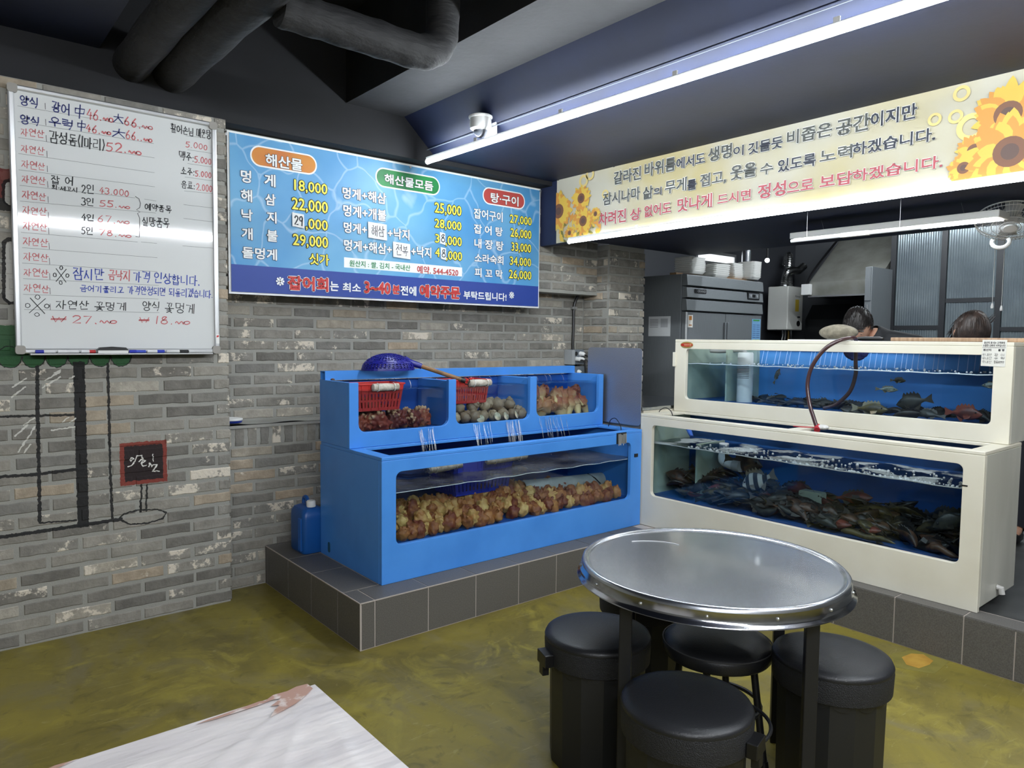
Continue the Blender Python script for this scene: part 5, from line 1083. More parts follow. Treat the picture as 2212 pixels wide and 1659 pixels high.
part(MB().box(X2+.2, X2E-.02, 2.86, 2.872, 1.065, 1.44), 'partition', M['pale_green'], u2)
part(MB().box(X2-.012, X2+.02, 3.14, 3.164, 1.30, 1.40), 'corner_patch', M['cream'], u2, bevel=.003)
part(MB().tube([(X2E-.06, 2.84, 1.445), (X2E-.06, 1.18, 1.445)], .012, 8), 'spray_pipe', M['white_plastic'], u2)
mb = MB()
for k in range(44):
    y = 2.80-1.55*k/43+RN.uniform(-.01, .01); z0_ = 1.44
    if RN.random() < .12: continue
    mb.tube([(X2E-.07, y, z0_), (X2E-.10, y-.006, z0_-.05), (X2E-.13, y-.012, 1.325)], [.0010, .0016, .0024], 5)
part(mb, 'water_jets', mat('white_water_jets', C(170, 196, 244), .4), u2, kind='stuff')
part(MB().tube([(X2+.043, 1.16+1.96*i/30, 1.324+.002*math.sin(i*2.1)) for i in range(31)], .0028, 5), 'waterline', M['waterline'], u2); part(MB().tube([(XA+.043, 1.15+1.97*i/30, .794+.002*math.sin(i*1.7)) for i in range(31)], .003, 5), 'waterline', mat('foam_edge', C(170, 174, 174), .5), lt)
mb = MB()
for k in range(150):
    mb.ball((X2+.06+RN.random()*.5, 1.2+1.85*RN.random(), 1.325), RN.uniform(.003, .007), 6, 4)
part(mb, 'bubbles', mat('white_bubbles', C(214, 222, 230), .3), u2, smooth=True, kind='stuff')
mb = MB()
for k in range(260):
    y = 1.2+1.6*RN.random()**1.4; mb.ball((XA+.055+RN.random()**2*.3, y, .796), RN.uniform(.003, .009), 6, 4)
part(mb, 'bubbles', mat('white_foam_bubbles', C(200, 204, 206), .3), lt, smooth=True, kind='stuff')
# maker's badge and origin notice
q = at_x(1484, 745, X2)
bd_ = solo(MB().prism([(-q.y+.052*math.cos(2*PI*i/32), q.z+.022*math.sin(2*PI*i/32)) for i in range(32)], [], -.003, 0, FX(X2)), 'maker_badge', mat('gold_badge_edge', C(196, 170, 104), .3, .6), 'small red and gold oval badge on the corner of the upper white tank', 'badge', (X2, q.y, q.z))
part(MB().prism([(-q.y+.049*math.cos(a), q.z+.012*math.sin(a)) for a in [2*PI*i/32 for i in range(32)]], [], -.0038, -.003, FX(X2)), 'red_field', mat('badge_red', C(178, 40, 38), .35), bd_)
mb = MB(); put_text(mb, '대진어항', -q.y-.022, -q.y+.040, q.z-.007, q.z+.007, FX(X2), -.0044, .01); put_text(mb, 'DAEJIN', -q.y-.044, -q.y-.025, q.z-.004, q.z+.004, FX(X2), -.0044, .0) if False else None; part(mb, 'lettering', mat('badge_gold_text', C(226, 200, 150), .4), bd_)
q = at_x(2147, 764, X2); na = -q.y; k0 = .054
no = solo(MB().prism([(na-k0, q.z-.062), (na+k0*.93, q.z-.064), (na+k0, q.z+.068), (na-k0*.95, q.z+.068)], [], -.002, -.0005, FX(X2)), 'origin_notice', mat('laminated_notice', C(216, 214, 206), .4), 'small white origin notice taped to the corner of the upper white tank', 'notice', (X2, q.y, q.z))
mb = MB(); F_ = FX(X2); w_ = -.0028
put_text(mb, '원산지 표시는 고객과의', na-.044, na+.045, q.z+.048, q.z+.060, F_, w_, .02); put_text(mb, '소중한 신뢰의 시작입니다', na-.048, na+.048, q.z+.034, q.z+.046, F_, w_, .02); put_text(mb, '원산지', na-.046, na-.012, q.z+.012, q.z+.024, F_, w_, .03); put_text(mb, '품 명', na+.018, na+.044, q.z+.012, q.z+.024, F_, w_, .03)
mb.box(X2+w_, X2+w_+.0004, q.y-.05, q.y+.05, q.z+.0285, q.z+.030)
part(mb, 'lettering', INK['pen'], no)
mb = MB()
for i_, (a_, b_) in enumerate((('국내산', '광 어'), ('국내산', '우 럭'), ('국내산', '참돔자연산'))):
    z_ = q.z-.012-.018*i_; put_hand(mb, a_, na-.05, na-.008, z_, z_+.013, F_, w_, .0012, jit=.02); put_hand(mb, b_, na+.002, na+.046, z_, z_+.013, F_, w_, .0012, jit=.02)
part(mb, 'handwriting', INK['pen'], no)
# counter behind the left end of the tanks
cn = thing('steel_counter', 'low counter with a wet steel top beside the upper white tank', 'counter', (4.1, 3.55, .205))
part(MB().box(3.79, 4.66, 3.17, 4.04, .205, 1.0), 'cabinet', M['cream'], cn); part(MB().box(3.77, 4.68, 3.165, 4.045, 1.001, 1.025), 'worktop', mat('wet_steel', C(178, 182, 186), .2, 1.0, bump=.3, bs=30), cn, bevel=.003)
# things inside the white tanks
fc = thing('filter_canister', 'white slotted plastic canister standing in the left end of the upper white tank', 'filter', (4.36, 2.76, 1.066))
part(MB().lathe([(.052, 0), (.052, .33), (.046, .34)], 24, (4.36, 2.76, 1.066)), 'body', mat('milky_canister', C(206, 210, 208), .5), fc, smooth=True)
for i_ in range(9): part(MB().tube([(4.36+.0525*math.cos(t), 2.76+.0525*math.sin(t), 1.32-.011*i_) for t in [rad(180+a) for a in range(-50, 61, 11)]], .0016, 4), 'slot', M['black_seal'], fc)
part(MB().tube(spline([(4.36, 2.76, 1.40), (4.37, 2.80, 1.42), (4.37, 2.95, 1.41), (4.37, 3.05, 1.41)], 5), .014, 10), 'pipe', mat('grey_pipe', C(150, 150, 146), .5), fc, smooth=True)
pe = thing('pipe_elbow', 'white plastic pipe elbow at the left end of the lower white tank', 'pipe', (4.1, 2.72, .70))
part(MB().tube(spline([(4.12, 2.75, .80), (4.12, 2.75, .74), (4.1, 2.74, .69), (4.08, 2.68, .675), (4.07, 2.62, .672)], 5), .032, 16), 'elbow', M['white_plastic'], pe, smooth=True); part(MB().tube([(4.075, 2.64, .672), (4.068, 2.585, .672)], .037, 18), 'collar', mat('grey_collar', C(186, 190, 190), .5), pe, smooth=True)
bh = thing('blue_nozzle', 'short blue water nozzle above the lower white tank surface', 'nozzle', (3.9, 2.9, .86))
part(MB().tube([(3.98, 2.95, .90), (3.92, 2.88, .875), (3.90, 2.85, .85)], [.014, .016, .012], 10), 'spout', mat('blue_nozzle_plastic', C(52, 92, 176), .4), bh, smooth=True)
# hose looped over the tank
hs = thing('water_hose', 'dark red brown hose looping over the front of the upper white tank', 'hose', (3.95, 2.03, .99))
hm = mat('dark_red_hose', C(64, 40, 42), .3, coat=.4)
path = [(3.95, 2.024, .985), (3.955, 2.052, 1.05), (3.96, 2.08, 1.12), (3.97, 2.103, 1.235), (3.98, 2.085, 1.34), (4.0, 2.03, 1.435), (4.04, 1.975, 1.485), (4.12, 1.93, 1.508), (4.2, 1.94, 1.495), (4.235, 1.955, 1.44), (4.24, 1.955, 1.36), (4.245, 1.955, 1.29), (4.245, 1.985, 1.19), (4.24, 2.06, 1.11), (4.22, 2.13, 1.08)]
part(MB().tube(spline(path, 5), .0115, 10), 'tube', hm, hs, smooth=True)
part(MB().tube([(3.93, 2.015, .98), (3.948, 2.024, .99), (3.965, 2.03, 1.0)], .017, 10), 'red_tie', mat('red_tie', C(170, 40, 50), .5), hs, smooth=True)
part(MB().tube(spline([(3.945, 2.03, .992), (3.93, 2.1, .99), (3.93, 2.16, .988)], 4), .003, 5), 'red_string', mat('red_string', C(176, 46, 56), .5), hs)
part(MB().ball((3.965, 2.0, .995), (.03, .035, .016), 12, 8), 'wet_rag', mat('pale_rag', C(206, 204, 200), .8, bump=.6, bs=60), hs, smooth=True)
sn = solo(MB().ball((4.33, 2.11, 1.535), (.085, .113, .048), 24, 14, fn=lambda d: 1+.03*math.sin(3*d.x+1)+.02*math.cos(5*d.y)), 'river_stone', mat('grey_river_stone', C(132, 125, 108), .8, col2=C(104, 98, 84), ns=24, bump=.3, bs=90), 'smooth flat grey stone lying on top of the upper white tank', 'stone', (4.33, 2.105, 1.491), smooth=True)
bw = thing('tank_net', 'small dark blue net bag hanging inside the upper white tank', 'net', (4.3, 2.0, 1.40))
part(MB().ball((4.34, 2.0, 1.435), (.05, .075, .06), 16, 10, fn=lambda d: 1+.12*math.sin(9*d.x+5*d.y)*max(0, -d.z)), 'bag', mat('dark_blue_netting', C(34, 44, 108), .8, bump=.8, bs=120), bw, smooth=True)
wbn = solo(MB().box(4.30, 4.74, 1.06, 1.79, 1.4905, 1.512), 'wooden_board', mat('pale_wood_board', C(176, 146, 116), .6, col2=C(156, 124, 96), ns=9, stretch=(1, 8, 1)), 'long wooden board on top of the white tanks in front of the woman', 'board', (4.52, 1.4, 1.4905), bevel=.004)
kn = thing('knife', 'knife with a black handle lying on the upper white tank beside the stone', 'knife', (4.22, 1.9, 1.491))
q = at_z(1866, 735, 1.503); p2_ = at_z(1908, 734, 1.503)
part(MB().tube([(4.24, 1.95, 1.503), (4.235, 1.90, 1.504), (4.23, 1.82, 1.504), (4.228, 1.80, 1.502)], [.010, .013, .012, .008], 10), 'handle', M['black_plastic'], kn, smooth=True); part(MB().prism([(4.24, 1.95), (4.225, 2.12), (4.252, 2.14), (4.258, 1.95)], [], -.001, .001, FZ(1.5005)), 'blade', M['steel'], kn)
solo(MB().prism([(4.16, 2.0), (4.19, 2.36), (4.33, 2.35), (4.33, 1.98)], [], -.006, 0, FZ(1.4905)), 'white_tray', M['white_plastic'], 'flat white tray under the stone on the upper white tank', 'tray', (4.2, 2.1, 1.4905))
sn.location.z += .006; bpy.context.view_layer.update()

# ================================================================ fish
def fish_mesh(l, h, t, seed, tail=.26, spiny=True, bend=.0, fins_only=None):
    q = random.Random(seed); mb = MB(); n = 10; ns = 11; hl = l/2
    prof = [(0, .04), (.06, .30), (.16, .62), (.30, .92), (.42, 1.0), (.56, .92), (.70, .66), (.82, .36), (.92, .22), (1.0, .26)]
    def bx(s): return Vector((hl-l*(1-tail*.7)*s, bend*math.sin(s*PI*1.2), 0))
    if fins_only in (None, 'body'):
        vs = []
        for s, r in prof:
            c = bx(s)
            for j in range(ns):
                a = 2*PI*j/ns; z = math.cos(a); y = math.sin(a); vs.append((c.x, c.y+y*t/2*max(r, .12)*(.9 if s < .9 else .35), c.z+(z*h/2*r)*(1 if z > 0 else .92)))
        k = len(prof); fs = [(i*ns+j, i*ns+(j+1) % ns, (i+1)*ns+(j+1) % ns, (i+1)*ns+j) for i in range(k-1) for j in range(ns)]+[tuple(reversed(range(ns))), tuple(range((k-1)*ns, k*ns))]
        mb.add(vs, fs, 0)
    def fin(pts, th=.003):
        m_ = len(pts); vs = [(p[0], p[1]-th/2, p[2]) for p in pts]+[(p[0], p[1]+th/2, p[2]) for p in pts]
        mb.add(vs, [tuple(range(m_)), tuple(reversed(range(m_, 2*m_)))]+[(i, (i+1) % m_, m_+(i+1) % m_, m_+i) for i in range(m_)], 1)
    if fins_only in (None, 'tail'):
        c = bx(.97); e = c+Vector((-l*tail*.75, -bend*.4, 0)); fin([(c.x, c.y, h*.10), (e.x, e.y, h*.34), (e.x+l*.03, e.y, 0), (e.x, e.y, -h*.32), (c.x, c.y, -h*.10)])
    if fins_only in (None, 'dorsal'):
        P = []; m_ = 11
        for i in range(m_):
            s = .26+.55*i/(m_-1); c = bx(s); r = [b for a, b in prof if a <= s][-1]; P.append((c.x-.01*l, c.y, h*.5*min(1, 1.3*(1-abs(s-.42)))*.9+h*(.26 if (i % 2 and spiny) else .10)*(1 if i < 8 else .7)))
        fin([(bx(.24).x, bx(.24).y, h*.34)]+P+[(bx(.85).x, bx(.85).y, h*.14)])
        fin([(bx(.58).x, bx(.58).y, -h*.38), (bx(.66).x, bx(.66).y, -h*.62), (bx(.76).x, bx(.76).y, -h*.40), (bx(.82).x, bx(.82).y, -h*.14)])
    if fins_only in (None, 'pectoral'):
        for s_ in (-1, 1):
            c = bx(.30); b_ = c+Vector((0, s_*t*.46, -h*.08)); mb.add([b_, b_+Vector((-l*.16, s_*t*.35, -h*.05)), b_+Vector((-l*.14, s_*t*.25, -h*.30)), b_+Vector((-l*.03, s_*.004, -h*.2))], [(0, 1, 2, 3)], 1)
    return mb
def fish_mat(name, c1, c2, stripe=None, ns=28):
    m = mat(name, c1, .45, col2=c2, ns=ns, lo=.42, hi=.6)
    if stripe:
        nt = m.node_tree; L = nt.links.new; p = nt.nodes['Principled BSDF']; tc = nd(nt, 'ShaderNodeTexCoord'); sp = nd(nt, 'ShaderNodeSeparateXYZ'); L(tc.outputs['Object'], sp.inputs[0])
        ad = nd(nt, 'ShaderNodeMath', operation='MULTIPLY_ADD'); L(sp.outputs[2], ad.inputs[0]); ad.inputs[1].default_value = .25; L(sp.outputs[0], ad.inputs[2])
        mu = nd(nt, 'ShaderNodeMath', operation='MULTIPLY'); mu.inputs[1].default_value = stripe[0]; L(ad.outputs[0], mu.inputs[0]); sn_ = nd(nt, 'ShaderNodeMath', operation='SINE'); L(mu.outputs[0], sn_.inputs[0])
        mr = nd(nt, 'ShaderNodeMapRange'); mr.inputs[1].default_value = -.15; mr.inputs[2].default_value = .15; L(sn_.outputs[0], mr.inputs[0]); mx = nd(nt, 'ShaderNodeMix', data_type='RGBA'); L(mr.outputs[0], mx.inputs[0]); mx.inputs[6].default_value = c1; mx.inputs[7].default_value = stripe[1]; L(mx.outputs[2], p.inputs['Base Color'])
    return m
FM = {'dark': fish_mat('dark_rockfish', C(42, 37, 33), C(26, 24, 24)), 'brown': fish_mat('brown_rockfish', C(84, 58, 42), C(46, 34, 28)), 'olive': fish_mat('olive_rockfish', C(88, 76, 44), C(52, 46, 32)), 'grey': fish_mat('grey_rockfish', C(54, 54, 50), C(34, 36, 36)), 'red': fish_mat('red_rockfish', C(112, 52, 40), C(72, 34, 30)),
      'silver': fish_mat('silver_puffer', C(186, 190, 182), C(120, 126, 112)), 'stripe': fish_mat('striped_knifejaw', C(196, 194, 184), C(190, 188, 180), (110, C(48, 46, 44))), 'fin': mat('dark_fins', C(50, 46, 42), .5), 'pfin': mat('pale_fins', C(130, 122, 104), .5), 'rfin': mat('red_fins', C(112, 56, 44), .5)}
def hero(name, loc, rot, l, h, t, key, fk, label, seed=1, group=None):
    r = thing(name, label, 'fish', loc, group=group); r.rotation_euler = rot
    part(fish_mesh(l, h, t, seed, fins_only='body'), 'body', [FM[key], FM[fk]], r, local=True, smooth=True, ang=60)
    for f, nm in (('tail', 'tail_fin'), ('dorsal', 'back_fin'), ('pectoral', 'pectoral_fin')): part(fish_mesh(l, h, t, seed, fins_only=f), nm, [FM[key], FM[fk]], r, local=True)
    for s_ in (-1, 1): part(MB().ball((l*.36, s_*t*.36, h*.14), l*.022, 8, 6), 'eye', M['black_plastic'], r, local=True, smooth=True)
    return r
H = PI/2
# heading: rotation about z; +x of the fish is its snout
hero('striped_fish', (3.93, 2.37, .635), (0, .45, H+.1), .24, .115, .05, 'stripe', 'pfin', 'black and white striped fish above the pile in the lower white tank')
hero('grey_fish', (4.08, 2.58, .70), (0, .1, -H+.2), .26, .13, .05, 'grey', 'fin', 'grey green fish hovering behind the striped fish')
hero('grey_fish', (4.3, 1.645, 1.152), (0, .25, H), .20, .085, .04, 'grey', 'fin', 'dark grey fish slanting down near the bottom of the upper white tank')
hero('red_fish', (4.22, 1.375, 1.115), (0, 0, -H-.2), .20, .075, .04, 'red', 'rfin', 'reddish brown fish at the right end of the upper white tank')
hero('silver_fish', (4.3, 1.80, 1.212), (0, 0, -H), .13, .034, .03, 'silver', 'pfin', 'small silver fish swimming level in the middle of the upper white tank')
hero('pale_fish', (4.42, 2.56, 1.25), (0, -1.1, -H-.3), .12, .03, .026, 'silver', 'pfin', 'slim pale fish swimming head up left of the hose')
hero('grey_fish', (4.4, 1.78, 1.262), (0, 0, -H), .09, .03, .026, 'olive', 'pfin', 'small olive fish just above the silver fish')
hero('pale_fish', (4.22, 1.235, 1.268), (0, 0, H), .12, .034, .03, 'silver', 'pfin', 'pale fish partly hidden by the right edge of the upper tank window')
hero('grey_fish', (3.9, 1.27, .62), (0, .5, H+.2), .24, .09, .05, 'grey', 'fin', 'dark fish hanging head up at the right edge of the lower tank window')
hero('olive_fish', (4.16, 1.83, 1.105), (0, 0, -H+.1), .2, .07, .06, 'olive', 'pfin', 'yellow olive fish resting on the bottom of the upper white tank')
# the pile
FV = {k: [fish_mesh(.24, .085, .055, 30+i, bend=b).mesh('rockfish', [FM[k], FM['fin']], smooth=True, ang=60) for i, b in enumerate((.0, .02, -.02))] for k in ('dark', 'brown', 'olive', 'grey', 'red')}
q_ = random.Random(21); WORD = {'dark': 'blackish', 'brown': 'mottled brown', 'olive': 'olive', 'grey': 'dark grey', 'red': 'rusty red'}
def pile(n, y0, y1, x0, x1, zf, keys, where, group, scl):
    for i in range(n):
        f = (i+.5)/n; k = q_.choice(keys); y = y0+(y1-y0)*((i*.618) % 1); x = q_.uniform(x0, x1); o = bpy.data.objects.new('rockfish', q_.choice(FV[k])); COL.objects.link(o)
        o.location = (x, y, zf((y-y0)/(y1-y0), (x-x0)/(x1-x0), q_.random())); o.rotation_euler = (q_.choice((-1, 1))*q_.uniform(.5, 1.5), q_.uniform(-.3, .3), q_.choice((H, -H))+q_.uniform(-.8, .8)); s = q_.uniform(*scl); o.scale = (s, s, s)
        wz = where+(', left end' if y > 2.35 else (', middle' if y > 1.8 else ', right end')); tag(o, WORD[k]+' rockfish in the '+wz, 'fish', WORD[k]+' rockfish, '+group+wz[wz.rfind(','):])
def zlow(a, b, r): top = .13+.09*a*(1-.25*math.sin(a*9)) ; return .455+top*(.25+.75*b)*(.3+.7*r)
pile(150, 1.27, 3.02, 3.87, 4.2, zlow, ['dark', 'brown', 'brown', 'dark', 'olive', 'grey', 'red'], 'bottom pile of the lower white tank', 'lower white tank', (.7, 1.15))
def zup(a, b, r): return 1.078+.018*r
pile(44, 1.25, 2.78, 4.19, 4.55, zup, ['dark', 'dark', 'grey', 'dark'], 'bottom row of the upper white tank', 'upper white tank', (.5, .85))
def eel(path, label, key):
    P = spline(path, 6); solo(MB().tube(P, lambda t: .016*min(1, 6*t+.3)*min(1, 3*(1-t)+.15), 10), 'eel', FM[key], label, 'eel', tuple(P[0]), smooth=True)
solo(MB().tube(spline([(3.80, 2.93, .986), (3.80, 2.95, 1.02), (3.81, 3.0, 1.035), (3.82, 3.05, 1.015), (3.82, 3.06, 1.0)], 5), .003, 6), 'thin_wire', M['black_plastic'], 'thin dark wire curling over the left end of the lower white tank', 'wire', (3.80, 2.93, .986), smooth=True)
eel([(3.815, 1.80, .462), (3.81, 1.74, .47), (3.815, 1.66, .458), (3.81, 1.58, .466), (3.815, 1.52, .455)], 'yellowish eel against the glass at the bottom of the lower white tank', 'olive')
eel([(3.82, 1.36, .47), (3.815, 1.32, .482), (3.82, 1.27, .46), (3.825, 1.23, .45)], 'short brown eel in the bottom right corner of the lower white tank window', 'brown')
solo(MB().prism(rrect(-2.16, -2.02, .43, .60, .012), [], 0, .06, FX(4.02)), 'pale_block', M['pale_green'], 'pale green block half buried in the fish of the lower white tank', 'block', (4.05, 2.09, .43))
# ================================================================ round table and stools
TC = Vector((2.023, 1.388, 0)); ZT = .74
M['table_steel'] = mat('scuffed_steel_top', C(212, 216, 221), .25, 1.0, col2=C(192, 197, 205), ns=3.5, nd_=9, lo=.36, hi=.64, rough2=.27, coat=.5)
M['black_metal'] = mat('black_painted_metal', C(22, 23, 26), .45)
M['vinyl'] = mat('black_vinyl', C(30, 31, 34), .42, bump=.12, bs=220)
M['mesh_band'] = mat('black_mesh_band', C(26, 27, 30), .6, bump=.9, bs=320, bd=.004)
tb = thing('round_table', 'round stainless steel table on black square legs in front of the white tanks', 'table', (TC.x, TC.y, 0))
part(MB().lathe([(.0, ZT-.004), (.30, ZT-.004), (.402, ZT-.004), (.4045, ZT-.004), (.406, ZT-.0038), (.410, ZT-.001), (.416, ZT+.003), (.424, ZT+.004), (.430, ZT-.002), (.432, ZT-.012)], 96, (TC.x, TC.y, 0), capb=False, capt=False), 'table_top', M['table_steel'], tb, smooth=True, ang=60)
part(MB().lathe([(.432, ZT-.010), (.4335, ZT-.030), (.436, ZT-.042), (.445, ZT-.047), (.446, ZT-.051), (.434, ZT-.052), (.42, ZT-.05)], 96, (TC.x, TC.y, 0), capb=False, capt=False), 'rim_band', mat('polished_steel_rim', C(190, 192, 196), .14, 1.0), tb, smooth=True, ang=60)
part(MB().lathe([(.42, ZT-.045), (.42, ZT-.012), (.0, ZT-.012)], 48, (TC.x, TC.y, 0), capb=False, capt=False), 'underside', mat('chipboard_underside', C(60, 54, 48), .8), tb)
for k in range(14):
    a = rad(25.7*k+8); part(MB().ball((TC.x+.4335*math.cos(a), TC.y+.4335*math.sin(a), ZT-.024), .005, 8, 6), 'rivet', M['alu'], tb, smooth=True)
LG = [(2.063, 1.766), (1.645, 1.427), (1.984, 1.01), (2.401, 1.348)]; la = rad(38)
for x, y in LG:
    c, s = math.cos(la), math.sin(la); h = .019; P = [(x+(a*c-b*s)*h, y+(a*s+b*c)*h) for a, b in ((-1, -1), (1, -1), (1, 1), (-1, 1))]
    part(MB().prism(P, [], 0, ZT-.05, lambda u, v, w: (u, v, w)), 'leg', M['black_metal'], tb, bevel=.003)
for a, b in ((0, 2), (1, 3)): part(MB().tube([(*LG[a], ZT-.065), (*LG[b], ZT-.065)], .014, 4), 'brace', M['black_metal'], tb)
part(MB().tube(spline([(TC.x+.19*math.cos(a)-.10, TC.y+.30*math.sin(a)*.5+.20, ZT-.0028) for a in (0, .3, .6, .9, 1.1)], 5), .0012, 4), 'film_crease', mat('clear_film', C(230, 232, 236), .1), tb)

def bucket_stool(x, y, z, r, az, label, handle=False):
    t = thing('bucket_stool', label, 'stool', (x, y, 0), group='black bucket stools around the table')
    n = 14; part(MB().lathe([(r*.86, 0), (r*.88, .01), (r*.90, z-.14), (r*.91, z-.075)], n, (x, y, 0.0)), 'bucket', M['black_plastic'] if False else mat('matt_black_bucket', C(30, 31, 33), .5), t, smooth=True, ang=20)
    part(MB().lathe([(r*.93, z-.098), (r*.985, z-.092), (r*1.0, z-.03), (r*.985, z-.018)], 48, (x, y, 0), capb=True), 'lid_band', M['mesh_band'], t, smooth=True)
    part(MB().lathe([(r*.985, z-.022), (r*1.0, z-.014), (r*.97, z-.002), (r*.85, z+.004), (r*.5, z+.010), (0.001, z+.012)], 48, (x, y, 0), capb=False, capt=False), 'cushion', M['vinyl'], t, smooth=True, ang=80)
    skirt = MB()
    for k in range(14):
        a0 = 2*PI*k/14; P = [(r*.915*math.cos(a0+2*PI/14*i/6), r*.915*math.sin(a0+2*PI/14*i/6), z-.098-.018*math.sin(PI*i/6)) for i in range(7)]
        skirt.add([(x+a, y+b, z-.09) for a, b, c in P]+[(x+a, y+b, c) for a, b, c in P], [(i, i+1, 8+i, 7+i) for i in range(6)])
    part(skirt, 'scalloped_skirt', M['vinyl'], t)
    d = Vector((math.cos(az), math.sin(az), 0)); s = Vector((-d.y, d.x, 0)); c = Vector((x, y, z-.07))+d*(r+.012)
    def ob(c, a, b, hgt): return MB().prism([(-a, -b), (a, -b), (a, b), (-a, b)], [], -hgt, hgt, lambda u, v, w: tuple(c+s*u+d*v+Vector((0, 0, w))))
    cl = part(ob(c, .036, .016, .022), 'clamp', M['black_plastic'], t, bevel=.003)
    part(ob(c-Vector((0, 0, .038))+d*.004, .016, .012, .018), 'clamp_hook', M['black_plastic'], cl, bevel=.002)
    for k in (-1, 1): part(MB().cyl(tuple(c+s*k*.017+d*.011), tuple(c+s*k*.017+d*.016), .004, n=8), 'rivet', M['black_metal'], cl)
    if handle:
        P = [c+s*.034+Vector((0, 0, .004))]
        for k in range(1, 9): a = az+k*.17; P.append(Vector((x, y, z-.066))+Vector((math.cos(a), math.sin(a), 0))*(r+.014+.04*math.sin(k/9*PI)))
        part(MB().tube(spline(P, 3), .0055, 8), 'handle', M['black_metal'], t, smooth=True)
left = math.atan2(.637, -.77); toward = math.atan2(-.77, -.637)
bucket_stool(1.815, 1.704, .455, .187, left+.35, 'black bucket stool left of the round table with its clamp on the left')
bucket_stool(1.668, 1.213, .452, .188, -1.32, 'black bucket stool nearest the camera with its carrying handle on the right', True)
bucket_stool(2.265, 1.083, .468, .184, 0, 'black bucket stool right of the round table with the worn grey top')
bucket_stool(2.30, 1.90, .45, .185, left+2.2, 'black bucket stool hidden behind the round table')
ls = thing('legged_stool', 'round black stool on thin splayed metal legs under the round table', 'stool', (2.15, 1.44, 0))
lx, ly, lz, lr = 2.15, 1.44, .432, .188
part(MB().lathe([(.15, lz-.06), (lr-.006, lz-.058), (lr, lz-.05), (lr+.001, lz-.02), (lr-.008, lz-.006), (lr*.8, lz+.006), (lr*.4, lz+.012), (.001, lz+.013)], 48, (lx, ly, 0), capt=False), 'seat', M['vinyl'], ls, smooth=True, ang=70)
part(MB().tube([(lx+(lr+.0005)*math.cos(a), ly+(lr+.0005)*math.sin(a), lz-.012) for a in [2*PI*i/48 for i in range(49)]], .0025, 6), 'piping', mat('scuffed_piping', C(70, 70, 72), .6), ls, smooth=True)
for k in range(4):
    a = rad(20+90*k); d = Vector((math.cos(a), math.sin(a), 0)); part(MB().tube([Vector((lx, ly, lz-.06))+d*.125, Vector((lx, ly, .02))+d*.172], .0125, 12), 'leg', M['black_metal'], ls, smooth=True); part(MB().cyl(tuple(Vector((lx, ly, 0))+d*.175), tuple(Vector((lx, ly, .03))+d*.171), .016, .015, 12), 'rubber_foot', M['black_plastic'], ls, smooth=True)
part(MB().tube([(lx+.152*math.cos(a), ly+.152*math.sin(a), .20) for a in [2*PI*i/40 for i in range(41)]], .008, 8), 'foot_ring', M['black_metal'], ls, smooth=True)

# ================================================================ covered table in the foreground
ft = thing('covered_table', 'table under a white plastic sheet in the foreground corner', 'table', (.1, 1.1, 0))
fx0, fx1, fy0, fy1, fz = -.55, .640, .78, 1.440, .716
part(MB().box(fx0, fx1, fy0, fy1, fz-.03, fz), 'table_top', mat('brown_table_top', C(150, 122, 108), .5), ft, bevel=.004)
for x in (fx0+.06, fx1-.06):
    for y in (fy0+.06, fy1-.06): part(MB().box(x-.02, x+.02, y-.02, y+.02, 0, fz-.03), 'leg', M['black_metal'], ft)
film = mat('white_plastic_film', C(206, 200, 198), .3, col2=C(194, 188, 188), ns=3, nd_=6, spec=.5, bump=.35, bs=7, bd=.02, stretch=(.7, 3.2, 1))
sh = thing('plastic_sheet', 'thin white plastic sheet stretched over the foreground table', 'plastic sheet', (.1, 1.1, fz))
def wr(x, y):      # pulled folds that run towards the far corner
    dx, dy = x-fx1, y-fy1; r = math.hypot(dx, dy); a = math.atan2(dy, dx); e = min(1, (fx1-x)/.05, (fy1-y)/.05); return (.0035*max(0, math.sin(a*31))**6*math.exp(-r*1.2)+.0006*math.sin(x*9+y*31+2*math.sin(x*5))+.0004*math.sin(y*90+x*22)+.003*max(0, math.sin(a*17+1))**10*math.exp(-r*.8))*max(e, .05)
part(MB().grid(90, 60, lambda a, b: (fx0+(fx1-fx0+.003)*a, fy0+(fy1-fy0+.003)*b, fz+.005+wr(fx0+(fx1-fx0)*a, fy0+(fy1-fy0)*b))), 'sheet_top', film, sh, smooth=True, ang=180)
hang = MB().grid(60, 5, lambda a, b: (fx1+.003+.012*b*(1+.4*math.sin(a*40)), fy0+(fy1-fy0+.003)*a, fz+.0045-.16*b)); hang.grid(90, 5, lambda a, b: (fx0+(fx1-fx0+.003)*a, fy1+.003+.012*b*(1+.4*math.sin(a*50)), fz+.0045-.16*b))
part(hang, 'sheet_drop', film, sh, smooth=True, ang=180)
cling = mat('sheet_clinging_to_brown_top', C(168, 132, 116), .3, col2=C(206, 194, 188), ns=38, nd_=5, lo=.52, hi=.66)
def wet(pts): P = [at_z(*p, fz+.008) for p in pts]; part(MB().prism([(p.x, p.y) for p in P], [], -.0002, 0, FZ(fz+.0088), back=False), 'clinging_patch', cling, sh)
wet([(664, 1478), (676, 1488), (660, 1504), (640, 1520), (612, 1536), (584, 1550), (592, 1536), (604, 1524), (585, 1526), (606, 1510), (574, 1514), (590, 1502), (620, 1494), (640, 1484)])
wet([(590, 1512), (560, 1524), (520, 1537), (470, 1553), (420, 1567), (450, 1555), (510, 1534), (560, 1516)]); wet([(170, 1640), (120, 1662), (58, 1676), (90, 1666), (120, 1654)])

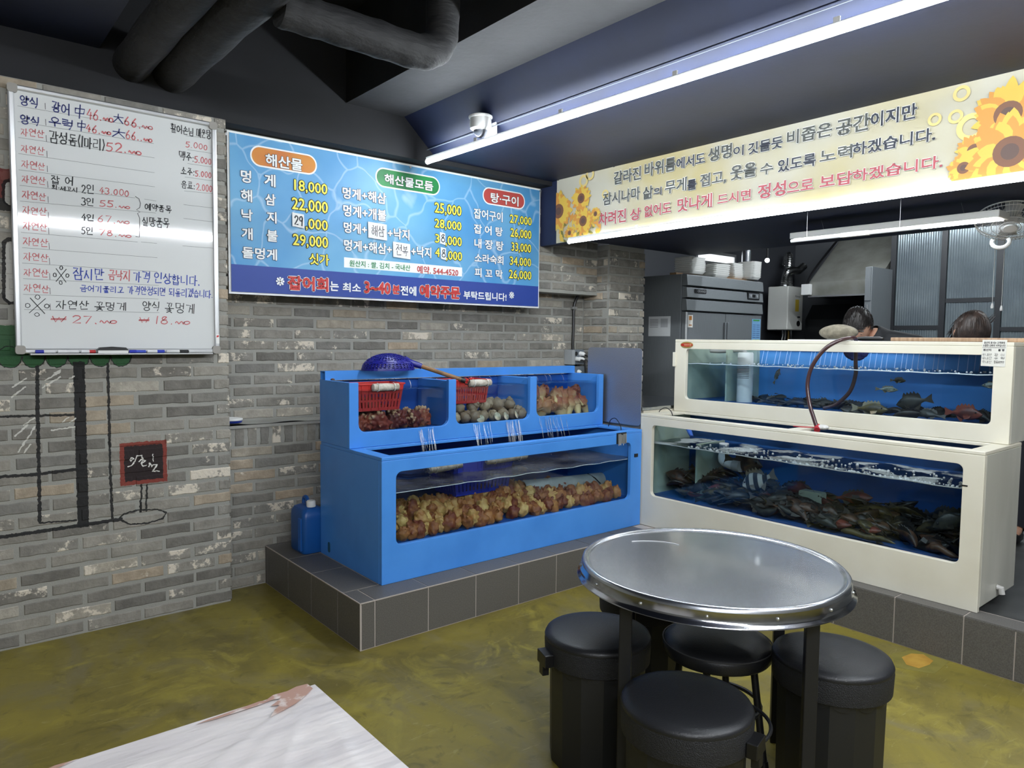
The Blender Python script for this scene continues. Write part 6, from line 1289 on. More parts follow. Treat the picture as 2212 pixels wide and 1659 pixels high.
# ================================================================ security camera
cc = thing('security_camera', 'white dome security camera on the bulkhead above the long tube', 'camera', (2.56, 3.37, 2.70))
b0 = Vector((2.545, 3.385, 2.705))
part(MB().lathe([(.066, .045), (.070, .05), (.070, .058), (.06, .064)], 32, tuple(b0)), 'mount_plate', M['white_plastic'], cc, smooth=True)
part(MB().lathe([(.046, -.022), (.060, -.012), (.063, .0), (.062, .046)], 32, tuple(b0)), 'housing', M['white_plastic'], cc, smooth=True)
part(MB().ball(tuple(b0+Vector((0, 0, -.018))), (.042, .042, .046), 20, 14), 'dome', mat('smoked_dome', C(96, 100, 110), .06, coat=.6), cc, smooth=True)
part(MB().prism([(-.07, .062), (.10, .062), (.16, .0), (.16, -.03), (.13, -.045), (.085, -.03), (.07, .05)], [], -.045, .045, lambda u, v, w: (b0.x+u, b0.y+w, b0.z+v)) if False else MB().box(b0.x+.0, b0.x+.075, b0.y-.05, b0.y+.05, b0.z+.05, b0.z+.062), 'arm', M['white_plastic'], cc, bevel=.003)
part(MB().prism(rrect(-b0.y-.055, -b0.y+.055, b0.z-.055, b0.z+.062, .01), [], 0, .008, FX(b0.x+.07)), 'wall_plate', M['white_plastic'], cc, bevel=.002)

# ================================================================ kitchen
M['fridge'] = mat('brushed_grey_steel', C(124, 128, 131), .42, .25, col2=C(116, 120, 123), ns=30, stretch=(20, 20, .3))
fg = thing('kitchen_fridge', 'tall grey steel upright fridge with white trays on top, behind the brick pier', 'fridge', (5.8, 4.3, .206))
gx0, gx1, gy, gz1 = 5.2, 6.42, 3.9, 2.07
part(MB().box(gx0, gx1, gy+.05, 4.72, .206, gz1), 'cabinet', M['fridge'], fg, bevel=.004)
zf = [1.745, 1.86, 1.965, 2.075]
for i in range(3): part(MB().prism([(gy+.045, zf[i]), (gy-.015, zf[i]+.004), (gy-.004, zf[i+1]-.014), (gy+.045, zf[i+1]-.002)], [], gx0+.002, gx1-.002, lambda u, v, w: (w, u, v)), 'fascia_panel', M['fridge'], fg, bevel=.003)
for a, b in ((gx0+.004, gx0+.606), (gx0+.612, gx1-.004)):
    for z0_, z1_ in ((.98, 1.735), (.24, .97)):
        d = part(MB().box(a, b, gy, gy+.045, z0_, z1_), 'door', M['fridge'], fg, bevel=.004)
        part(MB().box(b-.03 if a < gx0+.1 else a+.004, b-.006 if a < gx0+.1 else a+.03, gy-.02, gy-.001, z0_+.08, z1_-.08), 'handle', M['fridge'], d, bevel=.004)
part(MB().box(gx0-.002, gx0+.012, gy-.012, gy-.002, 1.0, 1.735), 'edge_trim', mat('bright_trim', C(206, 208, 208), .4), fg)
FYg = FY(gy)
bg = part(MB().prism(rect(5.31, 5.475, 1.905, 1.94), [], -.016, -.010, FYg), 'name_badge', M['black_plastic'], fg)
mb = MB(); put_text(mb, 'GRAND', 5.345, 5.468, 1.911, 1.934, FYg, -.0165, .03); part(mb, 'lettering', M['alu'], bg)
th = part(MB().prism(rrect(6.14, 6.34, 1.885, 1.955, .006), [], -.018, -.006, FYg), 'control_panel', M['black_plastic'], fg, bevel=.002)
part(MB().prism(rrect(6.155, 6.325, 1.897, 1.943, .004), [], -.019, -.018, FYg), 'control_face', mat('grey_panel_face', C(116, 120, 124), .4), th); part(MB().prism(rect(6.215, 6.268, 1.905, 1.935), [], -.020, -.019, FYg), 'display', M['black_plastic'], th)
for x in (6.185, 6.295): part(MB().cyl((x, gy-.0195, 1.92), (x, gy-.022, 1.92), .012, n=14), 'button', mat('grey_button', C(150, 152, 154), .4), th)
def decal(u0, u1, v0, v1, mp, col, parent, name, w=-.0012): return part(MB().prism(rect(u0, u1, v0, v1), [], w, w+.001, mp), name, mat('printed_'+name, col, .5), parent)
e1 = decal(5.235, 5.305, 1.60, 1.71, FYg, C(226, 222, 214), fg, 'energy_label', -.002); decal(5.25, 5.29, 1.665, 1.70, FYg, C(196, 130, 60), e1, 'energy_gauge', -.003); decal(5.25, 5.29, 1.615, 1.625, FYg, C(180, 120, 70), e1, 'energy_line', -.003)
e2 = decal(6.25, 6.40, 1.15, 1.70, FYg, C(116, 164, 206), fg, 'notice_sheet', -.002)
decal(6.265, 6.315, 1.44, 1.50, FYg, C(206, 206, 96), e2, 'yellow_box', -.003); decal(6.33, 6.385, 1.44, 1.50, FYg, C(206, 206, 96), e2, 'yellow_box', -.003); decal(6.265, 6.385, 1.36, 1.405, FYg, C(206, 206, 96), e2, 'yellow_box', -.003); decal(6.27, 6.38, 1.68, 1.695, FYg, C(70, 150, 80), e2, 'green_header', -.003)
for k in range(7): decal(6.265, 6.315, 1.52+.02*k, 1.525+.02*k, FYg, C(70, 96, 150), e2, 'text_line', -.003); decal(6.33, 6.385, 1.52+.02*k, 1.525+.02*k, FYg, C(70, 96, 150), e2, 'text_line', -.003)
decal(6.255, 6.395, 1.15, 1.31, FYg, C(220, 222, 220), e2, 'white_foot', -.003)
FXg = FX(gx0)
e3 = decal(-4.31, -4.06, 1.52, 1.70, FXg, C(206, 208, 208), fg, 'spec_sheet', -.002)
for k in range(6): decal(-4.295, -4.20, 1.60+.014*k, 1.604+.014*k, FXg, C(110, 112, 116), e3, 'text_line', -.003)
decal(-4.17, -4.09, 1.60, 1.68, FXg, C(170, 172, 174), e3, 'diagram', -.003)
# foam trays on the fridge
for x, l in ((5.25, .10), (5.4, .25)): solo(MB().box(x, x+l, 4.05, 4.12, 2.0705, 2.093), 'wood_block', mat('plain_wood_block', C(150, 118, 84), .7), 'wooden block on the fridge '+('near its left corner' if x < 5.3 else 'under the leftmost tray stack'), 'wood block', (x, 4.05, 2.0705))
solo(MB().box(5.7, 6.4, 3.98, 4.08, 2.0705, 2.085), 'wooden_strip', mat('plain_wood_slat', C(146, 114, 82), .7), 'thin wooden slat on the fridge under the round trays', 'wood slat', (6.0, 4.0, 2.0705))
foam = mat('white_foam_tray', C(222, 222, 218), .6)
def tray_stack(cx, cy, z, n, dz, sx, sy, lean, label, rnd_=.25):
    t = thing('tray_stack', label, 'tray stack', (cx, cy, z), group='foam trays stacked on the fridge')
    for k in range(n):
        P0 = [(cx+lean*k+x*sx, cy+y*sy) for x, y in rrect(-.5, .5, -.5, .5, rnd_*.5)]; mb = MB(); P1 = [(cx+lean*k+x*sx*.80, cy+y*sy*.80) for x, y in rrect(-.5, .5, -.5, .5, rnd_*.5)]; m_ = len(P0); zz = z+dz*k
        vs = [(a, b, zz+.0) for a, b in P1]+[(a, b, zz+.026) for a, b in P0]+[(a, b, zz+.031) for a, b in P0]; mb.add(vs, [(i, (i+1) % m_, m_+(i+1) % m_, m_+i) for i in range(m_)]+[(m_+i, m_+(i+1) % m_, 2*m_+(i+1) % m_, 2*m_+i) for i in range(m_)]+[tuple(reversed(range(m_))), tuple(range(2*m_, 3*m_))])
        part(mb, 'foam_tray', foam, t, smooth=True, ang=40)
tray_stack(5.52, 4.1, 2.094, 8, .017, .24, .2, -.001, 'stack of square white foam trays at the left of the fridge top')
tray_stack(5.77, 4.02, 2.0715, 6, .018, .26, .2, .002, 'tilted white foam boxes beside the square tray stack')
tray_stack(5.99, 4.14, 2.086, 7, .017, .24, .2, .004, 'low stack of oval foam trays in the middle of the fridge top', .8)
tray_stack(6.17, 4.1, 2.086, 8, .017, .18, .2, -.003, 'leaning foam stack right of the oval trays')
tray_stack(6.33, 4.0, 2.0855, 10, .016, .17, .2, .001, 'ridged white tray stack at the right of the fridge top', .5)
# water heater
hb = thing('water_heater', 'white wall hung gas water heater with silver flue hoses', 'water heater', (7.96, 4.5, 1.62))
hw_ = mat('white_heater_case', C(216, 216, 210), .4)
part(MB().box(7.79, 8.13, 4.4, 4.66, 1.62, 2.13), 'case', hw_, hb, bevel=.012)
FH = FY(4.4)
y1 = decal(7.955, 8.035, 1.84, 1.98, FH, C(214, 184, 60), hb, 'yellow_sticker', -.002); part(MB().cyl((8.03, 4.402, 1.70), (8.03, 4.392, 1.70), .034, n=24), 'dial', M['black_plastic'], hb)
mb = MB(); put_text(mb, 'Rinnai', 7.95, 8.06, 2.005, 2.03, FH, -.002, .01); part(mb, 'lettering', INK['pen'], hb); decal(8.01, 8.07, 1.765, 1.785, FH, C(60, 62, 64), hb, 'rating_label', -.002)
chrome = mat('flexible_foil_duct', C(196, 198, 198), .25, 1.0)
def flex(path, r, name): P = spline(path, 12); part(MB().tube(P, [r*(1+.12*(i % 2)) for i in range(len(P))], 12), name, chrome, hb, smooth=True, ang=20)
part(MB().lathe([(.05, 0), (.05, .02)], 20, (7.88, 4.5, 2.13)), 'flue_collar', chrome, hb)
flex([(7.88, 4.5, 2.14), (7.88, 4.5, 2.22), (7.93, 4.5, 2.30), (8.05, 4.5, 2.33), (8.18, 4.5, 2.34), (8.3, 4.5, 2.40)], .042, 'flue_hose'); flex([(8.03, 4.52, 2.13), (8.03, 4.54, 2.25), (8.06, 4.56, 2.40), (8.13, 4.6, 2.52), (8.2, 4.66, 2.5), (8.22, 4.71, 2.42)], .04, 'flue_hose')
for k, x in enumerate((7.87, 7.93, 8.0, 8.06)): part(MB().tube(spline([(x, 4.5, 1.62), (x+.005, 4.5, 1.55), (x+.012*(k-1), 4.52, 1.45), (x, 4.6, 1.36)], 4), .012, 8), 'pipe', chrome if k != 2 else mat('brass_pipe', C(170, 140, 80), .4, .8), hb, smooth=True)
# hood
hd = thing('extractor_hood', 'sloping stainless steel extractor hood at the back of the kitchen', 'extractor hood', (8.0, 3.6, 2.0))
part(MB().prism([(7.62, 1.985), (7.62, 2.14), (8.3, 2.68), (8.58, 2.68), (8.58, 2.60), (8.3, 2.60), (7.66, 2.10), (7.66, 1.985)], [], 3.31, 4.06, lambda u, v, w: (u, w, v)), 'canopy', mat('greasy_steel', C(150, 150, 144), .4, .45, col2=C(134, 134, 126), ns=5), hd)
part(MB().box(7.6, 7.625, 3.31, 4.06, 1.975, 1.992), 'lip', M['alu'], hd)
part(MB().prism([(7.62, 1.985), (7.62, 2.14), (8.3, 2.68), (8.58, 2.68), (8.58, 1.985)], [], 4.05, 4.062, lambda u, v, w: (u, w, v)), 'end_panel', M['fridge'], hd)
sb = thing('switch_box', 'white switch box with a black conduit at the corner of the hood', 'switch', (7.58, 4.08, 2.0))
part(MB().box(7.56, 7.615, 4.02, 4.12, 2.0, 2.12), 'box', M['white_plastic'], sb, bevel=.005); part(MB().tube(spline([(7.59, 4.07, 2.12), (7.7, 4.08, 2.24), (8.0, 4.1, 2.45), (8.29, 4.1, 2.66)], 4), .012, 8), 'conduit', M['black_plastic'], sb, smooth=True)
solo(MB().prism([(8.2, .206), (8.2, 1.75), (8.35, 1.93), (8.55, 1.93), (8.55, .206)], [], 3.55, 4.4, lambda u, v, w: (u, w, v)), 'cooker_back', mat('dark_panel_steel', C(46, 48, 50), .4, .6), 'dark steel cooker back under the hood', 'cooker', (8.4, 4.0, 1.0))  # dark panel filling the black area under the hood
tc_ = thing('tall_cabinet', 'tall narrow grey steel cabinet at the left end of the glass partition', 'cabinet', (7.5, 3.27, .206))
part(MB().box(7.3, 7.76, 3.235, 3.305, .206, 2.235), 'body', M['fridge'], tc_, bevel=.003); part(MB().box(7.29, 7.3, 3.245, 3.30, 1.9, 2.23), 'door', M['fridge'], tc_); part(MB().box(7.285, 7.295, 3.26, 3.275, 1.3, 1.86), 'handle', M['alu'], tc_)
# reeded glass partition
blk = mat('black_frame_steel', C(28, 30, 34), .5)
reed = mat('reeded_glass', C(122, 132, 136), .16, .45, col2=C(104, 114, 120), ns=2)
pa_ = thing('glass_partition', 'black framed partition of ribbed glass panes behind the two people', 'partition', (7.8, 2.2, .206))
ys = [at_x(p, 600, 7.78).y for p in (1930, 2039, 2160, 2285, 2410)]
for k, y in enumerate(ys): part(MB().box(7.76, 7.80, y-.026, y+.026, .206, 3.09), 'frame_post', blk, pa_)
bars = [[1.64, 2.62], [1.90, 1.2, 2.62], [1.62, 2.62], [1.9, 2.62]]
for k in range(4):
    yA, yB = ys[k]-.026, ys[k+1]+.026
    zz = sorted([.206, 3.0]+bars[k])
    for z in bars[k]: part(MB().box(7.765, 7.795, yB, yA, z-.02, z+.02), 'frame_bar', blk, pa_)
    for a, b in zip(zz[:-1], zz[1:]):
        n = int((yA-yB)/.022); m_ = n*6
        part(MB().grid(m_, 1, lambda s, t: (7.78-.008*abs(math.sin(s*n*PI)), yA+(yB-yA)*s, a+.02+(b-a-.04)*t)), 'glass_pane', reed, pa_, smooth=True, ang=120)
struct(MB().box(8.3, 8.32, 1.0, 3.2, .206, 2.35), 'wall_beyond', mat('pale_wall_beyond_glass', C(150, 156, 158), .6), 'pale wall behind the ribbed glass')
# kitchen lamps
kl = thing('batten_light', 'white batten light hanging under the kitchen ceiling behind the banner', 'light', (4.45, 1.9, 2.15))
part(MB().box(4.40, 4.56, 1.31, 2.49, 2.152, 2.19), 'housing', M['white_plastic'], kl, bevel=.004); part(MB().box(4.42, 4.54, 1.33, 2.47, 2.147, 2.1525), 'lit_panel', emis('lit_panel', (.92, .97, 1, 1), 14), kl)
for y in (1.5, 2.3): part(MB().tube([(4.48, y, 2.19), (4.48, y+.02, 2.262)], .001, 4), 'hanger', M['alu'], kl)
tl = thing('thin_batten', 'thin unlit white tube fitting below the edge of the long banner', 'light', (3.9, 1.85, 2.06))
part(MB().tube([(3.89, 2.19, 2.06), (3.90, 1.50, 2.062)], .010, 10), 'tube', mat('unlit_white_tube', C(220, 224, 228), .3), tl, smooth=True); part(MB().box(3.88, 3.91, 1.75, 1.90, 2.05, 2.075), 'ballast', M['white_plastic'], tl, bevel=.003)
for y in (1.6, 2.1): part(MB().tube([(3.895, y, 2.068), (3.895, y, 2.262)], .001, 4), 'hanger', M['alu'], tl)
wlp = thing('work_lamp', 'small bare bulb glowing beside the tray stacks on the fridge', 'light', (6.62, 3.98, 2.3))
part(MB().ball((6.62, 3.98, 2.30), .022, 12, 8), 'bulb', emis('bare_bulb', (.95, .98, 1, 1), 25), wlp, smooth=True); part(MB().tube([(6.62, 3.98, 2.32), (6.62, 3.98, 2.36), (6.62, 4.0, 3.1)], [.012, .012, .004], 8), 'cord', M['black_plastic'], wlp)
pst = thing('steel_pipe', 'bright vertical steel pipe behind the trays at the end of the fridge', 'pipe', (6.7, 4.3, 2.0)); part(MB().tube([(6.75, 4.3, .206), (6.75, 4.3, 3.1)], .05, 16), 'shaft', mat('shiny_pipe', C(206, 208, 210), .2, 1.0), pst, smooth=True)
wn = struct(MB().prism(rect(6.5, 7.25, 2.33, 2.47), [rect(6.53, 7.22, 2.36, 2.44)], -.03, 0, FY(4.78)), 'window_1', M['alu'], 'small bright window high on the kitchen wall'); part(MB().box(6.53, 7.22, 4.765, 4.77, 2.36, 2.44), 'pane', emis('daylit_pane', (.9, .95, 1, 1), 1.2), wn)
for k, x in enumerate((5.06, 5.12, 5.17)): solo(MB().tube([(x, 4.60, .206), (x, 4.60, 3.1)], .014, 8), 'riser_pipe', mat('dark_riser', C(60, 62, 66), .5), ('leftmost', 'middle', 'rightmost')[k]+' of three thin dark pipes between the brick pier and the fridge', 'pipe', (x, 4.60, .206), smooth=True)
# fan
fn_ = thing('ceiling_fan', 'white wire guarded fan under the kitchen ceiling at the right edge', 'fan', (4.62, 1.33, 2.15))
fc_ = Vector((4.66, 1.33, 2.165)); nrm = Vector((-.45, -.1, -.88)).normalized(); e1_ = nrm.orthogonal().normalized(); e2_ = nrm.cross(e1_)
wm = mat('white_fan_wire', C(204, 206, 206), .4)
g = MB()
for r_, dd in ((.17, 0), (.165, .02), (.13, .035), (.09, .045), (.05, .05)): g.tube([fc_+nrm*dd+(e1_*math.cos(t)+e2_*math.sin(t))*r_ for t in [2*PI*i/40 for i in range(41)]], .0016 if r_ < .17 else .004, 5)
for k in range(60):
    t = 2*PI*k/60; d = e1_*math.cos(t)+e2_*math.sin(t); g.tube([fc_+d*.17, fc_+d*.165+nrm*.02, fc_+d*.1+nrm*.043, fc_+d*.03+nrm*.052], .0009, 4)
part(g, 'guard', wm, fn_, kind='stuff'); part(MB().tube([fc_+nrm*.045, fc_+nrm*.06], .032, 20), 'hub_badge', wm, fn_, smooth=True)
for k in range(4):
    t = rad(90*k+20); d = e1_*math.cos(t)+e2_*math.sin(t); s_ = nrm.cross(d); part(MB().add([fc_+d*.03-s_*.02, fc_+d*.15-s_*.05+nrm*.01, fc_+d*.155+s_*.05-nrm*.012, fc_+d*.03+s_*.02], [(0, 1, 2, 3)]), 'blade', mat('grey_fan_blade', C(150, 156, 162), .4), fn_)
part(MB().tube([fc_-nrm*.01, fc_-nrm*.05, Vector((4.70, 1.33, 2.262))], [.05, .045, .03], 16), 'motor', wm, fn_, smooth=True)
rg = Vector((4.585, 1.352, 2.04)); part(MB().tube([rg+Vector((0, .042*math.cos(t), .032*math.sin(t))) for t in [rad(150+a*20) for a in range(13)]], .011, 8), 'handle_loop', wm, fn_, smooth=True)
for k, (px, py) in enumerate(((2143, 662), (2163, 667))):
    b = at_x(px, py, 5.2); t = thing('pull_cord', ('left' if k == 0 else 'right')+' one of two white pull cords hanging in front of the glass partition', 'pull cord', (5.2, b.y, b.z)); part(MB().tube([(5.2, b.y, b.z), (5.2, b.y, 2.262)], .0016, 5), 'string', M['white_plastic'], t); part(MB().lathe([(.008, -.012), (.009, 0), (.004, .02)], 10, (5.2, b.y, b.z)), 'tip', M['white_plastic'], t, smooth=True)
# ================================================================ people
M['skin'] = mat('skin', C(206, 160, 134), .5, col2=C(196, 146, 120), ns=9)
M['lips'] = mat('lips', C(168, 96, 86), .5)
M['hair'] = mat('black_hair', C(24, 21, 20), .42, col2=C(36, 31, 29), ns=30)
M['hair_brown'] = mat('dark_brown_hair', C(40, 31, 27), .42, col2=C(58, 46, 40), ns=30)
M['shirt'] = mat('black_shirt', C(24, 25, 28), .75, bump=.2, bs=40); M['trousers'] = mat('dark_trousers', C(36, 38, 46), .8)
def skinned(name, V, E, R_, mats, parent, sub=2, rootv=0):
    """one continuous skin grown over a skeleton of joints"""
    me = bpy.data.meshes.new(name); off = root_loc(parent); me.from_pydata([tuple(Vector(v)-off) for v in V], E, []); me.materials.append(mats)
    o = bpy.data.objects.new(name, me); _sc2.collection.objects.link(o)
    sk = o.modifiers.new('skin', 'SKIN'); sk.use_smooth_shade = True; sb = o.modifiers.new('sub', 'SUBSURF'); sb.levels = sub; sb.render_levels = sub
    sv = me.skin_vertices[0].data if me.skin_vertices else None
    if sv is None:
        bm = bmesh.new(); bm.from_mesh(me); bm.verts.layers.skin.verify(); bm.to_mesh(me); bm.free(); sv = me.skin_vertices[0].data
    for i, r in enumerate(R_): sv[i].radius = (r, r) if not isinstance(r, tuple) else r; sv[i].use_root = (i == rootv)
    _vl.update(); ev = o.evaluated_get(_vl.depsgraph); m2 = bpy.data.meshes.new_from_object(ev, depsgraph=_vl.depsgraph); m2.name = name
    bpy.data.objects.remove(o); return m2
def head_frame(f, roll_up=Vector((0, 0, 1))):
    f = f.normalized(); s = roll_up.cross(f); s = s.normalized() if s.length > .1 else Vector((0, 1, 0)); u = f.cross(s).normalized(); return f, s, u
def head_fn(d):     # d: x forward, y side, z up on the unit ball -> local offset
    x, y, z = d.x, d.y, d.z; w_ = .079*(1-.22*max(0, -z-.1)*(1 if x > -.2 else .4)); fx = .098*(1-.10*max(0, z)); 
    px = x*fx+(.012*max(0, -z-.35) if x > 0 else -.004*(z > 0)); return 1.1*Vector((px-(.028*max(0, -z-.35) if x < 0 else 0)*-1, y*w_, z*(.118 if z > 0 else .125)))
def person(name, label, P, fdir, shirt, hairm, build_hair, up=Vector((0, 0, 1))):
    r = thing(name, label, 'person', (P['hip'][0], P['hip'][1], .206))
    hip, chest, neck, hd_ = [Vector(P[k]) for k in ('hip', 'chest', 'neck', 'head')]
    V = [hip, hip.lerp(chest, .5), chest, neck, neck.lerp(hd_, .5)]; E = [(0, 1), (1, 2), (2, 3), (3, 4)]; R_ = [.135, .125, .14, .062, .055]
    def chain(start, pts, rs):
        p = start
        for q, rr in zip(pts, rs): V.append(Vector(q)); R_.append(rr); E.append((p, len(V)-1)); p = len(V)-1
        return p
    wr = {}
    for sd in ('l', 'r'):
        w_ = chain(2, [P['sh'+sd], P['el'+sd], P['wr'+sd]], [.062, .045, .031]); wrist = Vector(P['wr'+sd]); d = (wrist-Vector(P['el'+sd])).normalized(); s = d.cross(Vector((0, 0, 1))).normalized(); dn = Vector((0, 0, -1))
        palm = chain(w_, [wrist+d*.05], [.036])
        for k, (o_, l_) in enumerate(((-.03, .062), (-.01, .072), (.011, .068), (.03, .052))):
            b = wrist+d*.075+s*o_; chain(palm, [b, b+d*l_*.5+dn*.012, b+d*l_*.85+dn*.04], [.011, .0095, .008])
        t_ = wrist+d*.03+s*(-.045 if sd == 'l' else .045); chain(w_, [t_, t_+d*.03+dn*.012], [.012, .0095])
        l_ = chain(0, [P['hp'+sd], P['kn'+sd], P['an'+sd], P['to'+sd]], [.09, .06, .042, .035])
    me = skinned('body', V, E, R_, M['skin'], r)
    # clothes: the body's own surface, lifted off the skin, cut at neckline, elbows and ankles
    off = root_loc(r); shj = [Vector(P['sh'+k]) for k in 'lr']
    segs = [(hip, hip.lerp(chest, .5), 's'), (hip.lerp(chest, .5), chest, 's'), (chest, neck.lerp(hd_, .3), 's'), (neck.lerp(hd_, .3), hd_, 'x'), (chest, shj[0], 's'), (chest, shj[1], 's'), (hip, hip+Vector((0, 0, -.06)), 't')]
    for sd in 'lr':
        sh_, el_, wr_ = [Vector(P[k+sd]) for k in ('sh', 'el', 'wr')]; segs += [(sh_, sh_.lerp(el_, .8), 's'), (sh_.lerp(el_, .8), wr_, 'x'), (wr_, wr_+(wr_-el_), 'x')]
        hp_, kn_, an_, to_ = [Vector(P[k+sd]) for k in ('hp', 'kn', 'an', 'to')]; segs += [(hip, hp_, 't'), (hp_, kn_, 't'), (kn_, an_, 't'), (an_, to_, 'x')]
    def kind_of(p):
        best = None
        for A, B, k in segs:
            d = B-A; t = max(0, min(1, (p-A).dot(d)/max(d.length_squared, 1e-9))); q = (p-A-d*t).length
            if best is None or q < best[0]: best = (q, k)
        return best[1]
    fk = {p.index: kind_of(Vector(p.center)+off) for p in me.polygons}
    def cloth(name, kk, lift, mt):
        mb = MB(); used = {}; src = [p for p in me.polygons if fk[p.index] == kk]
        for p in src:
            for i in p.vertices:
                if i not in used: used[i] = len(mb.v); mb.v.append(me.vertices[i].co+off+me.vertices[i].normal*lift)
            mb.f.append([used[i] for i in p.vertices]); mb.m.append(0)
        o_ = part(mb, name, mt, r, smooth=True, ang=180); so_ = o_.modifiers.new('thickness', 'SOLIDIFY'); so_.thickness = .006; so_.offset = -1
    cloth('shirt', 's', .016, shirt); cloth('trousers', 't', .014, M['trousers'])
    # head joined to the same surface
    f, s, u = head_frame(fdir, up); off = root_loc(r); c = hd_
    mb = MB()
    loc = lambda v: c+f*v.x+s*v.y+u*v.z; S_ = 1.1
    nu, nv = 32, 24; vs = []; idx = {}
    tmp = MB().ball((0, 0, 0), 1, nu, nv); mb.add([loc(head_fn(v)) for v in tmp.v], tmp.f, 0)
    mb.add([loc(1.1*Vector(q)) for q in ((.094, 0, .015), (.099, .010, -.028), (.122, 0, -.030), (.099, -.010, -.028), (.100, 0, -.04))], [(0, 2, 1), (0, 3, 2), (1, 2, 4), (2, 3, 4)], 0)
    for sd in (-1, 1):
        mb.ball(loc(1.1*Vector((-.008, sd*.078, -.005))), (.018, .009, .031), 12, 8, mtx=Matrix((f, s*sd, u)).transposed())
        mb.ball(loc(1.1*Vector((.080, sd*.031, .006))), .0135, 10, 8, m=0); mb.ball(loc(1.1*Vector((.0915, sd*.031, .001))), (.004, .004, .0015), 8, 6, m=2); mb.tube([loc(1.1*Vector((.094, sd*a, .026+b))) for a, b in ((.016, 0), (.032, .005), (.048, 0))], .004, 6, m=2)
    mb.tube([loc(1.1*Vector((.094, a, -.062))) for a in (-.022, -.01, 0, .01, .022)], [.002, .005, .006, .005, .002], 6, m=3)
    hm_ = mb.mesh('head', [M['skin']], off, True, 60); bm = bmesh.new(); bm.from_mesh(me); bm.from_mesh(hm_); me2 = bpy.data.meshes.new('body'); bm.to_mesh(me2); bm.free()
    for mt in (M['skin'], M['white_plastic'], M['hair'], M['lips']): me2.materials.append(mt)
    me2.shade_smooth(); o = bpy.data.objects.new('body', me2); COL.objects.link(o); o.parent = r; bpy.data.meshes.remove(me); bpy.data.meshes.remove(hm_)
    for sd in ('l', 'r'):
        a, t = Vector(P['an'+sd]), Vector(P['to'+sd]); part(MB().tube([a+(a-t)*.25-Vector((0, 0, .045)), a-Vector((0, 0, .04)), t-Vector((0, 0, .015)), t+(t-a)*.2-Vector((0, 0, .02))], [.03, .045, .042, .02], 10), 'shoe', M['black_plastic'], r, smooth=True)
    build_hair(r, loc, hairm)
    return r
def hair_cap(test, lift, seed, bump=.004):
    q = random.Random(seed); tmp = MB().ball((0, 0, 0), 1, 40, 28); keep = MB(); keep.v = [head_fn(v)*(lift+q.uniform(-.012, .012)) for v in tmp.v]
    for fc2 in tmp.f:
        cen = sum((tmp.v[i] for i in fc2), Vector())/len(fc2)
        if test(cen): keep.f.append(fc2); keep.m.append(0)
    return keep
def strands(loc, n, seed, start, flow, length, lift, test, r0=.0012):
    q = random.Random(seed); mb = MB()
    for _ in range(n):
        d = Vector((q.gauss(0, 1), q.gauss(0, 1), q.gauss(0, 1))).normalized()
        if not test(d): continue
        P = []; v = d.copy(); st_ = length*q.uniform(.6, 1.2)
        for k in range(5):
            P.append(loc(head_fn(v)*(lift+.012*k*q.uniform(.6, 1.3)))); fl = flow(v, q); v = (v+fl*st_/5).normalized()
        mb.tube(P, [r0, r0*1.2, r0, r0*.8, r0*.3], 3, cap=False)
    return mb
def man_hair(r, loc, hm):
    test = lambda d: (d.z > .28-.25*max(0, -d.x) if d.x > .35 else d.z > -.25+.9*max(0, d.x) or (d.x < -.35 and d.z > -.55))
    k = hair_cap(test, 1.075, 4); m = MB(); m.v = [loc(v) for v in k.v]; m.f = k.f; m.m = k.m; h = part(m, 'hair', hm, r, smooth=True, ang=180)
    part(strands(loc, 2600, 5, None, lambda v, q: Vector((.9, q.uniform(-.4, .4), q.uniform(-.5, .1))), .34, 1.06, test, .0013), 'hair_strands', hm, h, kind='stuff')
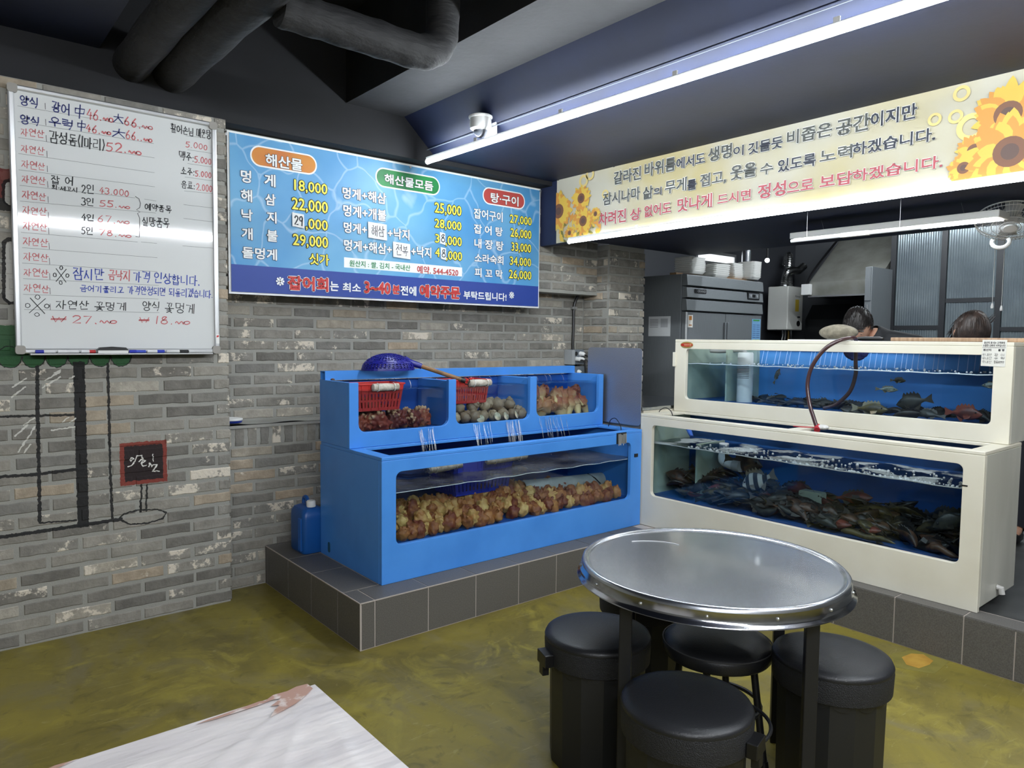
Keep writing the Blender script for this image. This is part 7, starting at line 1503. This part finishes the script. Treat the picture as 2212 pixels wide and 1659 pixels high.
def woman_hair(r, loc, hm):
    test = lambda d: d.z > -.1 or d.x < .25 or (d.x > .3 and d.z > -.55 and abs(d.y) < .95)
    k = hair_cap(test, 1.085, 6); m = MB(); m.v = [loc(v) for v in k.v]; m.f = k.f; m.m = k.m; h = part(m, 'hair', hm, r, smooth=True, ang=180)
    def flow(v, q): return (Vector((1.0, .25*v.y, -.9)) if v.x > .05 else Vector((-1, -.6*v.y, .35)))+Vector((q.uniform(-.15, .15), q.uniform(-.15, .15), 0))
    part(strands(loc, 3400, 8, None, flow, .7, 1.07, lambda d: d.z > -.5, .0013), 'hair_strands', hm, h, kind='stuff')
    q = random.Random(3); pt_ = MB()
    for _ in range(90):
        a = Vector((-.10, q.uniform(-.02, .02), -.02+q.uniform(-.02, .02))); e_ = Vector((-.15+q.uniform(-.03, .03), q.uniform(-.05, .05), -.14+q.uniform(-.06, .05))); pt_.tube([loc(a), loc(a.lerp(e_, .5)+Vector((-.02, 0, .03))), loc(e_)], [.004, .003, .001], 4, cap=False)
    part(pt_, 'ponytail', hm, h, kind='stuff'); 
    wisps = MB()
    for _ in range(14): b = Vector((-.03+q.uniform(-.02, .03), .084, .05+q.uniform(-.02, .03))); wisps.tube([loc(b), loc(b+Vector((-.02, .03, .012))), loc(b+Vector((-.05, .055, .005+q.uniform(-.02, .02))))], [.0016, .0012, .0005], 3, cap=False)
    part(wisps, 'hair_wisps', hm, h, kind='stuff')
CL = Vector((-.77, .637, 0)); TW = Vector((-.637, -.77, 0)); DN = Vector((0, 0, -1))
PM = dict(hip=(5.42, 2.10, 1.12), chest=(5.22, 2.15, 1.38), neck=(5.11, 2.20, 1.52), head=(4.99, 2.295, 1.60), shl=(5.16, 1.985, 1.475), shr=(5.19, 2.345, 1.42), ell=(5.05, 1.95, 1.19), elr=(5.05, 2.42, 1.19), wrl=(4.87, 2.06, 1.24), wrr=(4.87, 2.32, 1.24),
          hpl=(5.43, 2.01, 1.05), hpr=(5.43, 2.19, 1.05), knl=(5.40, 2.0, .66), knr=(5.40, 2.2, .66), anl=(5.45, 2.0, .29), anr=(5.45, 2.2, .29), tol=(5.31, 1.98, .262), tor=(5.31, 2.22, .262))
person('person', 'person with short black hair in a black shirt bending over behind the white tank', PM, CL*.42+DN*.62+TW*.6, M['shirt'], M['hair'], man_hair)
PW = dict(hip=(5.40, 1.52, 1.08), chest=(5.2, 1.56, 1.30), neck=(5.10, 1.58, 1.43), head=(5.03, 1.615, 1.555), shl=(5.18, 1.40, 1.34), shr=(5.18, 1.72, 1.34), ell=(5.06, 1.36, 1.12), elr=(5.06, 1.78, 1.12), wrl=(4.88, 1.45, 1.2), wrr=(4.88, 1.68, 1.2),
          hpl=(5.41, 1.44, 1.0), hpr=(5.41, 1.60, 1.0), knl=(5.38, 1.43, .63), knr=(5.38, 1.61, .63), anl=(5.43, 1.43, .285), anr=(5.43, 1.61, .285), tol=(5.30, 1.42, .262), tor=(5.30, 1.62, .262))
person('person', 'person with tied dark brown hair and bowed head behind the wooden board', PW, CL*.1+DN*.66+TW*.75, M['shirt'], M['hair_brown'], woman_hair)
bpy.data.objects.remove(_to); bpy.data.scenes.remove(_sc2)
